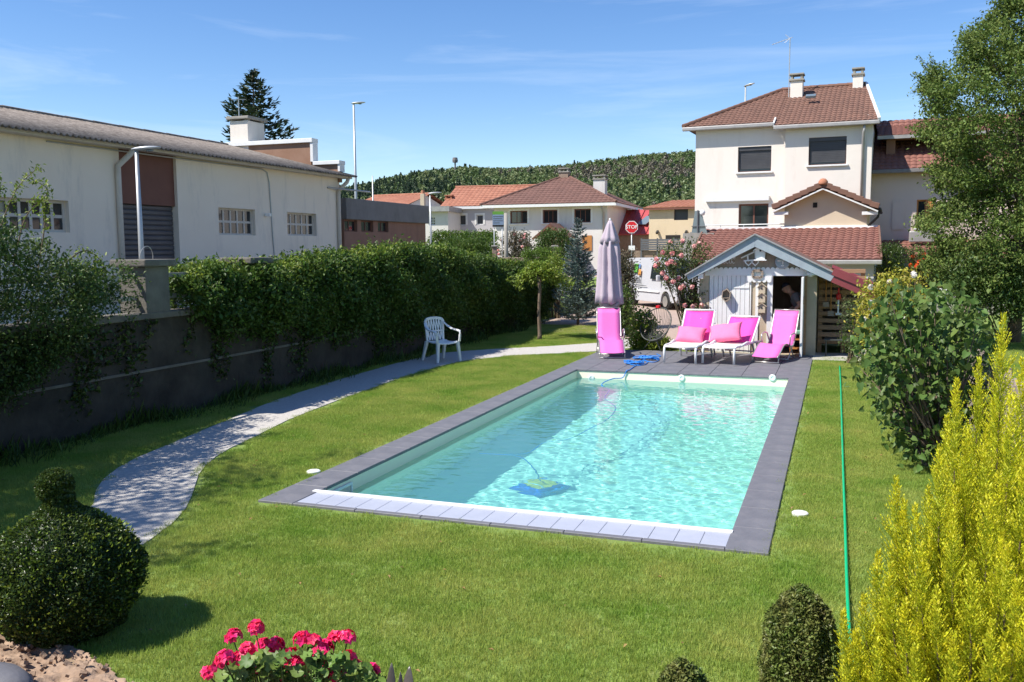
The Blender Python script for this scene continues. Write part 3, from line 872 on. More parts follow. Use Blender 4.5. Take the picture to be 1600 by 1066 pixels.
# local frame: x runs along +Y, y runs to -X (into the building), front face at y=0
def wrect(x0, y0, x1, y1):
    a, b_ = PX(x0, (y0+y1)/2, WX), PX(x1, (y0+y1)/2, WX)
    return a.y, b_.y, PX((x0+x1)/2, y1, WX).z, PX((x0+x1)/2, y0, WX).z
W0 = -14.0
wins = [wrect(-62,309,108,362), wrect(342,326,399,367.5), wrect(449,333,494.5,368.5)]
door = wrect(193,318,281,460); door = (door[0], door[1], 0.55, PX(237,320,WX).z)
rec = (door[0], door[1], door[3], WE-0.12)
mb = MB(); mb.wall(W0, WY1, 0.3, WE, [*wins, door, rec], 0.3); mb.build('wall', M['render_grey'], wh)
mb = MB(); mb.box(W0, W0+0.3, 0.3, 9.8, 0.3, WE); mb.box(WY1-0.3, WY1-0.002, 0.3, 9.8, 0.3, WE); mb.box(W0, WY1, 9.8, 10.0, 0.3, WE); mb.build('wall', M['render_grey'], wh)
mb = MB(); mb.box(W0+0.3, WY1-0.3, 3.0, 3.1, 0.3, WE); mb.build('inner_wall', M['dark'], wh)
mb = MB(); mb.box(rec[0]+0.002, rec[1]-0.002, 0.10, 0.28, rec[2], rec[3]); mb.build('brown_panel', M['brown_panel'], wh)
rs_ = thing('roller_door', None, None); rs_.parent = wh
nsl = 22
for k in range(nsl):
    z0 = door[2]+(door[3]-door[2])*k/nsl; z1 = door[2]+(door[3]-door[2])*(k+1)/nsl
    mb = MB(); mb.prism([(0.0,0.0),(0.022,(z1-z0)*0.25),(0.022,(z1-z0)*0.75),(0.0,z1-z0-0.004),(-0.02,z1-z0-0.004),(-0.02,0)], door[0]+0.03, door[1]-0.03)
    mb.xform(Matrix.Translation((0,0.2,z0)) @ Matrix.Rotation(R(-90), 4, 'Z'))
    mb.build('slat', M['roller_grey'], rs_)
for r_ in wins[:1]: win(wh, r_, 0, 9, 2, M['cream_frame'], M['glass'], 0.07, 0.08, 0.14)
for r_ in wins[1:]: win(wh, r_, 0, 5, 2, M['cream_frame'], M['glass'], 0.06, 0.07, 0.14)
# corrugated roof: eave at y=-0.45, ridge at y=5.2, far slope behind
RZ = 6.42
sl = (RZ-WE)/4.7
cor = MB(); nw = int((WY1+0.35-W0)/0.177); res = 6
def roofy(y, sgn):
    return (WE+0.06+sl*(y)) if sgn else (RZ+0.06-sl*(y-4.7))
for (ya, yb, sgn) in ((-0.60,4.72,1),(4.72,10.4,0)):
    base = len(cor.v); m = nw*res
    for i in range(m+1):
        xx = W0+0.35*0+(WY1+0.35-W0)*i/m; wv = 0.034*math.cos(2*math.pi*i/res)
        over = 0.008
        cor.v.append((xx, ya, roofy(ya, sgn)+wv+over)); cor.v.append((xx, yb+(0.05 if sgn else 0), roofy(yb, sgn)+wv))
    for i in range(m):
        o = base+2*i; cor.f.append((o, o+2, o+3, o+1))
roofo = cor.build('roof', M['fibro'], wh, smooth=True)
sd_ = roofo.modifiers.new('thick', 'SOLIDIFY'); sd_.thickness = 0.012
ridge_tiles('ridge_cap', M['fibro'], wh, (W0, 4.72, RZ+0.06), (WY1-0.5, 4.72, RZ+0.06), 0.09, 1.1)
mb = MB(); mb.box(W0, WY1+0.3, -0.30, -0.0, WE-0.16, WE-0.10); mb.build('soffit', M['cream_frame'], wh)
mb = MB(); mb.box(W0, WY1+0.3, -0.40, -0.302, WE-0.17, WE-0.02); mb.build('fascia', M['cream_frame'], wh, bevel=0.02)
for px, z_top in ((184, None), (527, None)):
    q = PX(px, 330, WX); yy = q.y
    pipe(wh, [(yy+0.28,-0.36,WE-0.14),(yy+0.20,-0.34,WE-0.30),(yy,-0.09,WE-0.62),(yy,-0.075,WE-0.9),(yy,-0.075,0.6)], 0.075, M['cream_frame'])
# cable and little camera on the wall
q = PX(420, 290, WX)
mb = MB(); mb.tube([(q.y-9.0,-0.02,WE-0.22),(q.y-0.35,-0.02,WE-0.20),(q.y-0.1,-0.02,WE-0.28),(q.y,-0.02,WE-0.6),(q.y+0.1,-0.02,2.9),(q.y+0.16,-0.02,2.2)], 0.022, 6); mb.build('cable', M['pole_grey'], wh)
q = PX(414, 336, WX); mb = MB(); mb.box(q.y-0.05,q.y+0.05,-0.22,-0.02,q.z-0.05,q.z+0.05); mb.box(q.y-0.02,q.y+0.02,-0.02,0.0,q.z-0.03,q.z+0.03); mb.build('wall_camera', M['white_plastic'], wh, bevel=0.01)
# stepped rust parapet on the far gable (plane Y = WY1), white coping
def gx(px, py): return -PY(px, py, WY1).x+WX, PY(px, py, WY1).z
s1, t1 = gx(488, 220)[0], gx(488, 220)[1]
t2 = gx(527, 254)[1]
par = MB(); par.box(WY1-0.12, WY1+0.13, s1, 10.4, WE-0.3, t1-0.08); par.build('parapet', M['parapet'], wh)
par = MB(); par.box(WY1-0.12, WY1+0.13, -0.05, s1-0.002, WE-0.3, t2-0.08); par.build('parapet', M['parapet'], wh)
mb = MB(); mb.box(WY1-0.22, WY1+0.22, s1-0.12, 10.5, t1-0.08, t1+0.08); mb.build('parapet_coping', M['white_paint'], wh, bevel=0.01)
mb = MB(); mb.box(WY1-0.22, WY1+0.22, -0.15, s1-0.122, t2-0.08, t2+0.06); mb.build('parapet_coping', M['white_paint'], wh, bevel=0.01)
mb = MB(); mb.box(WY1-0.18, WY1+0.18, s1-0.12, s1-0.004, t2+0.06, t1-0.08); mb.build('parapet_coping', M['white_paint'], wh)
mb = MB(); mb.box(WY1-0.18, WY1+0.18, -0.14, -0.054, WE+0.10, t2-0.08); mb.build('parapet_coping', M['white_paint'], wh)
# chimney near the ridge
cq = PD(386, 212, 34.0); cy_ = 4.4
cz = PX(386, 187, WX-cy_)
cx = cz.y
c_ = MB(); c_.box(cx-0.55, cx+0.55, cy_-0.42, cy_+0.42, WE+0.8, cz.z-0.12); co = c_.build('chimney', M['render_white'], wh, bevel=0.01)
c_ = MB(); c_.box(cx-0.66, cx+0.66, cy_-0.53, cy_+0.53, cz.z-0.06, cz.z+0.05); 
for sx in (-0.45, 0.45):
    for sy in (-0.32, 0.32): c_.box(cx+sx-0.09, cx+sx+0.09, cy_+sy-0.09, cy_+sy+0.09, cz.z-0.25, cz.z-0.061)
c_.build('cowl', M['concrete'], co, bevel=0.02)
c_ = MB(); c_.tube([(cx-0.1,cy_+0.3,cz.z),(cx-0.1,cy_+0.3,cz.z+0.9)], 0.02, 6)
c_.tube([(cx-0.55,cy_+0.3,cz.z+0.72),(cx+0.35,cy_+0.3,cz.z+0.86)], 0.015, 5); c_.build('aerial', M['pole_grey'], wh)
# lamp bracket at the corner
mb = MB(); mb.tube([(WY1-0.9,-0.02,WE-0.55),(WY1+1.1,-0.7,WE-0.62)], 0.035, 6); mb.build('bracket', M['pole_grey'], wh)

# ---------------- low brown annexe behind the warehouse
bx_ = thing('brown_building', 'low brown flat roofed building with grey fascia and three windows', 'building', (WX-0.05, 0, 0), R(90))
y0, y1 = WY1+0.35, PX(666, 335, WX).y
zt = 4.35; zf = PX(600, 346, WX).z
wr_ = [wrect(540,344,560,362), wrect(566,345,585,362.5), wrect(592,346,608.5,363)]
mb = MB(); mb.wall(y0, y1, 0.3, zf, wr_, 0.25); mb.build('wall', M['brown_wall'], bx_)
mb = MB(); mb.box(y0, y0+0.25, 0.25, 9, 0.3, zf); mb.box(y1-0.25, y1, 0.25, 9, 0.3, zf); mb.box(y0+0.25, y1-0.25, 2.0, 2.1, 0.3, zf); mb.build('wall', M['brown_wall'], bx_)
mb = MB(); mb.box(y0-0.02, y1+0.12, -0.14, 9.1, zf+0.002, zt); mb.build('fascia', M['grey_fascia'], bx_, bevel=0.02)
for r_ in wr_: win(bx_, r_, 0, 2, 1, M['brown_panel'], M['glass'], 0.05, 0.05, 0.10)

# ---------------- generic far house
def plain_house(name, label, plane, x0, x1, ze, depth, wallm, windows, y=0.0, z0=0.0, wkw=None, group=None):
    t = thing(name, label, 'house', plane.p0, plane.a, group)
    mb = MB(); mb.wall(x0, x1, z0, ze, windows, 0.3, y); mb.build('wall', wallm, t)
    mb = MB(); mb.box(x0, x0+0.3, y+0.3, y+depth, z0, ze); mb.box(x1-0.3, x1, y+0.3, y+depth, z0, ze); mb.box(x0+0.3, x1-0.3, y+depth-0.3, y+depth, z0, ze)
    mb.box(x0+0.3, x1-0.3, y+1.6, y+1.7, z0, ze); mb.build('wall', wallm, t)
    for w_ in windows: win(t, w_, y, **(wkw or {}))
    return t
def hip_roof(t, x0, x1, y0, y1, ze, zr, tilem, over=0.5, tw=0.35, th=0.45, left='hip', right='hip', fascia=None):
    x0 -= over; x1 += over; y0 -= over; y1 += over
    ym = (y0+y1)/2; run = ym-y0; rise = zr-ze; ln = math.hypot(run, rise); W = x1-x0
    hl = run if left == 'hip' else 0; hr = run if right == 'hip' else 0
    hl = min(hl, W/2-0.2) if left == 'hip' and right == 'hip' else hl
    hr = min(hr, W/2-0.2) if left == 'hip' and right == 'hip' else hr
    tiled('roof', tilem, t, (x0,y0,ze), (1,0,0), (0,run,rise), [(0,0),(W,0),(W-hr,ln),(hl,ln)], tw, th)
    tiled('roof', tilem, t, (x1,y1,ze), (-1,0,0), (0,-run,rise), [(0,0),(W,0),(W-hl,ln),(hr,ln)], tw, th)
    if hl: tiled('roof', tilem, t, (x0,y1,ze), (0,-1,0), (hl,0,rise), [(0,0),(y1-y0,0),((y1-y0)/2+.01,math.hypot(hl,rise)),((y1-y0)/2-.01,math.hypot(hl,rise))], tw, th)
    if hr: tiled('roof', tilem, t, (x1,y0,ze), (0,1,0), (-hr,0,rise), [(0,0),(y1-y0,0),((y1-y0)/2+.01,math.hypot(hr,rise)),((y1-y0)/2-.01,math.hypot(hr,rise))], tw, th)
    ridge_tiles('ridge_tiles', tilem, t, (x0+hl,ym,zr+0.03), (x1-hr,ym,zr+0.03), 0.11, 0.4)
    if hl:
        ridge_tiles('hip_tiles', tilem, t, (x0,y0,ze+0.04), (x0+hl,ym,zr+0.03), 0.10, 0.4)
    if hr:
        ridge_tiles('hip_tiles', tilem, t, (x1,y0,ze+0.04), (x1-hr,ym,zr+0.03), 0.10, 0.4)
    mb = MB()
    f0 = fascia or M['white_paint']
    mb.box(x0+0.02, x1-0.02, y0+0.0, y0+0.06, ze-0.20, ze-0.015); mb.box(x1-0.08, x1-0.02, y0+0.06, y1, ze-0.20, ze-0.015); mb.box(x0+0.02, x0+0.08, y0+0.06, y1, ze-0.20, ze-0.015)
    mb.build('fascia', f0, t)
    mb = MB(); mb.box(x0+0.08, x1-0.08, y0+0.06, y1-0.06, ze-0.14, ze-0.10); mb.build('soffit', f0, t)
    # gable ends closed
    for xx, hh in ((x0+over+0.01, hl), (x1-over-0.01, hr)):
        if not hh:
            mb = MB(); mb.add([(xx,y0+over,ze-0.1),(xx,y1-over,ze-0.1),(xx,ym,zr-0.15)], [(0,1,2)]); mb.build('gable', M['render_far'], t)
    return ym

# house with the brown hip roof across the road
c0 = PD(950, 395, 60.0); hc_ang = R(2.0)
plC = Plane(c0, hc_ang)
uz = plC.uz
zeC = plC.rect(775,322,950,400)[3]
xl = uz(772,340)[0]; xr = uz(949,340)[0]
wC = [plC.rect(797,329.5,824,349.5), plC.rect(848,328,871,349), plC.rect(897,326.5,923,348)]
hC = plain_house('hip_roof_house', 'white house with brown hipped roof, two chimneys and three dark upper windows', plC, xl, xr, zeC, 9.0, M['render_far'], wC, wkw=dict(cols=3, frame=M['brown_panel'], fw=0.07, inset=0.16, sill=M['white_paint'], surround=M['white_paint']))
zrC = zeC+2.3
ym = hip_roof(hC, xl, xr, 0, 9.0, zeC+0.12, zrC, M['tile_maroon'], over=0.75)
a = Plane(c0, hc_ang, ym).uz(882, 283)
chimney(hC, a[0]-0.35, a[0]+0.35, ym-0.3, ym+0.3, zrC-0.5, zrC+0.28, M['stone'], M['concrete'])
a = Plane(c0, hc_ang, ym-1.5).rect(929,277,947,302)
chimney(hC, a[0], a[1], ym-1.9, ym-1.1, zrC-1.6, a[3]-0.2, M['render_far'], M['concrete'])
pipe(hC, [(xr-0.3,-0.6,zeC),(xr-0.25,-0.08,zeC-0.5),(xr-0.25,-0.08,0.6)], 0.06, M['zinc'])
g_ = Plane(c0, hc_ang, 0).rect(910,368,925,392); mb = MB(); mb.box(g_[0], g_[1], -0.06, -0.01, g_[2], g_[3]); mb.build('wood_door', M['wood_orange'], hC)
# little porch roof in front of it
pp = Plane(c0, hc_ang, -2.5); ap = pp.uz(858, 352); l_ = pp.uz(832, 374); r__ = pp.uz(884, 374)
mb = MB()
mb.beam((l_[0],-2.5,l_[1]), (ap[0],-2.5,ap[1]), 0.12, 0.16, (0,1,0)); mb.beam((ap[0],-2.5,ap[1]), (r__[0],-2.5,r__[1]), 0.12, 0.16, (0,1,0)); mb.build('porch_verge', M['brown_panel'], hC)
for q in (l_, r__):
    run = ap[0]-q[0]
    mb = MB(); mb.quad((q[0],-2.45,q[1]+0.1),(ap[0],-2.45,ap[1]+0.1),(ap[0],0,ap[1]+0.1),(q[0],0,q[1]+0.1)); o = mb.build('porch_roof', M['tile_maroon'], hC); o.modifiers.new('t','SOLIDIFY').thickness = 0.08
mb = MB(); mb.add([(l_[0]+0.3,-1.2,l_[1]+0.1),(r__[0]-0.3,-1.2,r__[1]+0.1),(ap[0],-1.2,ap[1]-0.1)], [(0,1,2)]); mb.box(l_[0]+0.3,r__[0]-0.3,-1.2,-1.1,0.6,l_[1]+0.1); mb.build('porch_wall', M['render_sand'], hC)

# lilac-grey house with orange roof behind
c1 = PD(700, 395, 66.0); plB = Plane(c1, R(8.0))
ub = plB.uz
xl, xr = ub(697,340)[0], ub(800,340)[0]; zeB = plB.uz(720,325)[1]
wB = [plB.rect(712,336,728,352), plB.rect(744.5,336,755,351)]
hB = plain_house('orange_roof_house', 'lilac grey house with long orange tiled roof and two white framed windows', plB, xl, xr, zeB, 8.0, M['render_lilac'], wB, wkw=dict(cols=1, frame=M['white_paint'], pane=M['dark_shutter'], fw=0.05, inset=0.1, surround=M['white_paint']))
ymB = hip_roof(hB, xl, xr+3, 0, 8.0, zeB+0.1, zeB+1.75, M['tile_orange'], over=0.35, left='gable', right='gable')
q = Plane(c1, R(8.0), 2.0).uz(705,300)
chimney(hB, q[0]-0.25, q[0]+0.25, 1.2, 1.7, zeB+0.3, q[1]-0.6, M['stone'], M['terracotta'])
q = Plane(c1, R(8.0), ymB).uz(812,296)
chimney(hB, q[0]-0.3, q[0]+0.3, ymB-0.3, ymB+0.3, zeB+1.4, q[1]-0.25, M['stone'], M['terracotta'])
# small grey annexe beside it
c2 = PD(665, 395, 63.0); plA = Plane(c2, R(8.0))
r1 = plA.rect(664,331,694,400); wA = [plA.rect(688.5,340,695,356)]
hA = plain_house('grey_lean_to_house', 'small pale house with flat roof and a tall stack behind the lamp post', plA, r1[0], r1[1]+0.3, r1[3], 6.0, M['render_far'], [plA.rect(672,339,680,352)], wkw=dict(cols=2, rows=3, frame=M['white_paint'], fw=0.04, bar=0.03))
mb = MB(); mb.box(r1[0]-0.3, r1[1]+0.5, -0.4, 6.2, r1[3]+0.002, r1[3]+0.35); mb.build('roof', M['zinc'], hA)
q = Plane(c2, R(8.0), 3.0).rect(658,303,664,328); mb = MB(); mb.box(q[0], q[1], 2.8, 3.2, r1[3]-2.0, q[3]); s_ = mb.build('chimney', M['render_sand'], hA, bevel=0.01)
mb = MB(); mb.lathe([(0.0,0),(0.14,0),(0.12,0.25),(0.0,0.25)], 10, ((q[0]+q[1])/2,3.0,q[3]+0.001)); mb.build('pot', M['terracotta'], s_)
# red roof behind the brown annexe
c3 = PD(600, 395, 75.0); plR = Plane(c3, R(-8.0))
rr = plR.rect(556,322,640,398)
hR = plain_house('red_roof_house', 'grey gabled house with an orange red roof behind the brown building', plR, rr[0]-1, rr[1]-1.2, rr[3]-0.3, 9.0, M['render_lilac'], [])
hip_roof(hR, rr[0]-1, rr[1]-1.2, 0, 9.0, rr[3]-0.3, rr[3]+1.15, M['tile_orange'], over=0.4, left='gable', right='gable')

# beige house with flat orange roof edge, right of the stop sign
c4 = PD(1050, 395, 58.0); plE = Plane(c4, R(-6.0))
rE = plE.rect(1014,324,1110,400)
wE = [plE.rect(1053,325.5,1075,344)]
hE = plain_house('beige_house', 'beige house with low orange roof and one dark square window', plE, rE[0], rE[1], rE[3]+0.02, 8.0, M['render_beige'], wE, wkw=dict(cols=1, frame=M['dark_shutter'], pane=M['dark_shutter'], fw=0.04, inset=0.12))
zz = plE.uz(1050,309)[1]; ln = math.hypot(4.0, zz-rE[3])
tiled('roof', M['tile_orange'], hE, (rE[0]-0.3,-0.35,rE[3]), (1,0,0), (0,4.0,zz-rE[3]), [(0,0),(rE[1]-rE[0]+0.6,0),(rE[1]-rE[0]+0.6,ln),(0.8,ln)], 0.35, 0.42)
mb = MB(); mb.box(rE[0]-0.28, rE[1]+0.3, -0.33, -0.27, rE[3]-0.14, rE[3]-0.02); mb.build('fascia', M['brown_panel'], hE)
for px in (1028, 1073):
    q = plE.uz(px, 363); mb = MB(); mb.obox((q[0],-0.15,q[1]), (0.14,0.3,0.14), 0, R(30)); mb.build('wall_lamp', M['black'], hE, bevel=0.02)
q = plE.rect(1040,367.5,1063,374); mb = MB(); mb.box(q[0],q[1],-0.02,-0.005,q[2],q[3]); mb.build('vent', M['dark'], hE)
# red sheet roof shed between the two
c5 = PD(995, 395, 63.0); plS = Plane(c5, R(-4.0)); rS = plS.rect(974,327,1015,366)
sh5 = thing('red_roof_barn', 'barn with a plain red sheet roof behind the stop sign', 'barn', plS.p0, plS.a)
mb = MB(); mb.wall(rS[0]-0.5, rS[1]+1, 0.3, rS[2]+0.05, [], 0.2, 0.3); mb.build('wall', M['stone'], sh5)
mb = MB(); mb.quad((rS[0]-0.8,0,rS[2]),(rS[1]+1.2,0,rS[2]),(rS[1]+1.2,3.2,rS[3]+0.1),(rS[0]-0.8,3.2,rS[3]+0.1)); o = mb.build('roof', M['red_roof'], sh5); o.modifiers.new('t','SOLIDIFY').thickness = 0.08
mb = MB()
for k in range(9):
    xx = rS[0]-0.7+k*(rS[1]-rS[0]+1.8)/8; mb.beam((xx,0,rS[2]+0.05),(xx,3.2,rS[3]+0.15),0.05,0.06)
mb.build('seams', M['red_roof'], sh5)
mb = MB(); q = plS.uz(1001,347); mb.obox((q[0],1.45,(rS[2]+rS[3])/2+0.13), (0.9,1.3,0.05), R(-25), math.atan2(rS[3]-rS[2],3.2)); mb.build('roof_panel', M['sky_glass'], sh5)  # blue-grey pane stands for a shadow lying on the red roof

# ---------------- white house
HA = R(-3.0)
h0 = PD(1225, 395, 38.0)
plL, plRt = Plane(h0, HA, 0.0), Plane(h0, HA, -0.45)
hs = thing('white_house', 'tall white house with brown tiled roof, two chimneys and dark roller shutters', 'house', plL.p0, HA)
HL = plL.uz(1087,230)[0]; HR = plRt.uz(1362.5,230)[0]
ze_l = plL.uz(1150,196)[1]; ze_r = plRt.uz(1290,200)[1]
wl1 = plL.rect(1153,229,1205,268.5); wl2 = plL.rect(1153.5,318.5,1200,400); wr1 = plRt.rect(1263.5,214,1322.5,257.5)
mb = MB(); mb.wall(HL, 0.15, 0, ze_l+0.1, [wl1, wl2], 0.3, 0.0); mb.build('wall', M['render_white'], hs)
mb = MB(); mb.wall(0.0, HR, 0, ze_r+0.1, [wr1], 0.3, -0.45); mb.build('wall', M['render_white'], hs)
mb = MB(); mb.box(HL, HL+0.3, 0.3, 8.6, 0, ze_l+0.1); mb.box(HR-0.3, HR, -0.15, 8.6, 0, ze_l+0.1); mb.box(HL+0.3, HR-0.3, 8.3, 8.6, 0, ze_l+0.1); mb.box(HL+0.3,HR-0.3,1.6,1.7,0,ze_l); mb.build('wall', M['render_white'], hs)
def shutter_window(t, r, y, frac=0.82):
    x0, x1, z0, z1 = r
    w = win(t, r, y, 1, 1, M['brown_panel'], M['glass'], 0.05, 0.04, 0.16, sill=M['white_paint'])
    zb = z1-(z1-z0)*frac; n = 14
    mb = MB()
    for k in range(n):
        a = zb+(z1-zb-0.02)*k/n; b_ = zb+(z1-zb-0.02)*(k+1)/n
        mb.box(x0+0.03, x1-0.03, y+0.105, y+0.125, a, b_-0.006)
    mb.build('shutter', M['dark_shutter'], w)
    mb = MB(); mb.box(x0+0.003, x1-0.003, y+0.05, y+0.104, z1-0.16, z1-0.003); mb.build('shutter_box', M['dark_shutter'], w)
    return w
shutter_window(hs, wl1, 0.0, 0.88); shutter_window(hs, wr1, -0.45, 0.90)
win(hs, wl2, 0.0, 2, 1, M['brown_panel'], M['glass'], 0.07, 0.06, 0.16)
aw = plL.rect(1103,306.5,1218,315); mb = MB(); mb.box(aw[0], aw[1]-0.4, -0.16, -0.0, aw[2], aw[3]); mb.build('awning_box', M['white_paint'], hs, bevel=0.03)
# roof: slope rises to a ridge; hipped left, gabled right with white verge
yr = 4.3; rz = Plane(h0, HA, yr).uz(1290,137)[1]
ov = 0.28
slope = (rz-ze_l)/(yr+ov)
yel, yer = -ov, -0.45-ov
zel = ze_l; zer = zel-slope*(yel-yer)
xl, xr = HL-0.5, HR+0.22
lnv = math.hypot(yr-yer, rz-zer)
hl = Plane(h0, HA, yr).uz(1222,141)[0]-xl
xs0 = plRt.uz(1211,200)[0]
xrr = Plane(h0, HA, yr).uz(1353,133)[0]
vcut = math.hypot(yel-yer, zel-zer)
tiled('roof', M['tile_brown'], hs, (xl,yer,zer), (1,0,0), (0,yr-yer,rz-zer), [(xs0-xl,0),(xr-xl,0),(xrr-xl,lnv),(hl,lnv),(xs0-xl,vcut+ (lnv-vcut)*min(1,(xs0-xl)/hl)*0.999)] , 0.20, 0.30)
tiled('roof', M['tile_brown'], hs, (xl,yel,zel), (1,0,0), (0,yr-yel,rz-zel), [(0,0),(xs0-xl,0),(xs0-xl,(lnv-vcut)*min(1,(xs0-xl)/hl)*0.999),(min(hl,xs0-xl),(lnv-vcut)*min(1,(xs0-xl)/hl))], 0.20, 0.30)
tiled('roof', M['tile_brown'], hs, (xr,2*yr-yel,zel), (-1,0,0), (0,-(yr-yel),rz-zel), [(0,0),(xr-xl,0),(xr-xl-hl,lnv-vcut),(xr-xrr,lnv-vcut)], 0.22, 0.32)
dpt = 2*(yr-yel)
tiled('roof', M['tile_brown'], hs, (xl,2*yr-yel,zel), (0,-1,0), (hl,0,rz-zel), [(0,0),(dpt,0),(dpt/2+.01,math.hypot(hl,rz-zel)),(dpt/2-.01,math.hypot(hl,rz-zel))], 0.22, 0.32)
ridge_tiles('ridge_tiles', M['tile_brown'], hs, (xl+hl,yr,rz+0.04), (xrr,yr,rz+0.04), 0.11)
ridge_tiles('hip_tiles', M['tile_brown'], hs, (xl,yel,zel+0.05), (xl+hl,yr,rz+0.04), 0.10)
mb = MB(); mb.beam((xr+0.02,yer,zer-0.02),(xrr+0.02,yr,rz+0.0),0.10,0.22); mb.build('verge_board', M['white_paint'], hs)
mb = MB(); mb.beam((xs0-0.03,yer,zer+0.03),(xs0-0.03,yel+0.2,zel+0.15),0.06,0.16); mb.build('verge_board', M['white_paint'], hs)
mb = MB(); mb.box(xl+0.1, 0.0, yel+0.05, 0, ze_l-0.10, ze_l-0.05); mb.box(xs0, HR+0.2, yer+0.05, -0.451, zer-0.12, zer-0.07); mb.build('soffit', M['zinc'], hs)
mb = MB(); mb.box(xl-0.02, xs0-0.08, yel-0.12, yel+0.04, zel-0.17, zel-0.01); mb.build('gutter', M['zinc'], hs, bevel=0.03)
mb = MB(); mb.box(xs0-0.02, xr+0.05, yer-0.12, yer+0.04, zer-0.17, zer-0.01); mb.build('gutter', M['zinc'], hs, bevel=0.03)
mb = MB(); mb.add([(xr-0.1,yer+0.1,zer-0.1),(xr-0.1,2*yr-yel,zel-0.1),(xrr-0.1,yr,rz-0.05)], [(0,1,2)]); mb.build('gable', M['tile_brown'], hs)
q = plRt.uz(1348,240)[0]
pipe(hs, [(q+0.05,yer+0.0,zer-0.15),(q+0.02,-0.7,zer-0.45),(q,-0.53,zer-0.75),(q,-0.53,2.0)], 0.055)
for px0, px1, pyt, pyb, yy in ((1236,1255,116,143,yr-1.1), (1333,1349,107,138,yr-0.3)):
    r_ = Plane(h0, HA, yy).rect(px0, pyt, px1, pyb); zb = rz-slope*abs(yr-yy)-0.2
    chimney(hs, r_[0], r_[1], yy-0.25, yy+0.25, zb, r_[3]-0.33, M['render_white'], M['concrete'])
q = Plane(h0, HA, yr-1.15).uz(1234.5,60); mb = MB(); mb.tube([(q[0],yr-1.15,rz-0.9),(q[0],yr-1.15,q[1])], 0.022, 6)
a_ = Vector((q[0],yr-1.15,q[1])); mb.tube([a_+Vector((-0.75,-0.2,-0.25)), a_+Vector((0.1,0.03,0.04))], 0.012, 5)
for k in range(6):
    c = a_+Vector((-0.7,-0.19,-0.23)).lerp(Vector((0.02,0,0)), k/6.0); mb.tube([c+Vector((0.03,-0.16,0)), c+Vector((-0.03,0.16,0))], 0.007, 4)
for s in (-1, 1):
    mb.tube([a_, a_+Vector((-0.22,0.1*s,0.20*s))], 0.01, 4)
mb.build('aerial', M['pole_grey'], hs)
q = Plane(h0, HA, 1.9).uz(1267,151)
mb = MB(); mb.obox((q[0],1.9,q[1]+0.02), (0.42,0.30,0.10), 0, math.atan(slope)); mb.build('roof_panel', M['sky_glass'], hs, bevel=0.01)  # roof window set in the tiles

# ---------------- gabled extension with tiled lean-to in front of the white house
g0 = PD(1287, 395, 33.6)
plG = Plane(g0, HA)
ge = thing('gabled_extension', 'sand coloured gable with brown verge tiles above a long red lean-to roof', 'house extension', plG.p0, HA)
apx, apz = plG.uz(1286,291); lx, lz = plG.uz(1208,327); rx_, rz_ = plG.uz(1372,326)
wx0, wx1 = plG.uz(1224,345)[0], plG.uz(1354,345)[0]; wz0 = plG.uz(1290,360)[1]
gm = (rz_-apz)/(rx_-apx); glm = (apz-lz)/(apx-lx)
mb = MB(); mb.prism([(wx0,0),(wx1,0),(wx1,apz+gm*(wx1-apx)-0.05),(apx,apz-0.05),(wx0,apz-glm*(apx-wx0)-0.05)], 0.35, 3.9); mb.build('wall', M['render_sand'], ge)
q = plG.rect(1269,316,1276,324); mb = MB(); mb.box(q[0],q[1],0.335,0.349,q[2],q[3]); mb.build('vent', M['dark'], ge)
mb = MB(); mb.box(wx0-0.1, wx1+0.25, 0.20, 0.348, wz0-0.02, wz0+0.14); mb.build('ledge', M['white_paint'], ge, bevel=0.02)
for (ex, ez, sg) in ((lx,lz,-1),(rx_,rz_,1)):
    L2 = math.hypot(ex-apx, apz-ez)
    if sg < 0: tiled('roof', M['tile_brown'], ge, (ex,3.9,ez+0.02), (0,-1,0), (apx-ex,0,apz-ez), [(0,0),(3.9,0),(3.9,L2),(0,L2)], 0.3, 0.36)
    else: tiled('roof', M['tile_brown'], ge, (ex,0,ez+0.02), (0,1,0), (apx-ex,0,apz-ez), [(0,0),(3.9,0),(3.9,L2),(0,L2)], 0.3, 0.36)
    mb = MB(); mb.beam((ex,0.0,ez-0.10),(apx,0.0,apz-0.10),0.05,0.14,(0,1,0)); mb.build('bargeboard', M['white_paint'], ge)
    mb = MB(); mb.quad((ex,0.02,ez-0.06),(apx,0.02,apz-0.06),(apx,3.9,apz-0.06),(ex,3.9,ez-0.06)); mb.build('soffit', M['render_sand'], ge)
    n = 7
    for k in range(n):                                   # verge tiles one by one
        a = Vector((ex,-0.02,ez+0.0)).lerp(Vector((apx,-0.02,apz)), k/n); b_ = Vector((ex,-0.02,ez)).lerp(Vector((apx,-0.02,apz)), (k+1.06)/n)
        up_ = Vector((-(apz-ez),0,(apx-ex))).normalized()*(1 if sg < 0 else -1)
        mb = MB(); mb.beam(a+up_*0.10, b_+up_*0.055, 0.20, 0.16, (0,1,0)); mb.build('verge_tile', M['tile_brown'], ge, bevel=0.02)
mb = MB(); mb.lathe([(0.0,-0.05),(0.17,-0.05),(0.18,0.0),(0.16,0.09),(0.09,0.17),(0,0.19)], 14, (apx,0,apz+0.10)); mb.build('finial', M['terracotta'], ge, smooth=True)
ridge_tiles('ridge_tiles', M['tile_brown'], ge, (apx,0.1,apz+0.10), (apx,3.9,apz+0.10), 0.12)
for ex, ez in ((lx,lz),(rx_,rz_)):
    mb = MB(); s = 1 if ex > apx else -1
    mb.box(min(ex,ex-s*0.55), max(ex,ex-s*0.55), 0.03, 0.32, ez-0.22, ez-0.10); mb.build('eave_box', M['white_paint'], ge, bevel=0.01)
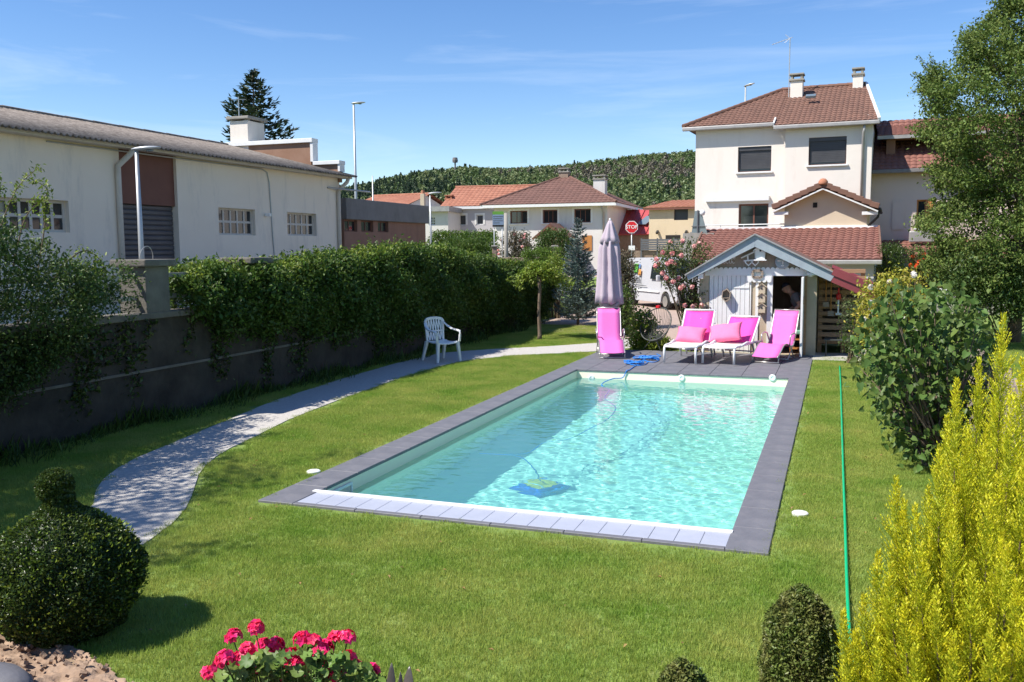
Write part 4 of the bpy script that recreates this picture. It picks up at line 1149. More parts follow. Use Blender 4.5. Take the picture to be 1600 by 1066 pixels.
gutter(ge, (rx_+0.06,-0.05,rz_-0.02), (rx_+0.06,3.9,rz_-0.02), 0.06, M['black'])
pipe(ge, [(rx_+0.05,0.1,rz_-0.05),(rx_,0.12,rz_-0.30),(rx_-0.15,0.2,rz_-0.45),(wx1+0.06,0.28,rz_-0.62)], 0.045, M['black'])
# the lean-to roof
tl = plG.uz(1098,359); tr_ = plG.uz(1372,359)
plT = Plane(g0, HA, -3.6)
bl, br = plT.uz(1080,401)[0], plT.uz(1376,406)[0]
zb_ = plT.uz(1230,406)[1]; zt_ = tl[1]
lnT = math.hypot(3.6+0.3, zt_-zb_)
x00 = min(bl, tl[0])
tiled('roof', M['tile_red'], ge, (0,-3.6,zb_), (1,0,0), (0,3.9,zt_-zb_), [(bl,0),(br,0),(tr_[0],lnT),(tl[0],lnT)], 0.25, 0.30, 0.04, 0.03)
mb = MB(); mb.box(tl[0]-0.05, tr_[0]+0.03, 0.29, 0.42, zt_-0.02, zt_+0.09); mb.build('flashing', M['white_paint'], ge)
mb = MB(); mb.box(bl-0.05, br+0.05, -3.78, -3.62, zb_-0.16, zb_-0.01); mb.build('gutter', M['zinc'], ge, bevel=0.03)
mb = MB(); mb.box(bl+0.4, br-0.2, -3.3, -3.1, 0, zb_-0.05); mb.box(br-0.4, br-0.2, -3.1, 0.3, 0, zb_); mb.box(bl+0.4, bl+0.6, -3.1, 0.3, 0, zb_); mb.build('wall', M['render_lilac'], ge)
mb = MB(); mb.beam((br+0.02,-3.6,zb_+0.02),(tr_[0]+0.02,0.3,zt_+0.02),0.06,0.14); mb.build('verge_board', M['tile_brown'], ge)
mb = MB(); mb.beam((bl-0.02,-3.6,zb_+0.02),(tl[0]-0.02,0.3,zt_+0.02),0.06,0.14); mb.build('verge_board', M['tile_brown'], ge)
# terrace rail left of the gable and triangular glass screen
mb = MB(); mb.tube([(tl[0]-0.4,0.5,zt_+0.18),(wx0,0.5,zt_+0.18)], 0.025, 6)
for k in range(4): mb.tube([(tl[0]-0.3+k*0.9,0.5,zt_-0.1),(tl[0]-0.3+k*0.9,0.5,zt_+0.18)], 0.018, 6)
mb.build('terrace_rail', M['pole_grey'], ge)
mb = MB(); mb.box(tl[0]-0.6, wx0, 0.42, 4.2, 0, zt_-0.08); mb.build('terrace_block', M['concrete'], ge)
a_ = plG.uz(1083,364); b_ = plG.uz(1107,364); c_ = plG.uz(1093,330)
mb = MB(); mb.prism([(a_[0],a_[1]),(b_[0],b_[1]),(c_[0]+0.12,c_[1]),(c_[0]-0.12,c_[1])], -0.3, -0.27); sg_ = mb.build('glass_screen', M['sky_glass'], ge)
mb = MB(); mb.tube([(c_[0],-0.33,c_[1]+0.02),(c_[0],-0.33,a_[1]-0.4)], 0.035, 6); mb.tube([(a_[0],-0.33,a_[1]+0.25),(b_[0],-0.33,a_[1]+0.25)], 0.018, 6); mb.build('frame', M['fence_grey'], sg_)
q = plG.uz(1098,333); mb = MB(); mb.lathe([(0,-0.11),(0.08,-0.09),(0.11,0),(0.08,0.09),(0,0.11)], 12, (q[0]+0.05,-0.3,q[1])); mb.build('globe_light', M['white_plastic'], ge, smooth=True)
mb = MB(); mb.box(a_[0]-0.3, b_[0]+0.3, -0.5, 0.3, 0, a_[1]-0.02); mb.build('screen_wall', M['concrete'], ge)

# ---------------- pink house on the right
_o = Plane(h0, HA, 1.0); k0 = _o.p0 + _o.d*_o.uz(1420,395)[0] + _o.n*1.0
plK = Plane(k0, HA)
pk = thing('pink_house', 'pinkish rendered house with open wooden shutters partly behind the leafy tree', 'house', plK.p0, HA)
kx0 = (plL.p0-plK.p0).dot(plK.d)+HR+0.005; kx1 = kx0+9.0; kz = plK.uz(1400,266)[1]
wK = [plK.rect(1432,312,1459,356)]
mb = MB(); mb.wall(kx0, kx1, 0, kz, wK+[plK.rect(1398,400,1475,480)], 0.3); mb.build('wall', M['render_pink'], pk)
mb = MB(); mb.box(kx0+0.4, kx1-0.3, 2.4, 2.5, 0, kz); mb.box(kx1-0.3, kx1, 0.3, 7, 0, kz); mb.build('wall', M['render_pink'], pk)
w = win(pk, wK[0], 0, 2, 1, M['wood_orange'], M['glass'], 0.06, 0.05, 0.14, sill=M['white_paint'])
for sg in (0, 1):
    x0 = wK[0][0]+0.02+sg*(wK[0][1]-wK[0][0])/2; hw = (wK[0][1]-wK[0][0])/2-0.05
    if sg == 1:
        n = 4
        for k in range(n):
            mb = MB(); mb.box(x0+hw*k/n, x0+hw*(k+1)/n-0.008, 0.03, 0.06, wK[0][2]+0.02, wK[0][3]-0.02); mb.build('shutter_plank', M['wood_orange'], w)
q = plK.rect(1394,315,1413,359); mb = MB(); mb.box(q[0], q[1], -0.05, -0.012, q[2], q[3]); mb.build('shutter', M['render_pink'], pk)
# roof with wide dormer
lnK = math.hypot(3.6, 2.1)
tiled('roof', M['tile_red'], pk, (kx0,-0.45,kz), (1,0,0), (0,4.4,2.5), [(0,0),(9.2,0),(9.2,5.06),(0,5.06)], 0.24, 0.32)
mb = MB(); mb.box(kx0, kx1+0.2, -0.6, -0.46, kz-0.16, kz-0.0); mb.build('gutter', M['grey_fascia'], pk, bevel=0.03)
mb = MB(); mb.box(kx0, kx1, -0.45, 0, kz-0.10, kz-0.04); mb.build('soffit', M['brown_panel'], pk)
dp = Plane(k0, HA, 0.75); dx0 = dp.uz(1385,230)[0]; dz0 = dp.uz(1420,252)[1]; dz1 = dp.uz(1420,213)[1]
mb = MB(); mb.wall(dx0, dx0+5, dz0-0.5, dz1, [(dx0+0.35,dx0+1.9,dz0,dz1-0.12)], 0.2, 0.75); mb.build('dormer_wall', M['brown_wall'], pk)
mb = MB(); mb.box(dx0, dx0+0.2, 0.96, 3.6, dz0-0.3, dz1); mb.box(dx0+0.2, dx0+5, 1.9, 2.0, dz0-0.4, dz1); mb.build('dormer_side', M['brown_panel'], pk)
tiled('dormer_roof', M['tile_red'], pk, (dx0-0.35,0.35,dz1+0.02), (1,0,0), (0,3.2,0.75), [(0,0),(5.6,0),(5.6,3.29),(0,3.29)], 0.24, 0.32)
mb = MB(); mb.box(dx0-0.35, dx0+5.3, 0.27, 0.34, dz1-0.12, dz1+0.02); mb.build('dormer_fascia', M['zinc'], pk)
mb = MB(); mb.box(dx0+0.3, dx0+2.0, 0.62, 0.85, dz0-0.04, dz0+0.05); mb.build('dormer_sill', M['white_paint'], pk)
tw_ = MB(); tw_.loft([[(dx0+0.4+x*1.25, 0.55+0.30*t, dz0+0.06+0.12*math.sin(math.pi*t)*(0.5+0.5*math.sin(7*x+2))+0.03) for x in [k/12 for k in range(13)]] for t in [j/6 for j in range(7)]], cap=False, closed=False)
o = tw_.build('towel', M['white_sign'], None, smooth=True); o.modifiers.new('t','SOLIDIFY').thickness = 0.03
o.location = plK.p0; o.rotation_euler = (0,0,HA); tag(o, 'white towel airing on the dormer sill of the pink house', 'towel')
# its lower lean-to roof and shaded veranda
plV = Plane(k0, HA, -2.6); vz = plV.uz(1420,412)[1]; vt = plK.uz(1420,376)[1]; vx0 = plV.uz(1366,400)[0]
tiled('lean_to_roof', M['tile_red'], pk, (vx0,-2.6,vz), (1,0,0), (0,2.6,vt-vz), [(0,0),(7.5,0),(7.5,math.hypot(2.6,vt-vz)),(0,math.hypot(2.6,vt-vz))], 0.24, 0.30)
mb = MB(); mb.box(vx0, vx0+7.5, -2.75, -2.6, vz-0.15, vz-0.0); mb.build('gutter', M['zinc'], pk, bevel=0.03)
for k in range(4):
    mb = MB(); mb.box(vx0+0.1+k*2.2, vx0+0.22+k*2.2, -2.55, -2.43, 0, vz-0.02); mb.build('veranda_post', M['wood'], pk)
q = plV.rect(1394,403,1470,406); mb = MB(); mb.box(q[0], q[1]+1.5, -2.9, -2.8, q[2], q[3]); mb.build('veranda_beam', M['wood'], pk)
q = Plane(k0, HA, -0.5).rect(1420,361,1456,379); mb = MB(); mb.box(q[0], q[1]+0.3, -0.85, -0.55, q[2], q[3]); mb.build('awning_box', M['zinc'], pk, bevel=0.05)
gw = thing('garden_wall', 'low pale garden wall in front of the shaded veranda', 'wall', plK.p0, HA)
q = Plane(k0, HA, -6).rect(1452,454,1530,472); mb = MB(); mb.box(q[0], q[1]+2, -6.2, -6.0, 0, q[3]); mb.build('wall_body', M['concrete'], gw)
mb = MB(); mb.box(q[0]-0.05, q[1]+2.05, -6.25, -5.95, q[3]+0.001, q[3]+0.07); mb.build('coping', M['white_paint'], gw, bevel=0.01)
# ================================================================ SHED
SY = 20.25
s0 = Vector((-1.62, SY, 0))
pS = Plane(s0, 0.0)
U = pS.uz
shed = thing('garden_shed', 'small garden shed with blue grey bargeboards and white plank door', 'shed', s0, 0)
X0, X1 = U(1092,500)[0], U(1275,500)[0]
dl = pS.rect(1107,430,1171,552); dl = (dl[0], dl[1], 0.03, dl[3])
dr = pS.rect(1206.5,430,1254,553); dr = (dr[0], dr[1], 0.03, dr[3])
plO = Plane(s0, 0.0, -0.24)
ax_, at_ = plO.uz(1180,367); elx, elz = plO.uz(1072,430); erx, erz = plO.uz(1306,428)
mL = (at_-elz)/(ax_-elx); mR = (at_-erz)/(erx-ax_)
def under(x): return at_-0.10-(mL*(ax_-x) if x < ax_ else mR*(x-ax_))
zl = dl[3]+0.13
mb = MB(); mb.wall(X0, X1, 0, zl, [dl, dr], 0.10); mb.build('front_wall', M['shed_sand'], shed)
mb = MB(); mb.prism([(X0,zl),(X1,zl),(X1,under(X1)),(ax_,under(ax_)),(X0,under(X0))], 0.0, 0.08); mb.build('gable_wall', M['wood_grey'], shed)
mb = MB(); mb.box(X0, X0+0.08, 0.10, 2.6, 0, under(X0)); mb.build('side_wall', M['shed_sand'], shed)
mb = MB(); mb.box(X1-0.08, X1, 0.10, 2.6, 0, under(X1)); mb.build('side_wall', M['shed_sand'], shed)
mb = MB(); mb.prism([(X0,0),(X1,0),(X1,under(X1)),(ax_,under(ax_)),(X0,under(X0))], 2.52, 2.6); mb.build('back_wall', M['wood_grey'], shed)
mb = MB(); mb.box(X0+0.08, X1-0.08, 0.10, 2.52, 0.0, 0.02); mb.build('floor', M['wood_grey'], shed)
for (ex, ez) in ((elx, elz), (erx, erz)):
    mb = MB(); mb.quad((ex,-0.235,ez-0.02),(ax_,-0.235,at_-0.02),(ax_,2.9,at_-0.02),(ex,2.9,ez-0.02))
    o = mb.build('roof', M['tile_brown'], shed); m_ = o.modifiers.new('t','SOLIDIFY'); m_.thickness = 0.05; m_.offset = 0
bd = 0.26
mb = MB(); mb.prism([(elx,elz),(ax_,at_),(ax_,at_-bd),(elx+0.06,elz-0.11)], -0.27, -0.24); mb.build('bargeboard', M['board_blue'], shed, bevel=0.004)
mb = MB(); mb.prism([(ax_+0.002,at_),(erx,erz),(erx-0.10,erz-0.16),(ax_+0.002,at_-bd)], -0.27, -0.24); mb.build('bargeboard', M['board_blue'], shed, bevel=0.004)
for (ex, ez) in ((elx-0.02, elz-0.01), (erx+0.02, erz-0.01)):
    mb = MB(); mb.beam((ex,-0.26,ez+0.012),(ax_,-0.26,at_+0.012),0.028,0.12,(0,1,0)); mb.build('roof_edge', M['zinc'], shed)
# purlin ends under the overhang
for xx in (X0+0.05, X1-0.08):
    mb = MB(); mb.box(xx-0.05, xx+0.05, -0.23, -0.001, under(xx)-0.16, under(xx)-0.05); mb.build('purlin', M['white_paint'], shed)
# scalloped white lintel
def scallop(x0, x1, z, hgt, n, y0, y1, drop=True):
    pts = [(x0, z+hgt), (x0, z)] if drop else [(x1, z-hgt), (x1, z)]
    w_ = (x1-x0)/n
    out = []
    for k in range(n):
        for a in range(0, 9):
            t = math.pi*a/8
            out.append((x0+w_*(k+0.5)-w_*0.46*math.cos(t), z+(-1 if drop else 1)*w_*0.46*math.sin(t)))
    poly = ([(x0,z+hgt)]+out+[(x1,z+hgt)]) if drop else ([(x0,z-hgt)]+out+[(x1,z-hgt)])
    return MB().prism(poly, y0, y1)
lr = pS.rect(1102,421,1264,431)
scallop(lr[0], lr[1], lr[3], lr[3]-lr[2], 22, -0.03, -0.002, False).build('scalloped_lintel', M['white_paint'], shed)
q = pS.rect(1168,431,1206,438); scallop(q[0], q[1], q[2], q[3]-q[2], 5, -0.06, -0.033, True).build('scalloped_trim', M['white_paint'], shed)
# white plank double door
dd = thing('plank_door', None, None); dd.parent = shed
npk = 9
for k in range(npk):
    a = dl[0]+0.01+(dl[1]-dl[0]-0.02)*k/npk; b_ = dl[0]+0.01+(dl[1]-dl[0]-0.02)*(k+1)/npk
    mb = MB(); mb.box(a+0.003, b_-0.003, 0.0-rnd.uniform(0,0.004), 0.04, dl[2], dl[3]-0.01); mb.build('plank', M['white_paint'], dd, bevel=0.003)
for z_ in (0.3, 1.45):
    mb = MB(); mb.box(dl[1]-0.34, dl[1]-0.02, -0.016, -0.006, z_, z_+0.035); mb.build('hinge', M['white_paint'], dd)
for (a, b_) in ((1180,1184.5), (1198,1206.4), (1171,1173)):
    q = pS.rect(a, 438, b_, 552); mb = MB(); mb.box(q[0], q[1], -0.028, -0.001, 0.02, lr[2]-0.002); mb.build('white_post', M['white_paint'], shed)
q = pS.rect(1254.5,431,1260,552); mb = MB(); mb.box(q[0], q[1], -0.028, -0.001, 0.02, lr[2]-0.002); mb.build('white_post', M['wood'], shed)
# open door leaf, swung right out towards the terrace
leaf = MB(); leaf.box(dr[1]-0.02, dr[1]+0.025, -0.62, -0.03, 0.04, dr[3]-0.03); lf = leaf.build('open_door', M['white_paint'], shed, bevel=0.004)
mb = MB(); mb.tube([(dr[1]-0.05,-0.50,0.86),(dr[1]-0.05,-0.62,0.86)], 0.012, 6); mb.box(dr[1]-0.06, dr[1]-0.02, -0.52, -0.48, 0.84, 0.88); mb.build('door_handle', M['black'], lf)
mb = MB(); mb.box(dr[1]+0.026, dr[1]+0.045, -0.60, -0.05, 1.15, 1.30); mb.build('door_brace', M['wood'], lf)
# ornaments hung on the front
def orn(name, px, py, label, cat, build, material, y=-0.035, smooth=False, group=None):
    x, z = U(px, py); o = build(MB()).build(name, material, None, smooth)
    o.location = (s0.x+x, SY+y, z); tag(o, label, cat, group); return o
def hexa(mb):
    pts = [(0.11*math.sin(k*math.pi/3+0.15)*0.95, 0.155*math.cos(k*math.pi/3+0.15)) for k in range(6)]
    n = 6
    ins = [(x*0.80, z*0.80) for x, z in pts]
    for k in range(n):
        a, b_, c, d = pts[k], pts[(k+1) % n], ins[(k+1) % n], ins[k]
        mb.prism([a,b_,c,d], -0.13, 0.0)
    mb.prism(ins, -0.02, -0.004); mb.prism([(-0.085,-0.07),(0.085,-0.07),(0.085,-0.055),(-0.085,-0.055)], -0.12, -0.021)
    return mb
orn('hexagon_shelf', 1135.5, 461, 'brown hexagonal wooden shelf box on the white plank door', 'shelf', hexa, M['wood_grey'], y=-0.006)
def heart(mb, cx=0, s=0.085, t=0.02):
    out = []
    for k in range(28):
        a = 2*math.pi*k/28
        out.append((cx+s*16*math.sin(a)**3/17, s*(13*math.cos(a)-5*math.cos(2*a)-2*math.cos(3*a)-math.cos(4*a))/17))
    ins = [(cx+(x-cx)*0.66, z*0.66+0.003) for x, z in out]
    n = len(out)
    vs = [(x,-t,z) for x,z in out]+[(x,-t,z) for x,z in ins]+[(x,0,z) for x,z in out]+[(x,0,z) for x,z in ins]
    fs = []
    for k in range(n):
        j = (k+1) % n
        fs += [(k,j,n+j,n+k),(2*n+j,2*n+k,3*n+k,3*n+j),(k,2*n+k,2*n+j,j),(n+k,n+j,3*n+j,3*n+k)]
    return mb.add(vs, fs)
for px, ll in ((1170, 'white open heart ornament under the bird house, on its plank door side'), (1180.5, 'white open heart ornament under the bird house, on its open doorway side')):
    orn('heart_ornament', px, 410.5, ll, 'ornament', lambda mb: heart(mb), M['white_paint'], -0.06, group='white hearts under the shed gable')
def bird(mb):
    mb.prism([(-0.09,-0.13),(0.09,-0.13),(0.11,0.09),(0.0,0.16),(-0.11,0.09)], -0.16, 0.0)
    mb.box(-0.13,0.13,-0.20,0.0,-0.155,-0.131)
    return mb
bh = orn('bird_house', 1189, 396, 'white wooden bird house under the shed ridge', 'bird house', bird, M['white_paint'], -0.002)
mb = MB(); mb.lathe([(0,0),(0.022,0),(0.022,0.004),(0,0.004)], 12); mb.xform(Matrix.Translation((0.0,-0.161,0.06)) @ Matrix.Rotation(R(90),4,'X')); mb.build('hole', M['black'], bh)
for sg in (-1, 1):
    mb = MB(); mb.beam((sg*0.15,-0.09,0.055),(0,-0.09,0.175),0.018,0.21,(0,1,0)); mb.xform(Matrix.Identity(4)); mb.build('roof_board', M['white_paint'], bh)
# ladder-like white bracket beside the bird house
def brk(mb):
    mb.beam((-0.24,-0.03,-0.06),(0.10,-0.03,0.10),0.03,0.025,(0,1,0)); mb.beam((-0.18,-0.03,-0.12),(0.10,-0.03,-0.10),0.03,0.025,(0,1,0))
    mb.beam((-0.10,-0.03,0.0),(-0.09,-0.03,-0.10),0.03,0.02,(0,1,0)); mb.beam((0.06,-0.03,0.07),(0.07,-0.03,-0.10),0.03,0.02,(0,1,0)); return mb
orn('wooden_bracket', 1176, 399, 'white slanted wooden bracket beside the bird house', 'bracket', brk, M['white_paint'])
def sign_fret(mb):
    mb.box(-0.17,0.17,-0.02,0,0.06,0.085)
    for k in range(5):
        x = -0.13+k*0.065
        for a in range(10):
            t0, t1 = 2*math.pi*a/10, 2*math.pi*(a+1)/10
            if k % 2 == 0 and a in (0, 9, 4): continue
            mb.beam((x+0.026*math.cos(t0),-0.012,0.0+0.055*math.sin(t0)),(x+0.026*math.cos(t1),-0.012,0.055*math.sin(t1)),0.012,0.014,(0,1,0))
    return mb
orn('fretwork_sign', 1137, 408, 'white curly fretwork board hung left of the hearts', 'ornament', sign_fret, M['white_paint'])
def disc(mb):
    mb.lathe([(0,0),(0.155,0),(0.155,0.02),(0.14,0.032),(0,0.032)], 28); mb.xform(Matrix.Rotation(R(90),4,'X')); return mb
dk = orn('round_plaque', 1223, 409, 'round pale blue face plaque under the shed gable', 'plaque', disc, M['board_blue'])
for (x, z, a, b_) in ((-0.06,0.02,0.05,0.014),(0.06,0.035,0.05,0.014),(0.0,-0.085,0.035,0.016),(0.005,-0.02,0.014,0.05)):
    mb = MB(); mb.lathe([(0,0),(1,0),(0.8,1),(0,1)], 12); mb.xform(Matrix.Translation((x,-0.0325,z)) @ Matrix.Rotation(R(90),4,'X') @ Matrix.Diagonal((a,b_,0.006,1))); mb.build('relief', M['white_paint'], dk)
def nestbox(mb):
    mb.prism([(-0.07,-0.09),(0.07,-0.09),(0.07,0.06),(0.0,0.11),(-0.07,0.06)], -0.12, 0.0); mb.beam((-0.10,-0.07,0.045),(0.0,-0.07,0.125),0.012,0.16,(0,1,0)); mb.beam((0.10,-0.07,0.045),(0.0,-0.07,0.125),0.012,0.16,(0,1,0)); return mb
for (py, ll) in ((452,'small wooden nest box on the sand coloured pillar, top one of three'),(466,'small wooden nest box on the sand coloured pillar, middle one of three'),(482,'small wooden nest box on the sand coloured pillar, lowest of three')):
    nb_ = orn('nest_box', 1191, py, ll, 'nest box', nestbox, M['shed_sand'], -0.003, group='nest boxes on the shed pillar')
    mb = MB(); mb.lathe([(0,0),(0.02,0),(0.02,0.004),(0,0.004)], 10); mb.xform(Matrix.Translation((0,-0.121,0.015)) @ Matrix.Rotation(R(90),4,'X')); mb.build('hole', M['black'], nb_)
def wreath(mb):
    for k in range(16):
        a = 2*math.pi*k/16; mb.obox((0.10*math.cos(a),-0.03,0.09*math.sin(a)+0.02*math.sin(3*a)),(0.055,0.03,0.04),0,0,a)
    return mb
orn('dried_wreath', 1184, 428, 'small dried beige wreath on the white lintel', 'wreath', wreath, M['wood_grey'], -0.045)
orn('wall_float', 1267, 428, 'white shell shaped lamp under the right end of the lintel', 'lamp', lambda mb: mb.lathe([(0,-0.07),(0.06,-0.05),(0.09,0.0),(0.07,0.06),(0,0.07)], 12), M['white_plastic'], -0.09, True)

# maroon lean-to roof and slatted screen beside the shed
lt = thing('slatted_lean_to', 'lean-to with maroon metal roof and orange slatted timber screen', 'lean-to', s0, 0)
p2 = Plane(s0, 0.0, -0.30)
lx0, lz0 = p2.uz(1300,421); lx1, lz1 = p2.uz(1368,449)
mb = MB(); nn = 14
ang_ = math.atan2(lz1-lz0, 2.4)
for k in range(nn*4+1):
    y = -0.30+2.6*k/(nn*4); z = 0.02*math.cos(2*math.pi*k/4)
    mb.v += [(lx0, y, lz0+z+0.03), (lx1, y, lz1+z+0.03)]
for k in range(nn*4): mb.f.append((2*k, 2*k+1, 2*k+3, 2*k+2))
o = mb.build('roof_sheet', M['maroon_metal'], lt); o.modifiers.new('t','SOLIDIFY').thickness = 0.01
for d_ in (0.0, 0.155):
    mb = MB(); mb.beam((lx0+0.02,-0.33+d_*0.2,lz0-0.04-d_),(lx1+0.02-d_*0.3,-0.33+d_*0.2,lz1-0.04-d_),0.15,0.04,(0,1,0)); mb.build('fascia', M['maroon_metal'], lt)
sx0, sx1 = U(1276,500)[0], U(1349,500)[0]
for xx in (sx1-0.02, (sx0+sx1)/2+0.08, sx0+0.06):
    mb = MB(); mb.box(xx-0.045, xx+0.045, 0.62, 0.71, 0, 1.85); mb.build('post', M['wood'], lt)
for k in range(11):
    z = 0.22+k*0.155
    mb = MB(); mb.box(sx0+0.02, sx1+0.03, 0.58, 0.615, z, z+0.095+rnd.uniform(-.008,.008)); mb.build('slat', M['wood'], lt, bevel=0.004)
mb = MB(); mb.slab([(U(1262,560)[0],-0.75),(U(1343,560)[0],-0.80),(U(1343,560)[0]+0.05,0.55),(U(1262,560)[0]+0.08,0.55)], -0.05, 0.022)
mb.build('concrete_pad', M['path'], lt)
mb = MB(); mb.box(sx0, sx1+0.12, 2.36, 2.40, 0.02, 1.55); mb.build('back_board', M['wood_grey'], lt)
mb = MB(); mb.box(sx1+0.08, sx1+0.12, 0.75, 2.355, 0.02, 1.40); mb.build('side_board', M['wood_grey'], lt)
def hang(name, px, py, label, cat, fn, material):
    x, z = Plane(s0,0,0.5).uz(px, py); o = fn(MB()).build(name, material); o.location = (s0.x+x, SY+0.5, z); return tag(o, label, cat)
ex = hang('extinguisher', 1310, 470, 'red topped garden tool hanging on the slatted screen', 'tool', lambda m: m.lathe([(0,0.02),(0.035,0.02),(0.05,0.06),(0.05,0.14),(0.02,0.17),(0.02,0.28),(0,0.28)], 12), M['red'])
mb = MB(); mb.tube([(0,0,0.02),(0.0,-0.02,-0.28)], 0.018, 6); mb.box(-0.05,0.07,-0.04,0.0,-0.31,-0.27); mb.build('handle', M['white_plastic'], ex)
for px, l_, ll in ((1291, 0.55, 'short yellow broom handle hanging on the slatted screen'), (1299, 0.75, 'long yellow broom handle hanging on the slatted screen')):
    o = hang('broom_handle', px, 432, ll, 'handle', lambda m: m.tube([(0,0,0),(0.01,0.02,-l_)], 0.014, 7), M['wood_orange']); o['group'] = 'handles hanging on the screen'
    mb = MB(); mb.obox((0.01,0.0,-l_-0.06),(0.13,0.04,0.11)); mb.build('head', M['wood_grey'], o)
# dark metal garden table and chair under the lean-to
tb = thing('metal_table', 'dark metal garden table in the shade of the slatted lean-to', 'table', (s0.x+(sx0+sx1)/2+0.12, SY+0.12, 0))
mb = MB(); mb.box(-0.42,0.55,-0.28,0.28,0.36,0.385); mb.build('table_top', M['wire'], tb, bevel=0.006)
for a in (-0.38, 0.5):
    for c in (-0.24, 0.24):
        mb = MB(); mb.tube([(a,c,0.36),(a,c,0.022)], 0.014, 6); mb.build('leg', M['wire'], tb)
pl_ = thing('play_bench', 'little wooden bench with a pale green cushion inside the shed doorway', 'bench', (s0.x+dr[1]-0.14, SY+0.30, 0.02))
for z_ in (0.10, 0.30):
    mb = MB(); mb.box(-0.12,0.12,-0.14,0.14,z_,z_+0.03); mb.build('shelf', M['wood_orange'], pl_)
for a in (-0.10,0.10):
    for c in (-0.12,0.12):
        mb = MB(); mb.box(a-0.015,a+0.015,c-0.015,c+0.015,0,0.42); mb.build('leg', M['wood_orange'], pl_)
mb = MB(); mb.box(-0.15,0.13,-0.15,0.15,0.421,0.52); mb.build('cushion', mat('pale green cloth',(0.16,0.36,0.26),0.9), pl_, bevel=0.03, seg=3)
mb = MB(); mb.lathe([(0,-0.05),(0.08,-0.05),(0.10,0.05),(0.06,0.20),(0.0,0.22)], 10, (0,0,0.58)); mb.build('jug', M['board_blue'], pl_, smooth=True)

# ---------------- person bending inside the dark doorway, facing left
def skin_body(name, verts, edges, radii, root, material, parent=None, sub=2):
    me = bpy.data.meshes.new(name); me.from_pydata(verts, edges, []); me.update()
    o = bpy.data.objects.new(name, me); COL.objects.link(o); me.materials.append(material)
    if parent: o.parent = parent
    sk_ = o.modifiers.new('skin', 'SKIN'); sk_.use_smooth_shade = True
    if not me.skin_vertices: 
        bpy.context.view_layer.objects.active = o
    for i, v in enumerate(me.skin_vertices[0].data):
        v.radius = (radii[i], radii[i]) if not isinstance(radii[i], tuple) else radii[i]; v.use_root = (i == root)
    sb = o.modifiers.new('sub', 'SUBSURF'); sb.levels = sub; sb.render_levels = sub
    return o
hx, hz_ = Plane(s0,0,0.75).uz(1231,457)
pz = 0.02
per = thing('person', 'person in grey tee shirt and cap bending forward inside the shed doorway', 'person', (s0.x+hx, SY+0.75, 0))
bv = [(0.36,0,0.90),(0.30,0,1.03),(0.19,0,1.20),(0.13,0,1.30),(0.08,0,1.335),(0.01,0,1.375),(-0.005,0,1.44),   # pelvis..neck, skull base, crown
      (0.36,-0.09,0.84),(0.30,-0.10,0.47),(0.38,-0.10,0.09),(0.24,-0.11,0.045),                              # near leg
      (0.36,0.09,0.84),(0.33,0.10,0.47),(0.42,0.10,0.09),(0.28,0.11,0.045),
      (0.16,-0.17,1.28),(0.27,-0.215,1.06),(0.10,-0.20,0.90),(0.03,-0.19,0.86),                              # near arm
      (0.14,0.17,1.28),(0.20,0.20,1.04),(0.02,0.16,0.93),(-0.05,0.15,0.90)]
be = [(0,1),(1,2),(2,3),(3,4),(4,5),(5,6),(0,7),(7,8),(8,9),(9,10),(0,11),(11,12),(12,13),(13,14),(3,15),(15,16),(16,17),(17,18),(3,19),(19,20),(20,21),(21,22)]
br_ = [0.15,0.145,0.15,0.12,0.055,0.085,0.085,0.09,0.062,0.042,0.04,0.09,0.062,0.042,0.04,0.07,0.05,0.037,0.034,0.07,0.05,0.037,0.034]
skin_body('body', bv, be, br_, 0, M['skin'], per)
skin_body('tee_shirt', [bv[0],bv[1],bv[2],bv[3],bv[15],(0.24,-0.21,1.12),bv[19],(0.18,0.20,1.10)], [(0,1),(1,2),(2,3),(3,4),(4,5),(3,6),(6,7)], [0.168,0.165,0.168,0.135,0.088,0.075,0.088,0.075], 0, M['tshirt'], per)
skin_body('trousers', [bv[0],bv[7],bv[8],(0.375,-0.10,0.12),bv[11],bv[12],(0.415,0.10,0.12)], [(0,1),(1,2),(2,3),(0,4),(4,5),(5,6)], [0.166,0.108,0.082,0.066,0.108,0.082,0.066], 0, M['navy'], per)
for sy, hb in ((-0.19, bv[18]), (0.15, bv[22])):
    hv = [Vector(hb), Vector(hb)+Vector((-0.05,0,-0.03))]; he = [(0,1)]; hr_ = [0.03,0.034]
    for k, (dy, ln_) in enumerate(((-0.03,0.065),(-0.01,0.075),(0.01,0.072),(0.03,0.058))):
        a = hv[1]+Vector((-0.02,dy,-0.01)); i = len(hv)
        hv += [a, a+Vector((-ln_*0.6,0,-0.012)), a+Vector((-ln_*0.85,0,-0.045))]; he += [(1,i),(i,i+1),(i+1,i+2)]; hr_ += [0.011,0.0095,0.0085]
    i = len(hv); hv += [hv[0]+Vector((-0.03,0.04 if sy < 0 else -0.04,0.0)), hv[0]+Vector((-0.075,0.055 if sy < 0 else -0.055,-0.02))]; he += [(0,i),(i,i+1)]; hr_ += [0.013,0.010]
    skin_body('hand', [tuple(v) for v in hv], he, hr_, 0, M['skin'], per, 1)
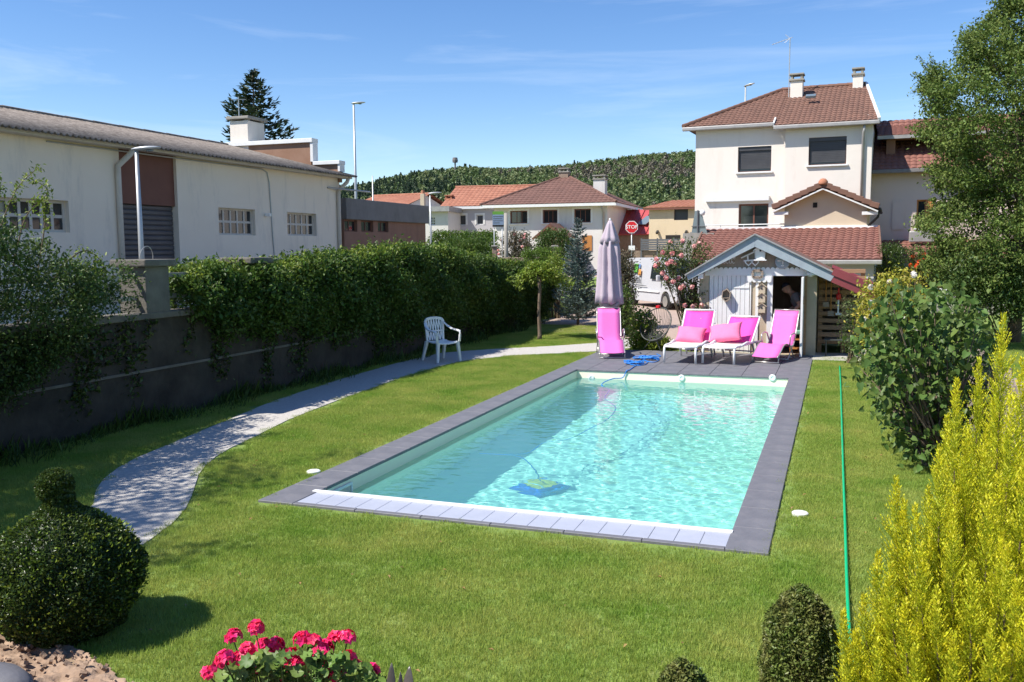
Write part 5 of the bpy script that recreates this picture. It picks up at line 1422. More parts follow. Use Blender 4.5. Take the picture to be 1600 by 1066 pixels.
# head with brow, nose, chin, ears
hd = MB(); prof = []
def headpt(u, v):
    th = u*2*math.pi; ph = v*math.pi
    x, y, z = math.sin(ph)*math.cos(th), math.sin(ph)*math.sin(th), math.cos(ph)
    r = Vector((x*0.098, y*0.078, z*0.118))
    if x < -0.3:                                         # face looks to -x
        r.x -= 0.022*math.exp(-((z+0.02)/0.16)**2-(y/0.22)**2)           # nose
        r.x += 0.012*math.exp(-((z-0.12)/0.10)**2-((abs(y)-0.38)/0.18)**2)  # eye sockets
        r.x -= 0.010*math.exp(-((z+0.55)/0.18)**2-(y/0.35)**2)           # chin
        r.x += 0.006*math.exp(-((z+0.33)/0.06)**2-(y/0.3)**2)            # mouth line
    return r
rings = [[headpt(k/24, max(j/16, 0.004)) for k in range(24)] for j in range(17)]
hd.loft(rings, cap=False)
hm = Matrix.Translation((-0.03,0,1.425)) @ Matrix.Rotation(R(28), 4, 'Y').inverted()
hd.xform(hm); hd.build('head', M['skin'], per, smooth=True)
for sg in (-1, 1):
    e_ = MB(); e_.lathe([(0,0),(0.026,0.002),(0.034,0.010),(0.022,0.014),(0,0.010)], 12); e_.xform(hm @ Matrix.Translation((0.012,sg*0.076,-0.005)) @ Matrix.Rotation(R(-90*sg),4,'X')); e_.build('ear', M['skin'], per, smooth=True)
    e_ = MB(); e_.lathe([(0,-0.012),(0.011,-0.006),(0.012,0.0),(0.011,0.006),(0,0.012)], 8); e_.xform(hm @ Matrix.Translation((-0.083,sg*0.031,0.014))); e_.build('eye', M['white_plastic'], per, smooth=True)
cp = MB(); cp.loft([[headpt(k/24, j/16)*1.08+Vector((0.004,0,0.006)) for k in range(24)] for j in (0.06,1,2,3,4,5,6,6.4)], cap=False); cp.xform(hm); cap_ = cp.build('cap', M['navy'], per, smooth=True)
cp = MB(); cp.loft([[(-0.085-0.075*t, y*(1-0.35*t), 0.058-0.016*t-0.5*y*y) for y in [(-0.065+0.13*k/8) for k in range(9)]] for t in (0,0.4,0.8,1.0)], cap=False, closed=False); cp.xform(hm); o = cp.build('visor', M['navy'], cap_, smooth=True); o.modifiers.new('t','SOLIDIFY').thickness = 0.006

# ================================================================ FURNITURE
def ribbon(prof, w, t=0.012):
    """sling: (y,z) profile swept over width w"""
    pts = []
    for i in range(len(prof)-1):
        (a, b_), (c, d) = prof[i], prof[i+1]
        for k in range(5): pts.append((a+(c-a)*k/5, b_+(d-b_)*k/5))
    pts.append(prof[-1])
    for _ in range(3):
        pts = [pts[0]]+[((pts[i-1][0]+2*pts[i][0]+pts[i+1][0])/4, (pts[i-1][1]+2*pts[i][1]+pts[i+1][1])/4) for i in range(1, len(pts)-1)]+[pts[-1]]
    mb = MB(); rings = []
    for y, z in pts:
        rings.append([(-w/2,y,z),(-w/4,y,z-0.010),(0,y,z-0.014),(w/4,y,z-0.010),(w/2,y,z),(w/2,y,z-t),(0,y,z-0.014-t),(-w/2,y,z-t)])
    mb.loft(rings); return mb, pts
def pink_lounger(label, loc, rz):
    t = thing('sun_lounger', label, 'sun lounger', loc, rz, 'pink folding loungers')
    w = 0.50
    prof = [(0.0,0.14),(0.12,0.17),(0.42,0.34),(0.62,0.36),(0.95,0.27),(1.12,0.29),(1.22,0.40),(1.52,0.98)]
    mb, pts = ribbon(prof, w); sl_ = mb.build('sling', M['pink'], t, smooth=True)
    for s in (-1, 1):
        mb = MB(); mb.tube([(s*(w/2+0.012),y,z-0.004) for y, z in pts], 0.013, 8); mb.build('side_rail', M['alu'], t, smooth=True)
        mb = MB(); mb.tube([(s*(w/2+0.012),1.18,0.34),(s*(w/2+0.05),1.12,0.52),(s*(w/2+0.055),1.00,0.545),(s*(w/2+0.055),0.80,0.53),(s*(w/2+0.05),0.74,0.48),(s*(w/2+0.03),0.78,0.30)], 0.014, 8); mb.build('armrest', M['alu'], t, smooth=True)
        mb = MB(); mb.tube([(s*(w/2+0.012),0.10,0.155),(s*(w/2+0.012),0.06,0.02)], 0.012, 8); mb.build('leg', M['alu'], t, smooth=True)
        mb = MB(); mb.tube([(s*(w/2+0.03),0.78,0.31),(s*(w/2+0.03),1.10,0.02)], 0.012, 8); mb.build('leg', M['alu'], t, smooth=True)
        mb = MB(); mb.tube([(s*(w/2+0.012),1.20,0.36),(s*(w/2+0.012),0.72,0.02)], 0.012, 8); mb.build('leg', M['alu'], t, smooth=True)
    for (y, z) in ((0.06,0.022),(1.10,0.022),(0.72,0.022)):
        mb = MB(); mb.tube([(-w/2-0.03,y,z),(w/2+0.03,y,z)], 0.011, 8); mb.build('foot_bar', M['alu'], t, smooth=True)
    mb = MB(); mb.tube([(-w/2-0.012,1.525,0.985),(w/2+0.012,1.525,0.985)], 0.013, 8); mb.build('head_bar', M['alu'], t, smooth=True)
    return t
la = P(957, 563); pink_lounger('pink folding lounger standing alone in front of the closed parasol', (la.x, la.y, 0.024), R(17))
ld = P(1194, 570); pink_lounger('pink folding lounger turned sideways before the open shed doorway', (ld.x, ld.y, 0.024), R(-13))
def white_lounger(label, loc, rz, back):
    t = thing('sun_lounger', label, 'sun lounger', loc, rz, 'white framed loungers with pink backs')
    w = 0.66
    mb, pts = ribbon([(0.0,0.345),(0.10,0.36),(0.6,0.36),(1.18,0.36)], w-0.05); mb.build('seat_sling', M['sling_white'], t, smooth=True)
    by, bz_ = 1.16+back[0], 0.37+back[1]
    mb, pts2 = ribbon([(1.16,0.37),(1.16+back[0]*0.5,0.37+back[1]*0.5),(by,bz_)], w-0.05); mb.build('back_sling', M['magenta'], t, smooth=True)
    for s in (-1, 1):
        x = s*(w/2-0.01)
        mb = MB(); mb.tube([(x,0.0,0.02),(x,0.0,0.30),(x,0.03,0.345),(x,0.10,0.362),(x,1.25,0.355),(x,1.75,0.33)], 0.024, 10); mb.build('side_rail', M['white_plastic'], t, smooth=True)
        mb = MB(); mb.tube([(x,1.14,0.36),(x,by+0.02,bz_+0.01)], 0.02, 10); mb.build('back_rail', M['white_plastic'], t, smooth=True)
        mb = MB(); mb.tube([(x*1.02,0.35,0.35),(x*1.06,0.75,0.40),(x*1.06,1.10,0.36),(x*1.04,1.30,0.10),(x*1.03,1.34,0.02)], 0.022, 10); mb.build('leg', M['white_plastic'], t, smooth=True)
        mb = MB(); mb.tube([(x*0.96,1.50,0.34),(x*0.96,1.70,0.02)], 0.02, 8); mb.build('leg', M['white_plastic'], t, smooth=True)
    mb = MB(); mb.tube([(-w/2,by+0.02,bz_+0.015),(w/2,by+0.02,bz_+0.015)], 0.021, 10); mb.build('head_bar', M['white_plastic'], t, smooth=True)
    mb = MB(); mb.tube([(-w/2,0.02,0.348),(w/2,0.02,0.348)], 0.02, 8); mb.build('foot_bar', M['white_plastic'], t, smooth=True)
    mb = MB(); mb.tube([(-w/2+0.03,1.30,0.16),(w/2-0.03,1.30,0.16)], 0.016, 8); mb.build('stretcher', M['white_plastic'], t, smooth=True)
    mb = MB(); mb.tube([(0.05,by-0.1,bz_-0.15),(0.05,1.72,0.30)], 0.012, 6); mb.build('prop', M['alu'], t, smooth=True)
    return t
lb = P(1062, 571); lc = P(1122, 572.5)
white_lounger('white framed lounger with raised pink back beside the wire chair', (lb.x, lb.y, 0.024), R(-6), (0.42, 0.60))
white_lounger('white framed lounger with lower pink back beside the sideways pink lounger', (lc.x, lc.y, 0.024), R(-12), (0.50, 0.47))
def pillow(label, loc, rot, sx=0.60, sy=0.42, th=0.12):
    n = 14; top = []; vs = []; fs = []
    for sgn in (1, -1):
        for j in range(n+1):
            for i in range(n+1):
                a, c = 2*i/n-1, 2*j/n-1
                pin = 1-0.10*(1-c*c)*abs(a)**3-0.0; pin2 = 1-0.10*(1-a*a)*abs(c)**3
                h = th*max(0, (1-a**4)*(1-c**4))**0.55
                vs.append((a*sx/2*pin, c*sy/2*pin2, sgn*h*(1+0.10*math.sin(5*a+3*c)*(1-a*a))))
    m = (n+1)*(n+1)
    for k in range(2):
        for j in range(n):
            for i in range(n):
                o = k*m+j*(n+1)+i; f = (o, o+1, o+n+2, o+n+1); fs.append(f if k == 0 else f[::-1])
    mb = MB(); mb.add(vs, fs); o = mb.build('pillow', M['pillow_pink'], None, smooth=True)
    w_ = o.modifiers.new('weld','WELD'); w_.merge_threshold = 0.0008
    o.location = loc; o.rotation_euler = rot; return tag(o, label, 'pillow', 'pink pillows on the white loungers')
pillow('soft pink pillow slumped on the white lounger nearest the wire chair', (lb.x+0.05, lb.y+1.05, 0.024+0.49), (R(40),R(3),R(-3)), 0.62, 0.46, 0.10)
pillow('soft pink pillow leaning across both white loungers', (lc.x+0.02, lc.y+0.96, 0.024+0.56), (R(50),R(-9),R(-6)), 0.70, 0.46, 0.09)

# closed parasol behind the single pink lounger
pb = PD(953, 420, 20.45); pz0 = 0.024
par_ = thing('parasol', 'closed mauve grey parasol behind the single pink lounger', 'parasol', (pb.x, pb.y, 0.024))
mb = MB(); mb.tube([(0,0,0.02),(0,0,3.0)], 0.024, 10); mb.build('pole', M['alu'], par_, smooth=True)
mb = MB(); mb.lathe([(0,0),(0.26,0),(0.27,0.03),(0.24,0.07),(0.06,0.09),(0.045,0.30),(0,0.30)], 24); mb.build('base', M['concrete'], par_, smooth=False)
def pleat(prof, n=112, folds=8, ph=0.0, amp=0.30):
    rings = []
    for z, r, am in prof:
        rings.append([(r*(1+am*math.cos(folds*a+ph+1.6*z)+am*0.35*math.sin(3*a+2*z))*math.cos(a), r*(1+am*math.cos(folds*a+ph+1.6*z)+am*0.35*math.sin(3*a+2*z))*math.sin(a), z+0.02*math.cos(folds*a+ph)*(1 if z < 1.2 else 0)) for a in [2*math.pi*k/n for k in range(n)]])
    return MB().loft(rings, cap=False)
ztop = PD(953, 345, 20.45).z-0.024; zbot = PD(953, 474, 20.45).z-0.024
H_ = ztop-zbot
def zz_(f): return zbot+H_*f
cn = pleat([(zz_(0.0),0.30,0.16),(zz_(0.10),0.275,0.18),(zz_(0.3),0.235,0.22),(zz_(0.5),0.215,0.24),(zz_(0.66),0.20,0.24),(zz_(0.74),0.17,0.22),(zz_(0.78),0.10,0.15)], ph=0.6).build('canopy', M['parasol'], par_, smooth=True)
cn.modifiers.new('t','SOLIDIFY').thickness = 0.006
o = pleat([(zz_(0.735),0.205,0.16),(zz_(0.80),0.165,0.18),(zz_(0.88),0.115,0.18),(zz_(0.95),0.075,0.14),(zz_(1.0),0.035,0.05)], folds=6, ph=0.2).build('top_flounce', M['parasol'], cn, smooth=True); o.modifiers.new('t','SOLIDIFY').thickness = 0.006
o = pleat([(zbot-0.16,0.10,0.30),(zbot-0.08,0.18,0.30),(zbot+0.02,0.23,0.25)], folds=5, ph=1.4).build('inner_folds', M['parasol'], cn, smooth=True); o.modifiers.new('t','SOLIDIFY').thickness = 0.005
mb = MB(); mb.lathe([(0,0),(0.03,0),(0.025,0.05),(0,0.07)], 10, (0,0,ztop-0.01)); mb.build('finial', M['white_plastic'], par_, smooth=True)

# wire chair with woven cords
wc0 = P(1024, 549)
wc = thing('wire_chair', 'black round wire chair with woven cords beside the lime green plants', 'chair', (wc0.x, wc0.y, 0.0), R(-25))
ring = []
for k in range(40):
    a = 2*math.pi*k/40; ring.append(Vector((0.40*math.cos(a), 0.0+0.20*math.sin(a)*1.0, 0.62+0.36*math.sin(a))))
mb = MB(); mb.tube(ring+[ring[0]], 0.014, 8, cap=False); mb.build('rim', M['wire'], wc, smooth=True)
hub = Vector((0.0,-0.05,0.30))
low = [hub+Vector((0.09*math.cos(2*math.pi*k/20), 0.05*math.sin(2*math.pi*k/20)-0.02, 0.03*math.sin(2*math.pi*k/20))) for k in range(20)]
mb = MB(); mb.tube(low+[low[0]], 0.010, 6, cap=False); mb.build('seat_ring', M['wire'], wc, smooth=True)
for k in range(40):
    a, b_ = ring[k], low[(k//2) % 20]
    mid = a.lerp(b_, 0.55)+Vector((0,0.10,-0.06))
    mb = MB(); mb.tube([a, a.lerp(mid,0.5)+Vector((0,0.02,-0.01)), mid, b_], 0.0055, 4); mb.build('cord', M['wire'], wc)
for ang in (90, 210, 330):
    f_ = Vector((0.30*math.cos(R(ang)), 0.26*math.sin(R(ang)), 0.012)); mb = MB(); mb.tube([hub+Vector((0,0.02,0)), hub.lerp(f_,0.5)+Vector((0,0,0.03)), f_], 0.012, 6); mb.build('leg', M['wire'], wc, smooth=True)
mb = MB(); mb.lathe([(0,0),(0.06,0.0),(0.055,0.05),(0,0.06)], 10, (0.02,0.20,0.98)); o = mb.build('hand_towel', M['red'], None); o.location = wc0; tag(o, 'small red cloth lying on the rim of the wire chair', 'cloth')

# white plastic armchair by the wall
pc0 = P(687, 567)
pc = thing('plastic_chair', 'white plastic garden armchair on the path beside the dark wall', 'chair', (pc0.x-0.05, pc0.y+0.22, 0.012), R(60))
def ctube(name, pts, rs, n=8): mb = MB(); mb.tube(pts, rs, n); return mb.build(name, M['white_plastic'], pc, smooth=True)
# local: front is -y
seat = MB(); rings = []
for t in [k/10 for k in range(11)]:
    y = -0.25+0.48*t; z = 0.425-0.03*math.sin(math.pi*t)-(0.03 if t == 0 else 0); hw = 0.25-0.03*t
    rings.append([(-hw,y,z+0.01),(-hw*0.5,y,z-0.008),(0,y,z-0.012),(hw*0.5,y,z-0.008),(hw,y,z+0.01),(hw,y,z-0.012),(0,y,z-0.03),(-hw,y,z-0.012)])
seat.loft(rings); seat.build('seat', M['white_plastic'], pc, smooth=False)
for s in (-1, 1):
    mb = MB(); mb.loft([[(s*0.25-0.035,-0.23-0.02,0.42),(s*0.25+0.035,-0.25,0.42),(s*0.25+0.035,-0.19,0.42),(s*0.25-0.035,-0.19,0.42)],[(s*0.29-0.024,-0.28,0.0),(s*0.29+0.024,-0.28,0.0),(s*0.29+0.024,-0.235,0.0),(s*0.29-0.024,-0.235,0.0)]]); mb.build('leg', M['white_plastic'], pc, bevel=0.006)
    mb = MB(); mb.loft([[(s*0.23-0.035,0.17,0.42),(s*0.23+0.035,0.17,0.42),(s*0.23+0.035,0.24,0.42),(s*0.23-0.035,0.24,0.42)],[(s*0.27-0.022,0.30,0.0),(s*0.27+0.022,0.30,0.0),(s*0.27+0.022,0.345,0.0),(s*0.27-0.022,0.345,0.0)]]); mb.build('leg', M['white_plastic'], pc, bevel=0.006)
    mb = MB(); pts = [(s*0.285,-0.245,0.41),(s*0.30,-0.25,0.56),(s*0.305,-0.235,0.625),(s*0.305,-0.15,0.645),(s*0.30,0.02,0.66),(s*0.275,0.17,0.72),(s*0.235,0.255,0.80)]
    for a, b_ in zip(pts, pts[1:]): mb.beam(a, b_, 0.055, 0.028, (0,0.3,1))
    mb.build('armrest', M['white_plastic'], pc, bevel=0.006)
bk = [(-0.235,0.255,0.80),(-0.20,0.275,0.865),(-0.10,0.295,0.885),(0,0.30,0.89),(0.10,0.295,0.885),(0.20,0.275,0.865),(0.235,0.255,0.80)]
mb = MB()
for a, b_ in zip(bk, bk[1:]): mb.beam(a, b_, 0.035, 0.06, (0,0,1))
mb.build('top_rail', M['white_plastic'], pc, bevel=0.006)
for s in (-1, 1):
    mb = MB(); mb.beam((s*0.205,0.225,0.42),(s*0.228,0.265,0.83),0.045,0.03,(0,1,0)); mb.build('back_post', M['white_plastic'], pc, bevel=0.006)
mb = MB(); mb.beam((-0.21,0.245,0.62),(0.21,0.245,0.62),0.02,0.035,(0,0,1)); mb.build('mid_rail', M['white_plastic'], pc)
for k in range(6):
    x = -0.165+k*0.066
    for s in (-1, 1):
        mb = MB(); mb.beam((x+s*0.028,0.235,0.43),(x,0.252,0.62),0.022,0.016,(0,1,0)); mb.build('back_slat', M['white_plastic'], pc)
        mb = MB(); mb.beam((x,0.252,0.62),(x+s*0.032,0.285,0.87),0.022,0.016,(0,1,0)); mb.build('back_slat', M['white_plastic'], pc)

# ================================================================ POOL THINGS
def PW(px, py, z):                                        # line of sight bent at the water, down to z
    q = P(px, py, WZ); d = (q-CAM).normalized(); nrm = Vector((0,0,1))
    eta = 1/1.33; c = -d.dot(nrm); t = d*eta + nrm*(eta*c-math.sqrt(1-eta*eta*(1-c*c)))
    return q + t*((z-q.z)/t.z)
rb0 = PW(845, 764, -1.43)
rob = thing('pool_robot', 'blue pool cleaning robot with yellow top lying on the pool floor', 'pool robot', (rb0.x, rb0.y, bz+0.002), R(62))
mb = MB(); mb.loft([[(-0.22,-0.20,0.05),(0.22,-0.20,0.05),(0.22,0.20,0.05),(-0.22,0.20,0.05)],[(-0.24,-0.21,0.12),(0.24,-0.21,0.12),(0.24,0.21,0.12),(-0.24,0.21,0.12)],[(-0.17,-0.19,0.22),(0.17,-0.19,0.22),(0.17,0.19,0.22),(-0.17,0.19,0.22)]]); body_ = mb.build('body', M['robot_blue'], rob, bevel=0.02)
mb = MB(); mb.loft([[(-0.175,-0.185,0.221),(0.175,-0.185,0.221),(0.175,0.185,0.221),(-0.175,0.185,0.221)],[(-0.14,-0.15,0.26),(0.14,-0.15,0.26),(0.14,0.15,0.26),(-0.14,0.15,0.26)]]); mb.build('top_cover', M['robot_yellow'], rob, bevel=0.012)
for a in (-0.215, 0.215):
    mb = MB(); mb.tube([(a,-0.24,0.075),(a,0.24,0.075)], 0.07, 14); mb.build('roller', M['robot_blue'], rob, smooth=False)
for sy in (-1, 1):
    mb = MB(); mb.beam((-0.19,sy*0.225,0.10),(0.19,sy*0.225,0.10),0.03,0.13); mb.build('track', M['blue_cable'], rob, bevel=0.01)
mb = MB(); mb.tube([(-0.12,-0.21,0.245),(-0.12,-0.10,0.30),(-0.12,0.10,0.30),(-0.12,0.21,0.245)], 0.014, 8); mb.build('handle', M['white_plastic'], rob, smooth=True)
def spl(pts, m=6):
    pts = [Vector(p) for p in pts]; out = []
    for i in range(len(pts)-1):
        p0, p1, p2, p3 = pts[max(i-1,0)], pts[i], pts[i+1], pts[min(i+2,len(pts)-1)]
        for k in range(m):
            t = k/m; out.append(0.5*((2*p1)+(p2-p0)*t+(2*p0-5*p1+4*p2-p3)*t*t+(-p0+3*p1-3*p2+p3)*t**3))
    return out+[pts[-1]]
wz_ = WZ-0.035
cb = [rb0+Vector((0.0,0.02,0.30)), PW(844,750,-0.95), PW(836,735,-0.50), P(812,719,wz_-0.02), P(765,713,wz_), P(750,712,wz_), P(790,714,wz_-0.01), P(822,712,wz_), P(838,703,wz_), P(850,695,wz_), P(885,690,wz_), P(905,682,wz_), P(925,671,wz_), P(948,659,wz_), P(962,640,wz_), P(945,625,wz_), P(952,612,wz_), P(940,601,WZ+0.01), P(957,592,WZ+0.05)]
cb[0].z = bz+0.30
edge = P(976, 583, 0.03); edge.y = PY1+0.03; edge.z = 0.036
top_ = Vector((edge.x-0.03, PY1-0.02, 0.034)); cb += [Vector((edge.x-0.10, PY1-0.04, -0.10)), top_, edge]
cb += [P(x, y, 0.036) for x, y in ((985,577),(994,571),(1006,567),(992,565),(984,569),(1001,571),(1012,566),(1003,561),(1016,558),(1030,561),(1022,566),(1008,563),(1014,556),(1032,557),(1026,553))]
mb = MB(); mb.tube(spl(cb, 5), 0.009, 6); tag(mb.build('robot_cable', M['blue_cable'], None, smooth=True), 'thin blue cable running from the pool robot over the water to the terrace', 'cable')
for k, (px, py, sc, ll) in enumerate(((1010,562,1.0,'tangle of blue cable on the dark terrace slabs, larger of two'),(990,569,0.7,'tangle of blue cable on the dark terrace slabs, smaller of two'))):
    c = P(px, py, 0.03); pts = []
    for j in range(60):
        a = j*0.62+k; r_ = (0.11+0.06*math.sin(j*1.7))*sc
        pts.append((c.x+r_*1.5*math.cos(a)+0.05*math.sin(j), c.y+r_*0.9*math.sin(a), 0.036+0.012*(j % 5)+0.02*math.sin(j*0.9)**2))
    mb = MB(); mb.tube(spl(pts, 4), 0.009, 5); tag(mb.build('cable_coil', M['blue_cable'], None, smooth=True), ll, 'cable', 'blue cable tangles on the terrace')

# hose and round lids on the lawn
hp = [P(x, y, 0.034) for x, y in ((1312,572),(1313.5,600),(1315,650),(1316.5,700),(1318,750),(1320.5,820),(1323,900),(1325.5,960),(1328,1000),(1331,1030),(1350,1075),(1400,1130))]
mb = MB(); mb.tube(spl(hp, 6), 0.012, 8); tag(mb.build('garden_hose', M['hose'], None, smooth=True), 'straight bright green garden hose lying along the lawn', 'hose')
for (px, py, ll) in ((490,734.5,'white round skimmer lid sunk in the lawn left of the pool'), (1250,799.5,'white round lid sunk in the lawn between pool and green hose')):
    c = P(px, py, 0.03); mb = MB(); mb.lathe([(0,0.0),(0.072,0.0),(0.072,0.020),(0.062,0.027),(0,0.03)], 24); o = mb.build('skimmer_lid', M['white_plastic'], None, smooth=False); o.location = (c.x, c.y, 0); tag(o, ll, 'lid', 'white lids in the lawn')

# ================================================================ STREET THINGS
def street_lamp(label, px, py_top, d, head, z0=0.55, r=0.06, scale=1.0):
    top = PD(px, py_top, d)
    t = thing('street_lamp', label, 'street lamp', (top.x, top.y, z0), 0, 'street lamps')
    h = top.z-z0
    mb = MB(); mb.tube([(0,0,0),(0,0,h*0.45),(0,0,h)], [r,r*0.85,r*0.55], 10); mb.build('pole', M['pole_grey'], t, smooth=True)
    hd_ = Vector(head).normalized()
    mb = MB(); a = Vector((0,0,h-0.02)); n_ = 9
    side = hd_.cross(Vector((0,0,1))).normalized()
    rings = []
    for k in range(n_):
        s = k/(n_-1); w_ = (0.045+0.10*math.sin(math.pi*min(s*1.05,1))**0.7)*scale; c = a+hd_*(s*0.75-0.12)*scale+Vector((0,0,0.05*s*scale))
        rings.append([c+side*w_*math.cos(q)+Vector((0,0,1))*w_*0.42*math.sin(q) for q in [2*math.pi*j/12 for j in range(12)]])
    mb.loft(rings); lh = mb.build('lamp_head', M['pole_grey'], t, smooth=True)
    mb = MB(); c = a+hd_*0.35*scale+Vector((0,0,-0.03*scale)); mb.lathe([(0,-0.03),(0.06,-0.022),(0.085,0.0),(0.0,0.004)], 12, c); mb.build('lens', M['sky_glass'], lh, smooth=True)
    return t
rgt = RT.copy(); rgt.z = 0
street_lamp('grey street lamp in front of the warehouse roller door', 213, 232, 20.0, rgt, 0.55, 0.07, 0.85)
street_lamp('short street lamp beside the brown flat roofed building', 672, 302, 44.0, rgt, 0.5, 0.06, 0.9)
street_lamp('tall thin street lamp rising beyond the warehouse corner', 552.5, 161, 46.0, rgt, 0.5, 0.085, 0.95)
street_lamp('tall street lamp peeking over the white house roof', 1165, 134, 62.0, rgt*0.3-FW*0.3, 0.6, 0.09, 1.1)
q = PD(582, 275, 52); mb = MB(); mb.tube([(0,0,0),(0,0,q.z-0.5)], [0.07,0.035], 8); o = mb.build('flag_pole', M['pole_grey'], None, smooth=True); o.location = (q.x,q.y,0.5); tag(o, 'slim bare pole behind the brown building', 'pole')
q = PD(711, 247, 560); mb = MB(); mb.tube([(0,0,0),(0,0,24)], [0.7,0.5], 8); mb.lathe([(0,0),(1.6,0.2),(1.8,1.5),(1.5,3.2),(0,3.4)], 10, (0,0,21.5)); o = mb.build('radio_mast', M['grey_fascia'], None); o.location = (q.x,q.y,q.z-24.5); tag(o, 'dark radio mast on the crest of the wooded hill', 'mast')

def text_mesh(s, size, material, name='lettering', parent=None, loc=(0,0,0), rot=(0,0,0), ext=0.004, shear=0.0):
    c = bpy.data.curves.new(name, 'FONT'); c.body = s; c.size = size; c.extrude = ext; c.align_x = 'CENTER'; c.align_y = 'CENTER'; c.offset = 0.012*size; c.shear = shear
    o = bpy.data.objects.new(name, c); COL.objects.link(o)
    bpy.context.view_layer.update()
    me = bpy.data.meshes.new_from_object(o.evaluated_get(bpy.context.evaluated_depsgraph_get()))
    bpy.data.objects.remove(o); bpy.data.curves.remove(c)
    me.materials.clear(); ob = link(name, me, material, parent); ob.location = loc; ob.rotation_euler = rot
    return ob
# stop sign
sp = PD(987, 355, 46.0)
sg_ = thing('stop_sign', 'red octagonal stop sign on a grey post', 'sign', (sp.x, sp.y, 0.3), math.atan2(sp.y, sp.x)-math.pi/2)
zc = sp.z-0.3; ro = 0.335
def octo(r, y0, y1): return MB().prism([(r*math.cos(R(22.5+45*k)), zc+r*math.sin(R(22.5+45*k))) for k in range(8)], y0, y1)
octo(ro, -0.03, -0.01).build('border', M['white_sign'], sg_)
octo(ro*0.90, -0.036, -0.031).build('face', M['red'], sg_)
text_mesh('STOP', 0.25, M['white_sign'], 'lettering', sg_, (0,-0.040,zc), (R(90),0,0))
mb = MB(); mb.tube([(0,0.03,0),(0,0.03,zc+0.2)], 0.03, 8); mb.build('post', M['pole_grey'], sg_, smooth=True)
q = Plane(sp, sg_.rotation_euler.z).rect(983,384,993,391); mb = MB(); mb.box(-0.15,0.17,-0.02,-0.005,q[2]-0.3,q[3]-0.3); mb.build('plate', M['white_sign'], sg_)
# information panel
ip_ = PD(779, 345, 45.0); ar = math.atan2(ip_.y, ip_.x)-math.pi/2
pi_ = thing('notice_panel', 'blue grey notice panel with green header and black footer', 'sign', (ip_.x, ip_.y, 0.3), ar)
pP = Plane(ip_, ar); q = pP.rect(769.5,331,787,354.5); 
def band(y0, y1, m, n, yy): r_ = pP.rect(769.5,y0,787,y1); MB().box(r_[0], r_[1], yy, yy+0.02, r_[2]-0.3, r_[3]-0.3).build(n, m, pi_)
band(335.5,351.5,mat('panel blue',(0.26,0.34,0.46),0.5),'board',-0.02); band(330.5,335.4,mat('panel green',(0.16,0.38,0.05),0.5),'header',-0.02); band(351.6,354.5,M['black'],'footer',-0.02)
for k in range(4):
    r_ = pP.rect(770.5,338+k*3.3,770.5+(15.5,14,15,10)[k],338.8+k*3.3); MB().box(r_[0], r_[1], -0.026, -0.021, r_[2]-0.3, r_[3]-0.3).build('text_line', M['fence_grey'], pi_)
for xx in (q[0]+0.08, q[1]-0.08):
    mb = MB(); mb.tube([(xx,0.03,0),(xx,0.03,q[3]-0.35)], 0.025, 8); mb.build('post', M['pole_grey'], pi_, smooth=True)
up_ = PD(790.5, 333, 44.0); mb = MB(); mb.tube([(0,0,0),(0,0,up_.z-0.3)], [0.12,0.09], 10); o = mb.build('wooden_post', M['concrete'], None, smooth=True); o.location = (up_.x, up_.y, 0.3); tag(o, 'weathered concrete post just right of the notice panel', 'post')
# van on the driveway
vr = PD(990, 395, 36.6); vr.z = 0.012
vf = PD(1044, 395, 33.7); hdv = math.atan2(vf.y-vr.y, vf.x-vr.x)
vr = vr+Vector((-math.sin(hdv), math.cos(hdv), 0))*0.86
van = thing('parked_van', 'white panel van with green and orange logo parked on the driveway', 'van', (vr.x, vr.y, 0.012), hdv)
# local: +x forward, rear axle at x=0, -y is the side in view
side = [(-0.85,0.35),(-0.88,0.9),(-0.84,1.55),(-0.72,1.86),(-0.5,1.93),(2.0,1.95),(2.35,1.88),(3.05,1.28),(3.80,1.05),(3.98,0.80),(3.98,0.42),(3.85,0.30),(3.50,0.28)]
def arch(cx): return [(cx+0.40*math.cos(R(a)), 0.30+0.40*math.sin(R(a))) for a in range(0, 181, 20)]
poly = side+arch(3.05)+[(2.60,0.24),(0.45,0.24)]+arch(0.0)+[(-0.45,0.28),(-0.8,0.30)]
n = len(poly); W2 = 0.95
def inset(z): return W2-0.16*max(0,(z-1.0)/0.95)**1.5
vs = [(x,-inset(z),z) for x,z in poly]+[(x,inset(z),z) for x,z in poly]
fs = [(k,(k+1) % n,(k+1) % n+n,k+n) for k in range(n)]
bm = bmesh.new(); bvs = [bm.verts.new(v) for v in vs]
for f in fs: bm.faces.new([bvs[i] for i in f])
bm.faces.new([bvs[i] for i in range(n-1,-1,-1)]); bm.faces.new([bvs[i] for i in range(n,2*n)])
bmesh.ops.triangulate(bm, faces=[f for f in bm.faces if len(f.verts) > 4]); bmesh.ops.recalc_face_normals(bm, faces=bm.faces[:])
me = bpy.data.meshes.new('body'); bm.to_mesh(me); bm.free()
link('body', me, M['van_white'], van, bevel=0.03, seg=3)
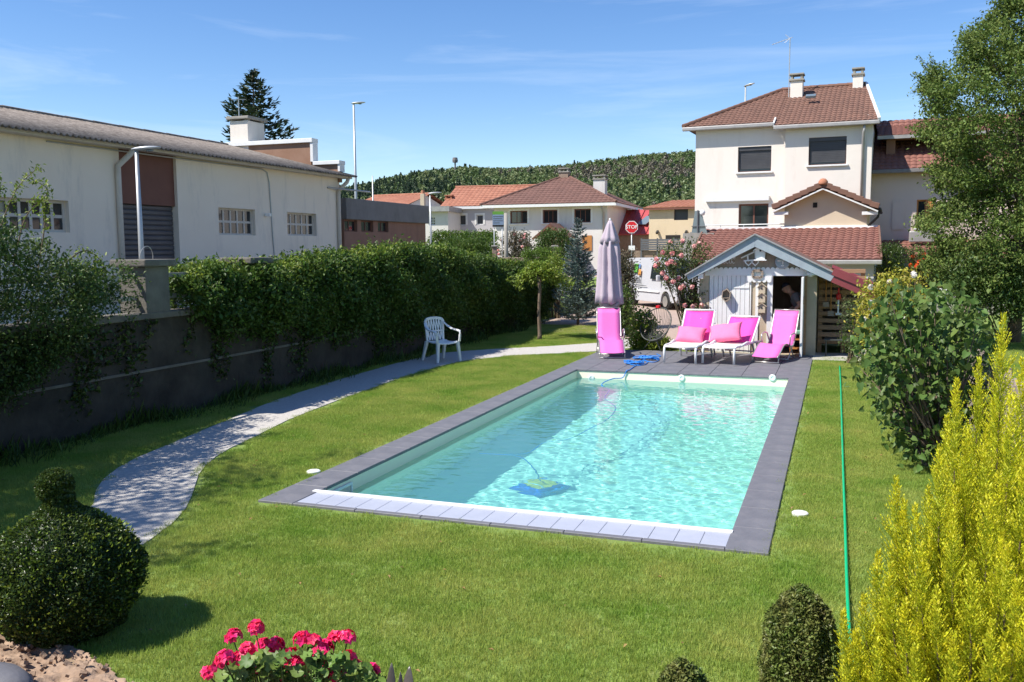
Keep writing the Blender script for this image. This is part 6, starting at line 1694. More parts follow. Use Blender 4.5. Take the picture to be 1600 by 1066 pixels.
for cx in (0.0, 3.05):
    for sy in (-1, 1):
        mb = MB(); mb.lathe([(0.10,-0.10),(0.22,-0.11),(0.30,-0.09),(0.315,-0.04),(0.315,0.06),(0.28,0.10),(0.10,0.10)], 24, cap=True); mb.xform(Matrix.Translation((cx,sy*0.84,0.315)) @ Matrix.Rotation(R(90),4,'X')); wh_ = mb.build('wheel', M['black'], van, smooth=False)
        mb = MB(); mb.lathe([(0.0,0),(0.06,0.0),(0.07,-0.02),(0.17,-0.02),(0.205,0.015),(0.0,0.016)], 20); mb.xform(Matrix.Translation((cx,sy*0.955,0.315)) @ Matrix.Rotation(R(90*(1 if sy < 0 else -1)),4,'X')); mb.build('rim', M['alu'], wh_)
for (x0, x1, z0_, z1_) in ((1.72,2.62,1.13,1.62),):
    for sy in (-1, 1):
        mb = MB(); mb.add([(x0,sy*(inset(z0_)+0.006),z0_),(x1+0.36,sy*(inset(z0_)+0.006),z0_),(x1-0.02,sy*(inset(z1_)+0.008),z1_),(x0,sy*(inset(z1_)+0.008),z1_)], [(0,1,2,3)]); mb.build('side_window', M['glass'], van)
mb = MB(); mb.add([(2.42,-0.70,1.84),(2.42,0.70,1.84),(3.03,0.80,1.315),(3.03,-0.80,1.315)], [(0,1,2,3)]); mb.xform(Matrix.Translation((0.02,0,0.02))); mb.build('windscreen', M['glass'], van)
for sy in (-1, 1):
    mb = MB(); mb.obox((3.90,sy*0.74,0.80),(0.14,0.26,0.20)); mb.build('headlight', M['sky_glass'], van, bevel=0.03)
    mb = MB(); mb.beam((0.55,sy*(W2+0.012),0.66),(2.5,sy*(W2+0.012),0.66),0.02,0.07); mb.build('side_trim', M['white_sign'], van)
    mb = MB(); mb.obox((2.62,sy*(W2+0.10),1.18),(0.12,0.16,0.24)); mb.build('mirror', M['van_white'], van, bevel=0.04)
mb = MB(); mb.box(3.86,4.02,-0.90,0.90,0.28,0.52); mb.build('bumper', M['fence_grey'], van, bevel=0.04)
for (x, z, s, m_, n_) in ((0.28,1.52,0.36,mat('logo green',(0.12,0.42,0.05),0.4),'logo_square'),(0.62,1.62,0.14,mat('logo blue',(0.12,0.22,0.42),0.4),'logo_square'),(0.70,1.36,0.24,mat('logo orange',(0.58,0.26,0.05),0.4),'logo_square')):
    mb = MB(); yA, yB = inset(z-s/2)+0.006, inset(z+s/2)+0.006
    mb.add([(x-s/2,-yA,z-s/2),(x+s/2,-yA,z-s/2),(x+s/2,-yB,z+s/2),(x-s/2,-yB,z+s/2)], [(0,1,2,3)]); mb.build(n_, m_, van)
tl_ = text_mesh('equel', 0.36, M['fence_grey'], 'lettering', van, (0.42,-inset(1.12)-0.014,1.12), (R(90),0,0), ext=0.003)
for k in range(2):
    mb = MB(); mb.box(0.02+k*0.12, 1.0+k*0.4, -W2-0.012, -W2-0.004, 0.92-k*0.09, 0.945-k*0.09); mb.build('text_line', M['fence_grey'], van)
# grey slatted fence, stone wall and gate pillars beyond the van
fq = PD(1040, 382, 47.0); fa = math.atan2(fq.y, fq.x)-math.pi/2+R(-4)
fe = thing('slat_fence', 'grey horizontal slat fence on a low wall below the beige house', 'fence', (fq.x, fq.y, 0), fa)
pF = Plane(fq, fa); r_ = pF.rect(1002,373,1078,391)
for k in range(5):
    a = r_[2]+(r_[3]-r_[2])*k/5; mb = MB(); mb.box(r_[0], r_[1], -0.015, 0.015, a, a+(r_[3]-r_[2])/5-0.02); mb.build('slat', M['fence_grey'], fe)
for k in range(4):
    x = r_[0]+(r_[1]-r_[0])*k/3; mb = MB(); mb.box(x-0.04,x+0.04,0.016,0.09,0.3,r_[3]+0.03); mb.build('post', M['fence_grey'], fe)
mb = MB(); mb.box(r_[0]-0.4, r_[1]+0.2, 0.1, 0.35, 0, r_[2]-0.02); mb.build('base_wall', M['stone'], fe)
sq = PD(820, 400, 43.0); sa = math.atan2(sq.y, sq.x)-math.pi/2
sw = thing('stone_wall', 'low brown stone garden wall with gate pillars across the road', 'wall', (sq.x, sq.y, 0), sa)
pW = Plane(sq, sa); r_ = pW.rect(755,402,872,414)
nst = 0
for row in range(4):
    x = r_[0]-0.2*(row % 2); zt2 = r_[3]; zb2 = 0.2
    h_ = (zt2-zb2)/4
    while x < r_[1]:
        w_ = rnd.uniform(0.30,0.55); mb = MB(); mb.box(x+0.008, min(x+w_,r_[1])-0.008, -0.12+rnd.uniform(-.02,.02), 0.12, zb2+h_*row+0.008, zb2+h_*(row+1)-0.008); mb.build('stone', M['stone'], sw, bevel=0.02); x += w_; nst += 1
mb = MB(); mb.box(r_[0], r_[1], -0.09, 0.09, 0.1, r_[3]-0.02); mb.build('mortar', M['concrete'], sw)
for px in (773, 867):
    q = pW.rect(px-3.5,386,px+3.5,414); mb = MB(); mb.box(q[0],q[1],-0.16,0.16,0.1,q[3]); pl2 = mb.build('pillar', M['stone'], sw, bevel=0.02)
    mb = MB(); mb.box(q[0]-0.05,q[1]+0.05,-0.21,0.21,q[3]+0.001,q[3]+0.08); mb.build('cap', M['concrete'], pl2, bevel=0.02)
# timber fence on the right behind the lilac
tf = thing('picket_fence', 'weathered grey picket fence behind the big leaved lilac', 'fence', (1.62, 0, 0), R(90))
for k in range(52):
    y = 4.9+k*0.15; mb = MB(); h_ = 1.02+rnd.uniform(-.05,.05); mb.prism([(y-0.05,0.03),(y+0.05,0.03),(y+0.05,h_),(y,h_+0.07),(y-0.05,h_)], -0.012, 0.012); mb.build('picket', M['wood_grey'], tf)
for z_ in (0.3, 0.82):
    mb = MB(); mb.box(4.8,12.7,-0.05,-0.013,z_,z_+0.07); mb.build('rail', M['wood_grey'], tf)
for k in range(5):
    mb = MB(); mb.box(4.9+k*1.9,5.0+k*1.9,-0.15,-0.051,0,1.05); mb.build('post', M['wood_grey'], tf)

for o in list(bpy.data.objects):
    if (o.parent is not None and o.parent.name.startswith('pool_robot')) or o.name.startswith('robot_cable'): o.cycles.is_caustics_receiver = True
# ================================================================ PLANTS
def leaf_arrays(C, D, L, W, r, fold=0.25, roll=None):
    """4-corner folded leaves: C centres, D directions, L lengths, W widths"""
    n = len(C)
    D = D/np.maximum(np.linalg.norm(D,axis=1)[:,None], 1e-6)
    A = r.normal(size=(n,3)) if roll is None else roll
    S_ = np.cross(D, A); S_ /= np.maximum(np.linalg.norm(S_,axis=1)[:,None], 1e-6)
    Nn = np.cross(S_, D)
    L = np.broadcast_to(np.asarray(L, float), (n,))[:,None]; W = np.broadcast_to(np.asarray(W, float), (n,))[:,None]
    base = C-D*L*0.5; tip = C+D*L*0.5-Nn*L*0.10; mid = C-D*L*0.06
    a = mid-S_*W*0.5+Nn*W*fold; b_ = mid+S_*W*0.5+Nn*W*fold
    V = np.stack([base, a, tip, b_], 1).reshape(-1,3)
    i = np.arange(n)*4
    Fc = np.concatenate([np.stack([i,i+2,i+1],1), np.stack([i,i+3,i+2],1)])
    return V, Fc
def foliage(name, K, sig, per, L, W, mt, parent, r, out=None, outw=0.6, upw=0.35, lv=0.35, fold=0.25):
    K = np.asarray(K, float); n = len(K)*per
    C = np.repeat(K, per, 0)+r.normal(size=(n,3))*np.asarray(sig)
    D = r.normal(size=(n,3))
    if out is not None:
        o = C-np.asarray(out); D = D+outw*2*o/np.maximum(np.linalg.norm(o,axis=1)[:,None],1e-6)
    D[:,2] += upw
    roll = r.normal(size=(n,3))*0.7; roll[:,2] += 1.0       # blades lie mostly face up
    s = 1+lv*(r.random(n)*2-1)
    V, Fc = leaf_arrays(C, D, L*s, W*s, r, fold, np.cross(D, np.cross(roll, D)) if False else roll)
    return np_mesh(name, V, Fc, mt, parent)
def branches(name, segs, mt, parent, n=5):
    mb = MB()
    for pts, r0, r1 in segs:
        m = len(pts); mb.tube(pts, [r0+(r1-r0)*k/(m-1) for k in range(m)], n, cap=False)
    return mb.build(name, mt, parent, smooth=True)
def bez(a, b_, bend, m=5):
    a, b_ = Vector(a), Vector(b_); c = a.lerp(b_, 0.5)+Vector(bend)
    return [(a.lerp(c, t)).lerp(c.lerp(b_, t), t) for t in [k/m for k in range(m+1)]]
def blob(r, n, c, rad, shell=0.55, lob=0.18, seed=0.0):
    v = r.normal(size=(n,3)); v /= np.linalg.norm(v,axis=1)[:,None]
    q = 1+lob*np.sin(v[:,0]*4.1+seed)+lob*0.8*np.sin(v[:,1]*5.3+2*seed)+lob*0.7*np.sin(v[:,2]*6.1+3*seed)
    return np.asarray(c)+v*(shell+(1-shell)*r.random((n,1))**0.7)*q[:,None]*np.asarray(rad)
def shrub(name, label, cat, base, c, rad, n, per, sig, L, W, mt, seed=1, stems=6, group=None, shell=0.5, lob=0.18, twig=None, upw=0.35):
    r = np.random.default_rng(seed)
    t = thing(name, label, cat, base, 0, group)
    K = blob(r, n, c, rad, shell, lob, seed*0.7)
    K[:,2] = np.maximum(K[:,2], 0.03+0.05*r.random(n))
    foliage('foliage', K, sig, per, L, W, mt, t, r, out=c, upw=upw)
    segs = []
    idx = r.choice(n, min(stems*6, n), replace=False)
    for k, i in enumerate(idx):
        foot = ((k % 3-1)*0.04, (k % 2)*0.05-0.02, 0)
        segs.append((bez(foot, K[i]*0.96, (0,0,0.12*rad[2])), max(0.006, 0.02*rad[2]), 0.003))
    branches('stem', segs, twig or M['twig'], t)
    return t

# ---- hedge trailing over the boundary wall
def hedge():
    r = np.random.default_rng(21)
    ya = PX(285,440,WALLX).y
    t = thing('wall_hedge', 'long dark green leafy hedge trailing over the boundary wall', 'hedge', (WALLX, 0, 0))
    n = 8200
    y = ya+(27.6-ya)*r.random(n)**0.85
    tp_ = [PX(a, b_+9, WALLX) for a, b_ in ((285,420),(340,414),(400,411),(450,406),(500,399),(550,392),(600,385),(650,379),(700,385),(750,397),(800,407),(840,412))]
    top = np.interp(y, [v.y for v in tp_], [v.z for v in tp_])
    top = top+0.06*np.sin(y*2.3)+0.05*np.sin(y*5.1+1)+0.04*np.sin(y*11)
    low = np.interp(y, [ya, ya+1, 12.5, 14, 16.5, 19, 22, 27.5], [1.25,1.02,0.92,0.72,0.42,0.22,0.10,0.06])+0.22*np.sin(y*3.7)*np.sin(y*1.3)
    f = r.random(n); z = low+(top-low)*np.sqrt(f)
    bul = np.interp((z-low)/(top-low), [0,0.3,0.7,1.0], [0.08,0.28,0.42,0.20])*(1+0.3*np.sin(y*3.1+z*4))
    x = np.where(z > 1.55, -0.55+(bul+0.55)*r.random(n), bul*(0.35+0.65*r.random(n))+0.03)
    K = np.stack([x, y, np.maximum(z, 0.08)], 1)
    # flying shoots on top, lime to paint in the sunlit hedge top
    sh = []
    for k in range(260):
        y0 = ya+rnd.random()*(27-ya); z0 = float(np.interp(y0, [v.y for v in tp_], [v.z for v in tp_])); x0 = rnd.uniform(-0.5,0.22); dx, dy = rnd.uniform(-.2,.3), rnd.uniform(-.3,.3)
        for q in range(5): sh.append((x0+dx*q/5, y0+dy*q/5, z0-0.05+0.055*q*rnd.uniform(.5,1)))
    foliage('foliage', K, 0.075, 20, 0.078, 0.042, M['lf_hedge'], t, r, out=(-0.6, 16, 1.2), outw=0.15)
    foliage('shoots', np.array(sh), 0.03, 4, 0.065, 0.034, M['lf_lime'], t, r, upw=0.8)
    segs = []
    for k in range(14):
        y0 = ya+0.4+(27-ya)*k/14; segs.append((bez((-0.42,y0,0.56),(rnd.uniform(-.4,-.1),y0+rnd.uniform(-.6,.6),rnd.uniform(1.5,1.9)),(-0.05,0.2,0)), 0.016, 0.005))
    branches('stem', segs, M['twig'], t)
hedge()

# ---- tangled climbing shrub at the left edge, with arching shoots
def left_shrub():
    r = np.random.default_rng(33)
    b0 = Vector((WALLX+0.15, 7.4, 0))
    t = thing('climbing_shrub', 'tangled climbing shrub with arching shoots over the near end of the wall', 'shrub', b0)
    def loc(px, py, x=WALLX+0.25):
        q = PX(px, py, x); return (q.x-b0.x, q.y-b0.y, q.z)
    K = []
    for k in range(1250):
        px = r.uniform(-330,150); lim_top = np.interp(px, [-330,-60,0,60,110,150,185],[280,320,352,378,405,430,440]); lim_bot = np.interp(px, [-330,0,60,110,150,185],[720,640,590,545,505,470])
        py = lim_top+(lim_bot-lim_top)*r.random()**1.05
        K.append(loc(px, py, WALLX+r.uniform(-0.25,0.75)*(1 if py < 520 else 0.4)))
    # trailing sprays to the right along the wall top
    for k in range(26):
        px = r.uniform(150,222); K.append(loc(px, 432+20*math.sin(px*0.12)+r.uniform(-8,30), WALLX+r.uniform(0.0,0.25)))
    for k in range(18):
        px = r.uniform(120,215); K.append(loc(px, np.interp(px,[120,235],[440,500])+r.uniform(-15,15), WALLX+0.12))
    foliage('foliage', K, 0.075, 26, 0.055, 0.027, M['lf_shrub'], t, r, out=(0,0,1.0), outw=0.2)
    segs = []; S2 = []
    for (pts) in (((-20,420),(10,330),(30,290),(60,262)), ((20,420),(40,340),(75,300),(52,282)), ((60,420),(70,350),(68,322),(58,312)), ((90,420),(130,392),(155,405),(165,430)), ((-60,420),(-30,330),(0,300),(-8,275)), ((60,470),(100,420),(140,418),(158,428))):
        w = spl([Vector(loc(*p)) for p in pts], 6); segs.append((w, 0.009, 0.003))
        for k in range(5, len(w)): S2.append(tuple(w[k])); 
    foliage('shoot_leaves', np.array(S2), 0.035, 9, 0.05, 0.022, M['lf_lime'], t, r, upw=0.2)
    for k in range(12):
        i = int(r.integers(0, 900)); segs.append((bez((-0.6, r.uniform(-1.2,1.0), 0.56), (-0.3,r.uniform(-1.2,1.2),1.9), (-0.05,0,0.2)), 0.014, 0.004))
    branches('stem', segs, M['twig'], t)
left_shrub()
q = P(8, 700); shrub('sapling', 'thin yellowish sapling in front of the dark wall', 'sapling', (q.x-0.35, q.y-0.3, 0), (0,0,0.55), (0.16,0.16,0.40), 40, 14, 0.05, 0.045, 0.02, M['lf_lime'], 5, 3)

# ---- clipped box ball with a knob
def topiary():
    r = np.random.default_rng(41)
    d = 5.50; c = PD(98, 868, d); rad = 0.45
    t = thing('box_topiary', 'dark green clipped box ball with a small round knob on top', 'topiary', (c.x, c.y, 0))
    cz = c.z; kz = PD(97, 757, d).z
    hb = kz-0.13
    prof = [(0.0,0.22),(0.10*hb,0.34),(0.28*hb,0.425),(0.46*hb,0.45),(0.62*hb,0.425),(0.78*hb,0.355),(0.90*hb,0.235),(0.97*hb,0.135),(hb+0.03,0.085),(kz-0.05,0.085)]
    n = 46000
    zz2 = np.array([p[0] for p in prof]); rr = np.array([p[1] for p in prof])
    z = r.uniform(0.0, kz-0.05, n*2); R2 = np.interp(z, zz2, rr); keep = r.random(n*2) < (R2+0.06)/0.5; z = z[keep][:n]; R2 = R2[keep][:n]; m = len(z)
    a = r.random(m)*6.2832; bump = 1+0.04*np.sin(a*5+z*9)+0.035*np.sin(a*9-z*14)+0.03*np.sin(a*17+z*31); rr_ = R2*bump*(1-0.13*r.random(m)**2)
    C = np.stack([np.cos(a)*rr_, np.sin(a)*rr_, z], 1)
    kn = 5200; v = r.normal(size=(kn,3)); v /= np.linalg.norm(v,axis=1)[:,None]
    C2 = v*0.108*(1-0.15*r.random((kn,1))**2)+np.array([-0.03,0,kz])
    C = np.concatenate([C, C2]); m = len(C)
    out = np.concatenate([np.stack([np.cos(a), np.sin(a), 0.35+0*a], 1), v])
    V, Fc = leaf_arrays(C, out*0.7+r.normal(size=(m,3))*0.8, 0.021*(0.7+0.6*r.random(m)), 0.013, r, 0.2)
    np_mesh('foliage', V, Fc, M['lf_box'], t)
    ks = 1500; az = r.random(ks)*6.2832; zs_ = r.uniform(0.2*hb, 0.97*hb, ks); Rs = np.interp(zs_, zz2, rr)*(1.0+0.10*r.random(ks))
    Cs = np.stack([np.cos(az)*Rs, np.sin(az)*Rs, zs_], 1); Dd = np.stack([np.cos(az), np.sin(az), 0.8+0*az], 1)+r.normal(size=(ks,3))*0.5
    V, Fc = leaf_arrays(Cs, Dd, 0.026, 0.014, r, 0.2); np_mesh('young_shoots', V, Fc, M['lf_lime'], t)['kind'] = 'stuff'
    mb = MB(); mb.lathe([(p[1]*0.86, p[0]) for p in prof], 24); mb.lathe([(0.001,kz-0.085),(0.07,kz-0.06),(0.088,kz),(0.06,kz+0.065),(0.001,kz+0.088)], 16, (-0.03,0,0)); mb.build('dark_core', M['lf_fir'], t, smooth=True)  # solid dark core added to block light between the leaves
    mb = MB(); mb.tube([(0,0,0),(0,0,0.3)], 0.035, 8); mb.build('stem', M['bark'], t)
topiary()

# ---- bronzed box bushes in the foreground
def small_box(label, px, py_top, d, w, seed, mt):
    r = np.random.default_rng(seed); c = PD(px, py_top, d); h = c.z
    t = thing('box_bush', label, 'bush', (c.x, c.y, 0), 0, 'clipped bronze box bushes')
    n = 17000; z = h*r.random(n)**0.8; R2 = w*np.interp(z/h, [0,0.15,0.5,0.8,0.93,1.0],[0.75,0.95,1.0,0.75,0.42,0.06]); a = r.random(n)*6.2832
    rr_ = R2*(1+0.09*np.sin(a*4+z*12)+0.07*np.sin(a*7-z*17))*(1-0.4*r.random(n)**2)
    C = np.stack([np.cos(a)*rr_, np.sin(a)*rr_, z+r.normal(size=n)*0.008], 1)
    out = np.stack([np.cos(a), np.sin(a), 0.6+0*a], 1)
    V, Fc = leaf_arrays(C, out*0.7+r.normal(size=(n,3))*0.7, 0.021*(0.7+0.6*r.random(n)), 0.012, r, 0.2)
    np_mesh('foliage', V, Fc, mt, t)
    segs = [(bez((0,0,0),(w*0.6*math.cos(k),w*0.6*math.sin(k),h*rnd.uniform(.5,.9)),(0,0,0.1)), 0.009, 0.003) for k in range(16)]
    branches('stem', segs, M['twig'], t)
small_box('taller upright bronzed box bush beside the yellow conifer', 1252, 918, 4.3, 0.19, 51, M['lf_box_dry'])
small_box('low rounded bronzed box bush on the lawn edge away from the conifer', 1066, 1034, 3.9, 0.145, 52, M['lf_box_dry'])

# ---- golden conifer, many feathery upright plumes
def golden():
    r = np.random.default_rng(61)
    c0 = PD(1530, 900, 4.0); c0.z = 0
    t = thing('golden_conifer', 'bright yellow feathery conifer with upright plumes', 'conifer', c0)
    tops = [(1568,492,4.0),(1495,592,3.9),(1598,560,3.9),(1630,470,4.1),(1660,540,3.9),(1540,672,3.8),(1580,620,3.75),(1400,745,3.8),(1430,790,3.7),(1468,700,3.75),(1372,860,3.75),(1350,930,3.65),(1318,955,3.7),(1338,985,3.6),(1392,880,3.55),(1440,850,3.5),(1490,800,3.5),(1545,760,3.5),(1600,720,3.5),(1415,940,3.4),(1465,920,3.4),(1520,880,3.35),(1575,850,3.35),(1630,800,3.4),(1505,730,4.15),(1450,760,4.1),(1610,640,4.2),(1555,600,4.25),(1660,650,3.6),(1325,1010,3.5),(1370,1000,3.4),(1430,1010,3.3),(1490,990,3.25),(1550,970,3.2),(1610,930,3.2),(1700,560,4.0),(1720,640,3.8),(1690,760,3.5),(1660,880,3.3),(1480,650,4.3),(1530,560,4.4)]
    Cs, Ds, Ls, In = [], [], [], []; segs = []
    tops += [(px+rnd.uniform(12,26), py+rnd.uniform(35,80), d+rnd.uniform(-.1,.15)) for px, py, d in tops if py > 540]
    for (px, py, d) in tops:
        tip = PD(px, py, d)-c0
        foot = Vector((tip.x*0.45+0.02, tip.y*0.45, 0.02))
        ax = bez(foot, tip, (tip.x*0.28, tip.y*0.28, 0.0), 14)
        segs.append((ax[:12], 0.014, 0.004))
        Ln = (tip-foot).length; n = int(190*Ln)
        for k in range(n):
            s = 0.12+0.88*(k+r.random())/n; i = min(int(s*14), 13); p = ax[i].lerp(ax[i+1], s*14-i); tg = (ax[i+1]-ax[i]).normalized()
            reach = 0.105*min(1, (1-s)*Ln/0.34+0.10)*(0.55+0.7*r.random())
            a = r.random()*6.2832
            sd_ = Vector((math.cos(a), math.sin(a), 0)); sd_ = (sd_-tg*sd_.dot(tg)).normalized()
            dr_ = (sd_*0.62+tg*0.95).normalized()
            m = max(2, int(reach/0.011))
            side2 = dr_.cross(tg).normalized()
            for j in range(m):
                q = p+dr_*(reach*(j+0.6)/m)+tg*0.012*(j/m)**2
                for sg in (-1, 1):
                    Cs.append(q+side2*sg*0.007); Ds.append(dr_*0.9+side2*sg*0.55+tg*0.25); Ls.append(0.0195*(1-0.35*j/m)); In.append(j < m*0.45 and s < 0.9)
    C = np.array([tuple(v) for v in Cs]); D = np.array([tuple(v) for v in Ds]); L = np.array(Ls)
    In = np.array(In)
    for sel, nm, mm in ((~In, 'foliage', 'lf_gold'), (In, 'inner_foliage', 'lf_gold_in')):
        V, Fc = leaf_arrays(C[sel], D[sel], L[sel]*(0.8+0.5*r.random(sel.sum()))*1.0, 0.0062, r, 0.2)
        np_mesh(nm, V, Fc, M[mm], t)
    branches('stem', segs, M['twig'], t)
golden()

# ---- lilac with big heart-shaped leaves
def lilac():
    r = np.random.default_rng(71)
    b0 = P(1462, 728); b0.z = 0
    t = thing('lilac_bush', 'bushy lilac with big heart shaped dark green leaves', 'bush', b0)
    K = []
    while len(K) < 520:
        px, py = r.uniform(1332,1552), r.uniform(452,745)
        l = np.interp(py, [440,520,600,660,745],[1410,1338,1345,1385,1425]); rr_ = np.interp(py, [440,500,560,640,745],[1500,1535,1550,1530,1505])
        if not (l < px < rr_): continue
        d = 9.7+r.uniform(-0.55,0.75); q = PD(px, py, d)-b0
        if q.z < 0.05: continue
        K.append(tuple(q))
    K = np.array(K); n = len(K)*6; C = np.repeat(K,6,0)+r.normal(size=(n,3))*0.085
    # six-point heart leaves hanging from the tips
    D = r.normal(size=(n,3))*0.6; D[:,2] -= 0.55; D /= np.linalg.norm(D,axis=1)[:,None]
    A = r.normal(size=(n,3))*0.6; A[:,2] += 1.0; A[:,0] -= 0.2; A[:,1] -= 0.5
    S_ = np.cross(D, A); S_ /= np.linalg.norm(S_,axis=1)[:,None]; Nn = np.cross(S_, D)
    L = (0.078*(0.65+0.6*r.random(n)))[:,None]; W = L*0.82
    pts = [(0.0,0.0,0),(-0.10,0.40,0.10),(0.30,0.50,0.13),(0.66,0.30,0.05),(1.0,0.0,-0.10),(0.66,-0.30,0.05),(0.30,-0.50,0.13),(-0.10,-0.40,0.10)]
    V = np.stack([C+D*L*a+S_*W*b_+Nn*W*c for a, b_, c in pts], 1).reshape(-1,3); i = np.arange(n)*8
    tri = [(0,2,1),(0,3,2),(0,4,3),(0,5,4),(0,6,5),(0,7,6)]
    np_mesh('foliage', V, np.concatenate([np.stack([i+a,i+b_,i+c],1) for a,b_,c in tri]), M['lf_lilac'], t)
    segs = []
    for k in range(90):
        segs.append((bez((rnd.uniform(-.12,.12),rnd.uniform(-.12,.12),0), K[k*4], (0,0,0.15)), 0.017, 0.004))
    branches('stem', segs, M['bark'], t)
lilac()

def flowers(name, pts, rad, mt, parent, r, petals=9, sz=0.6):
    pts = np.asarray(pts); n = len(pts)*petals*2
    v = r.normal(size=(n,3)); v /= np.linalg.norm(v,axis=1)[:,None]
    C = np.repeat(pts, petals*2, 0)+v*rad*0.5
    V, Fc = leaf_arrays(C, np.cross(v, r.normal(size=(n,3))), rad*sz*1.6, rad*sz*1.5, r, 0.25, v)
    return np_mesh(name, V, Fc, mt, parent)
# yellow-leaved rose with white flowers behind the lilac
def px_plant(name, label, cat, foot_px, d, outline, n, per, sig, L, W, mt, seed, dd=0.4, stems=20, flower=None, group=None, z0=None, upw=0.35):
    """outline: list of (py, x_left, x_right) rows that the plant fills at about depth d"""
    r = np.random.default_rng(seed)
    b0 = PD(foot_px, 400, d); b0.z = z0 or 0.0
    t = thing(name, label, cat, b0, 0, group)
    ys_ = [o[0] for o in outline]; K = []
    tries = 0
    while len(K) < n and tries < n*40:
        tries += 1
        py = r.uniform(ys_[0], ys_[-1]); l = np.interp(py, ys_, [o[1] for o in outline]); rr_ = np.interp(py, ys_, [o[2] for o in outline])
        px = r.uniform(min(o[1] for o in outline), max(o[2] for o in outline))
        wob = 0.12*(rr_-l)*math.sin(py*0.31+seed)
        if not (l+wob*0.5 < px < rr_+wob): continue
        q = PD(px, py, d+r.uniform(-dd,dd))-b0
        if q.z < 0.03: continue
        K.append(tuple(q))
    K = np.array(K)
    foliage('foliage', K, sig, per, L, W, mt, t, r, out=K.mean(0), outw=0.25, upw=upw)
    segs = [(bez((rnd.uniform(-.06,.06)*d*0.08,rnd.uniform(-.06,.06)*d*0.08,0), K[int(r.integers(0,len(K)))], (0,0,0.1)), 0.0012*d, 0.0004*d) for _ in range(stems)]
    branches('stem', segs, M['twig'], t)
    if flower:
        nf, fr_, fm = flower; idx = r.choice(len(K), nf, replace=False)
        o = K[idx]-K.mean(0); P_ = K[idx]+o*0.06; P_[:,1] -= dd*0.8
        flowers('flower', P_, fr_, fm, t, r)['kind'] = 'stuff'
    return t
px_plant('white_rose_bush', 'yellow green rose bush with small white flowers beside the slatted lean-to', 'rose bush', 1392, 13.5, [(428,1395,1425),(445,1355,1440),(470,1342,1450),(500,1345,1450),(540,1352,1440),(575,1375,1420)], 330, 20, 0.07, 0.055, 0.030, M['lf_yellow'], 81, 0.45, 40, (30, 0.055, M['fl_white']))
px_plant('loose_rose_shrub', 'loose green shrub growing in front of the slatted screen', 'shrub', 1335, 17.8, [(470,1322,1350),(500,1312,1360),(540,1318,1365),(570,1330,1360)], 90, 16, 0.07, 0.055, 0.028, M['lf_rose'], 82, 0.3, 14)
px_plant('climbing_rose', 'climbing rose with pink blooms against the shed corner', 'rose bush', 1082, 20.3, [(380,1048,1100),(395,1030,1112),(415,1026,1105),(440,1040,1090),(460,1062,1104),(500,1074,1102),(545,1080,1100)], 300, 18, 0.075, 0.06, 0.032, M['lf_rose'], 83, 0.35, 34, (38, 0.075, M['fl_pink']))
px_plant('lime_plant', 'lime green leafy plant at the edge of the terrace beside the wire chair', 'plant', 1004, 20.9, [(488,995,1012),(500,985,1020),(520,984,1024),(548,986,1030)], 110, 18, 0.07, 0.085, 0.042, M['lf_lime'], 84, 0.25, 14)
px_plant('lime_plant', 'low lime green plant under the wire chair', 'plant', 1032, 20.7, [(530,1020,1045),(540,1012,1052),(553,1010,1055)], 50, 16, 0.06, 0.08, 0.04, M['lf_lime'], 85, 0.2, 8)
px_plant('dusky_shrub', 'dusky brown green shrub behind the closed parasol', 'shrub', 978, 26.0, [(396,962,986),(420,955,990),(450,957,990),(480,962,986),(505,964,984)], 300, 20, 0.09, 0.07, 0.035, M['lf_dusky'], 86, 0.5, 20)
px_plant('grassy_shrub', 'bright green shrub squeezed between parasol and van', 'shrub', 972, 24.0, [(450,955,984),(480,950,988),(520,955,990),(535,960,985)], 120, 18, 0.08, 0.08, 0.035, M['lf_hedge'], 87, 0.4, 10)
px_plant('clipped_hedge', 'bright green square clipped hedge behind the blue spruce', 'hedge', 845, 38.0, [(389,818,872),(400,817,873),(420,817,873),(440,817,873)], 480, 20, 0.07, 0.07, 0.04, M['lf_clip'], 88, 0.6, 12)
px_plant('clipped_hedge', 'long clipped hedge in front of the lilac grey house', 'hedge', 722, 55.0, [(363,672,775),(372,670,778),(392,670,778)], 420, 20, 0.10, 0.12, 0.06, M['lf_clip'], 89, 0.5, 10, z0=0.5)
px_plant('oleander_bush', 'grey green bush with pinkish flowers beside the wooden post', 'bush', 806, 46.0, [(362,795,820),(375,788,830),(395,785,832),(415,788,830)], 200, 20, 0.11, 0.11, 0.05, M['lf_dusky'], 90, 0.7, 12, (16, 0.10, M['fl_pink']), z0=0.3)
px_plant('round_bush', 'dark round bush in front of the little porch', 'bush', 868, 50.0, [(362,852,884),(375,838,892),(395,838,894),(410,842,890)], 240, 20, 0.12, 0.12, 0.06, M['lf_shrub'], 91, 0.7, 10, z0=0.4)
px_plant('mixed_bush', 'loose green bush behind the hedge left of the notice panel', 'bush', 735, 47.0, [(372,700,765),(382,690,772),(400,688,772),(415,690,770)], 300, 20, 0.13, 0.12, 0.06, M['lf_hedge'], 92, 1.0, 10, z0=0.3)
px_plant('young_tree', 'small lime tinted tree between standard tree and spruce', 'tree', 868, 30.0, [(402,862,880),(415,852,888),(435,852,888),(450,858,880)], 150, 18, 0.09, 0.075, 0.035, M['lf_lime'], 93, 0.4, 12)
px_plant('dark_bush', 'dark clipped round bush under the pink house eaves', 'bush', 1392, 30.5, [(384,1378,1404),(395,1371,1410),(415,1370,1412),(440,1374,1410),(470,1378,1405)], 330, 20, 0.08, 0.06, 0.035, M['lf_box'], 94, 0.6, 12)
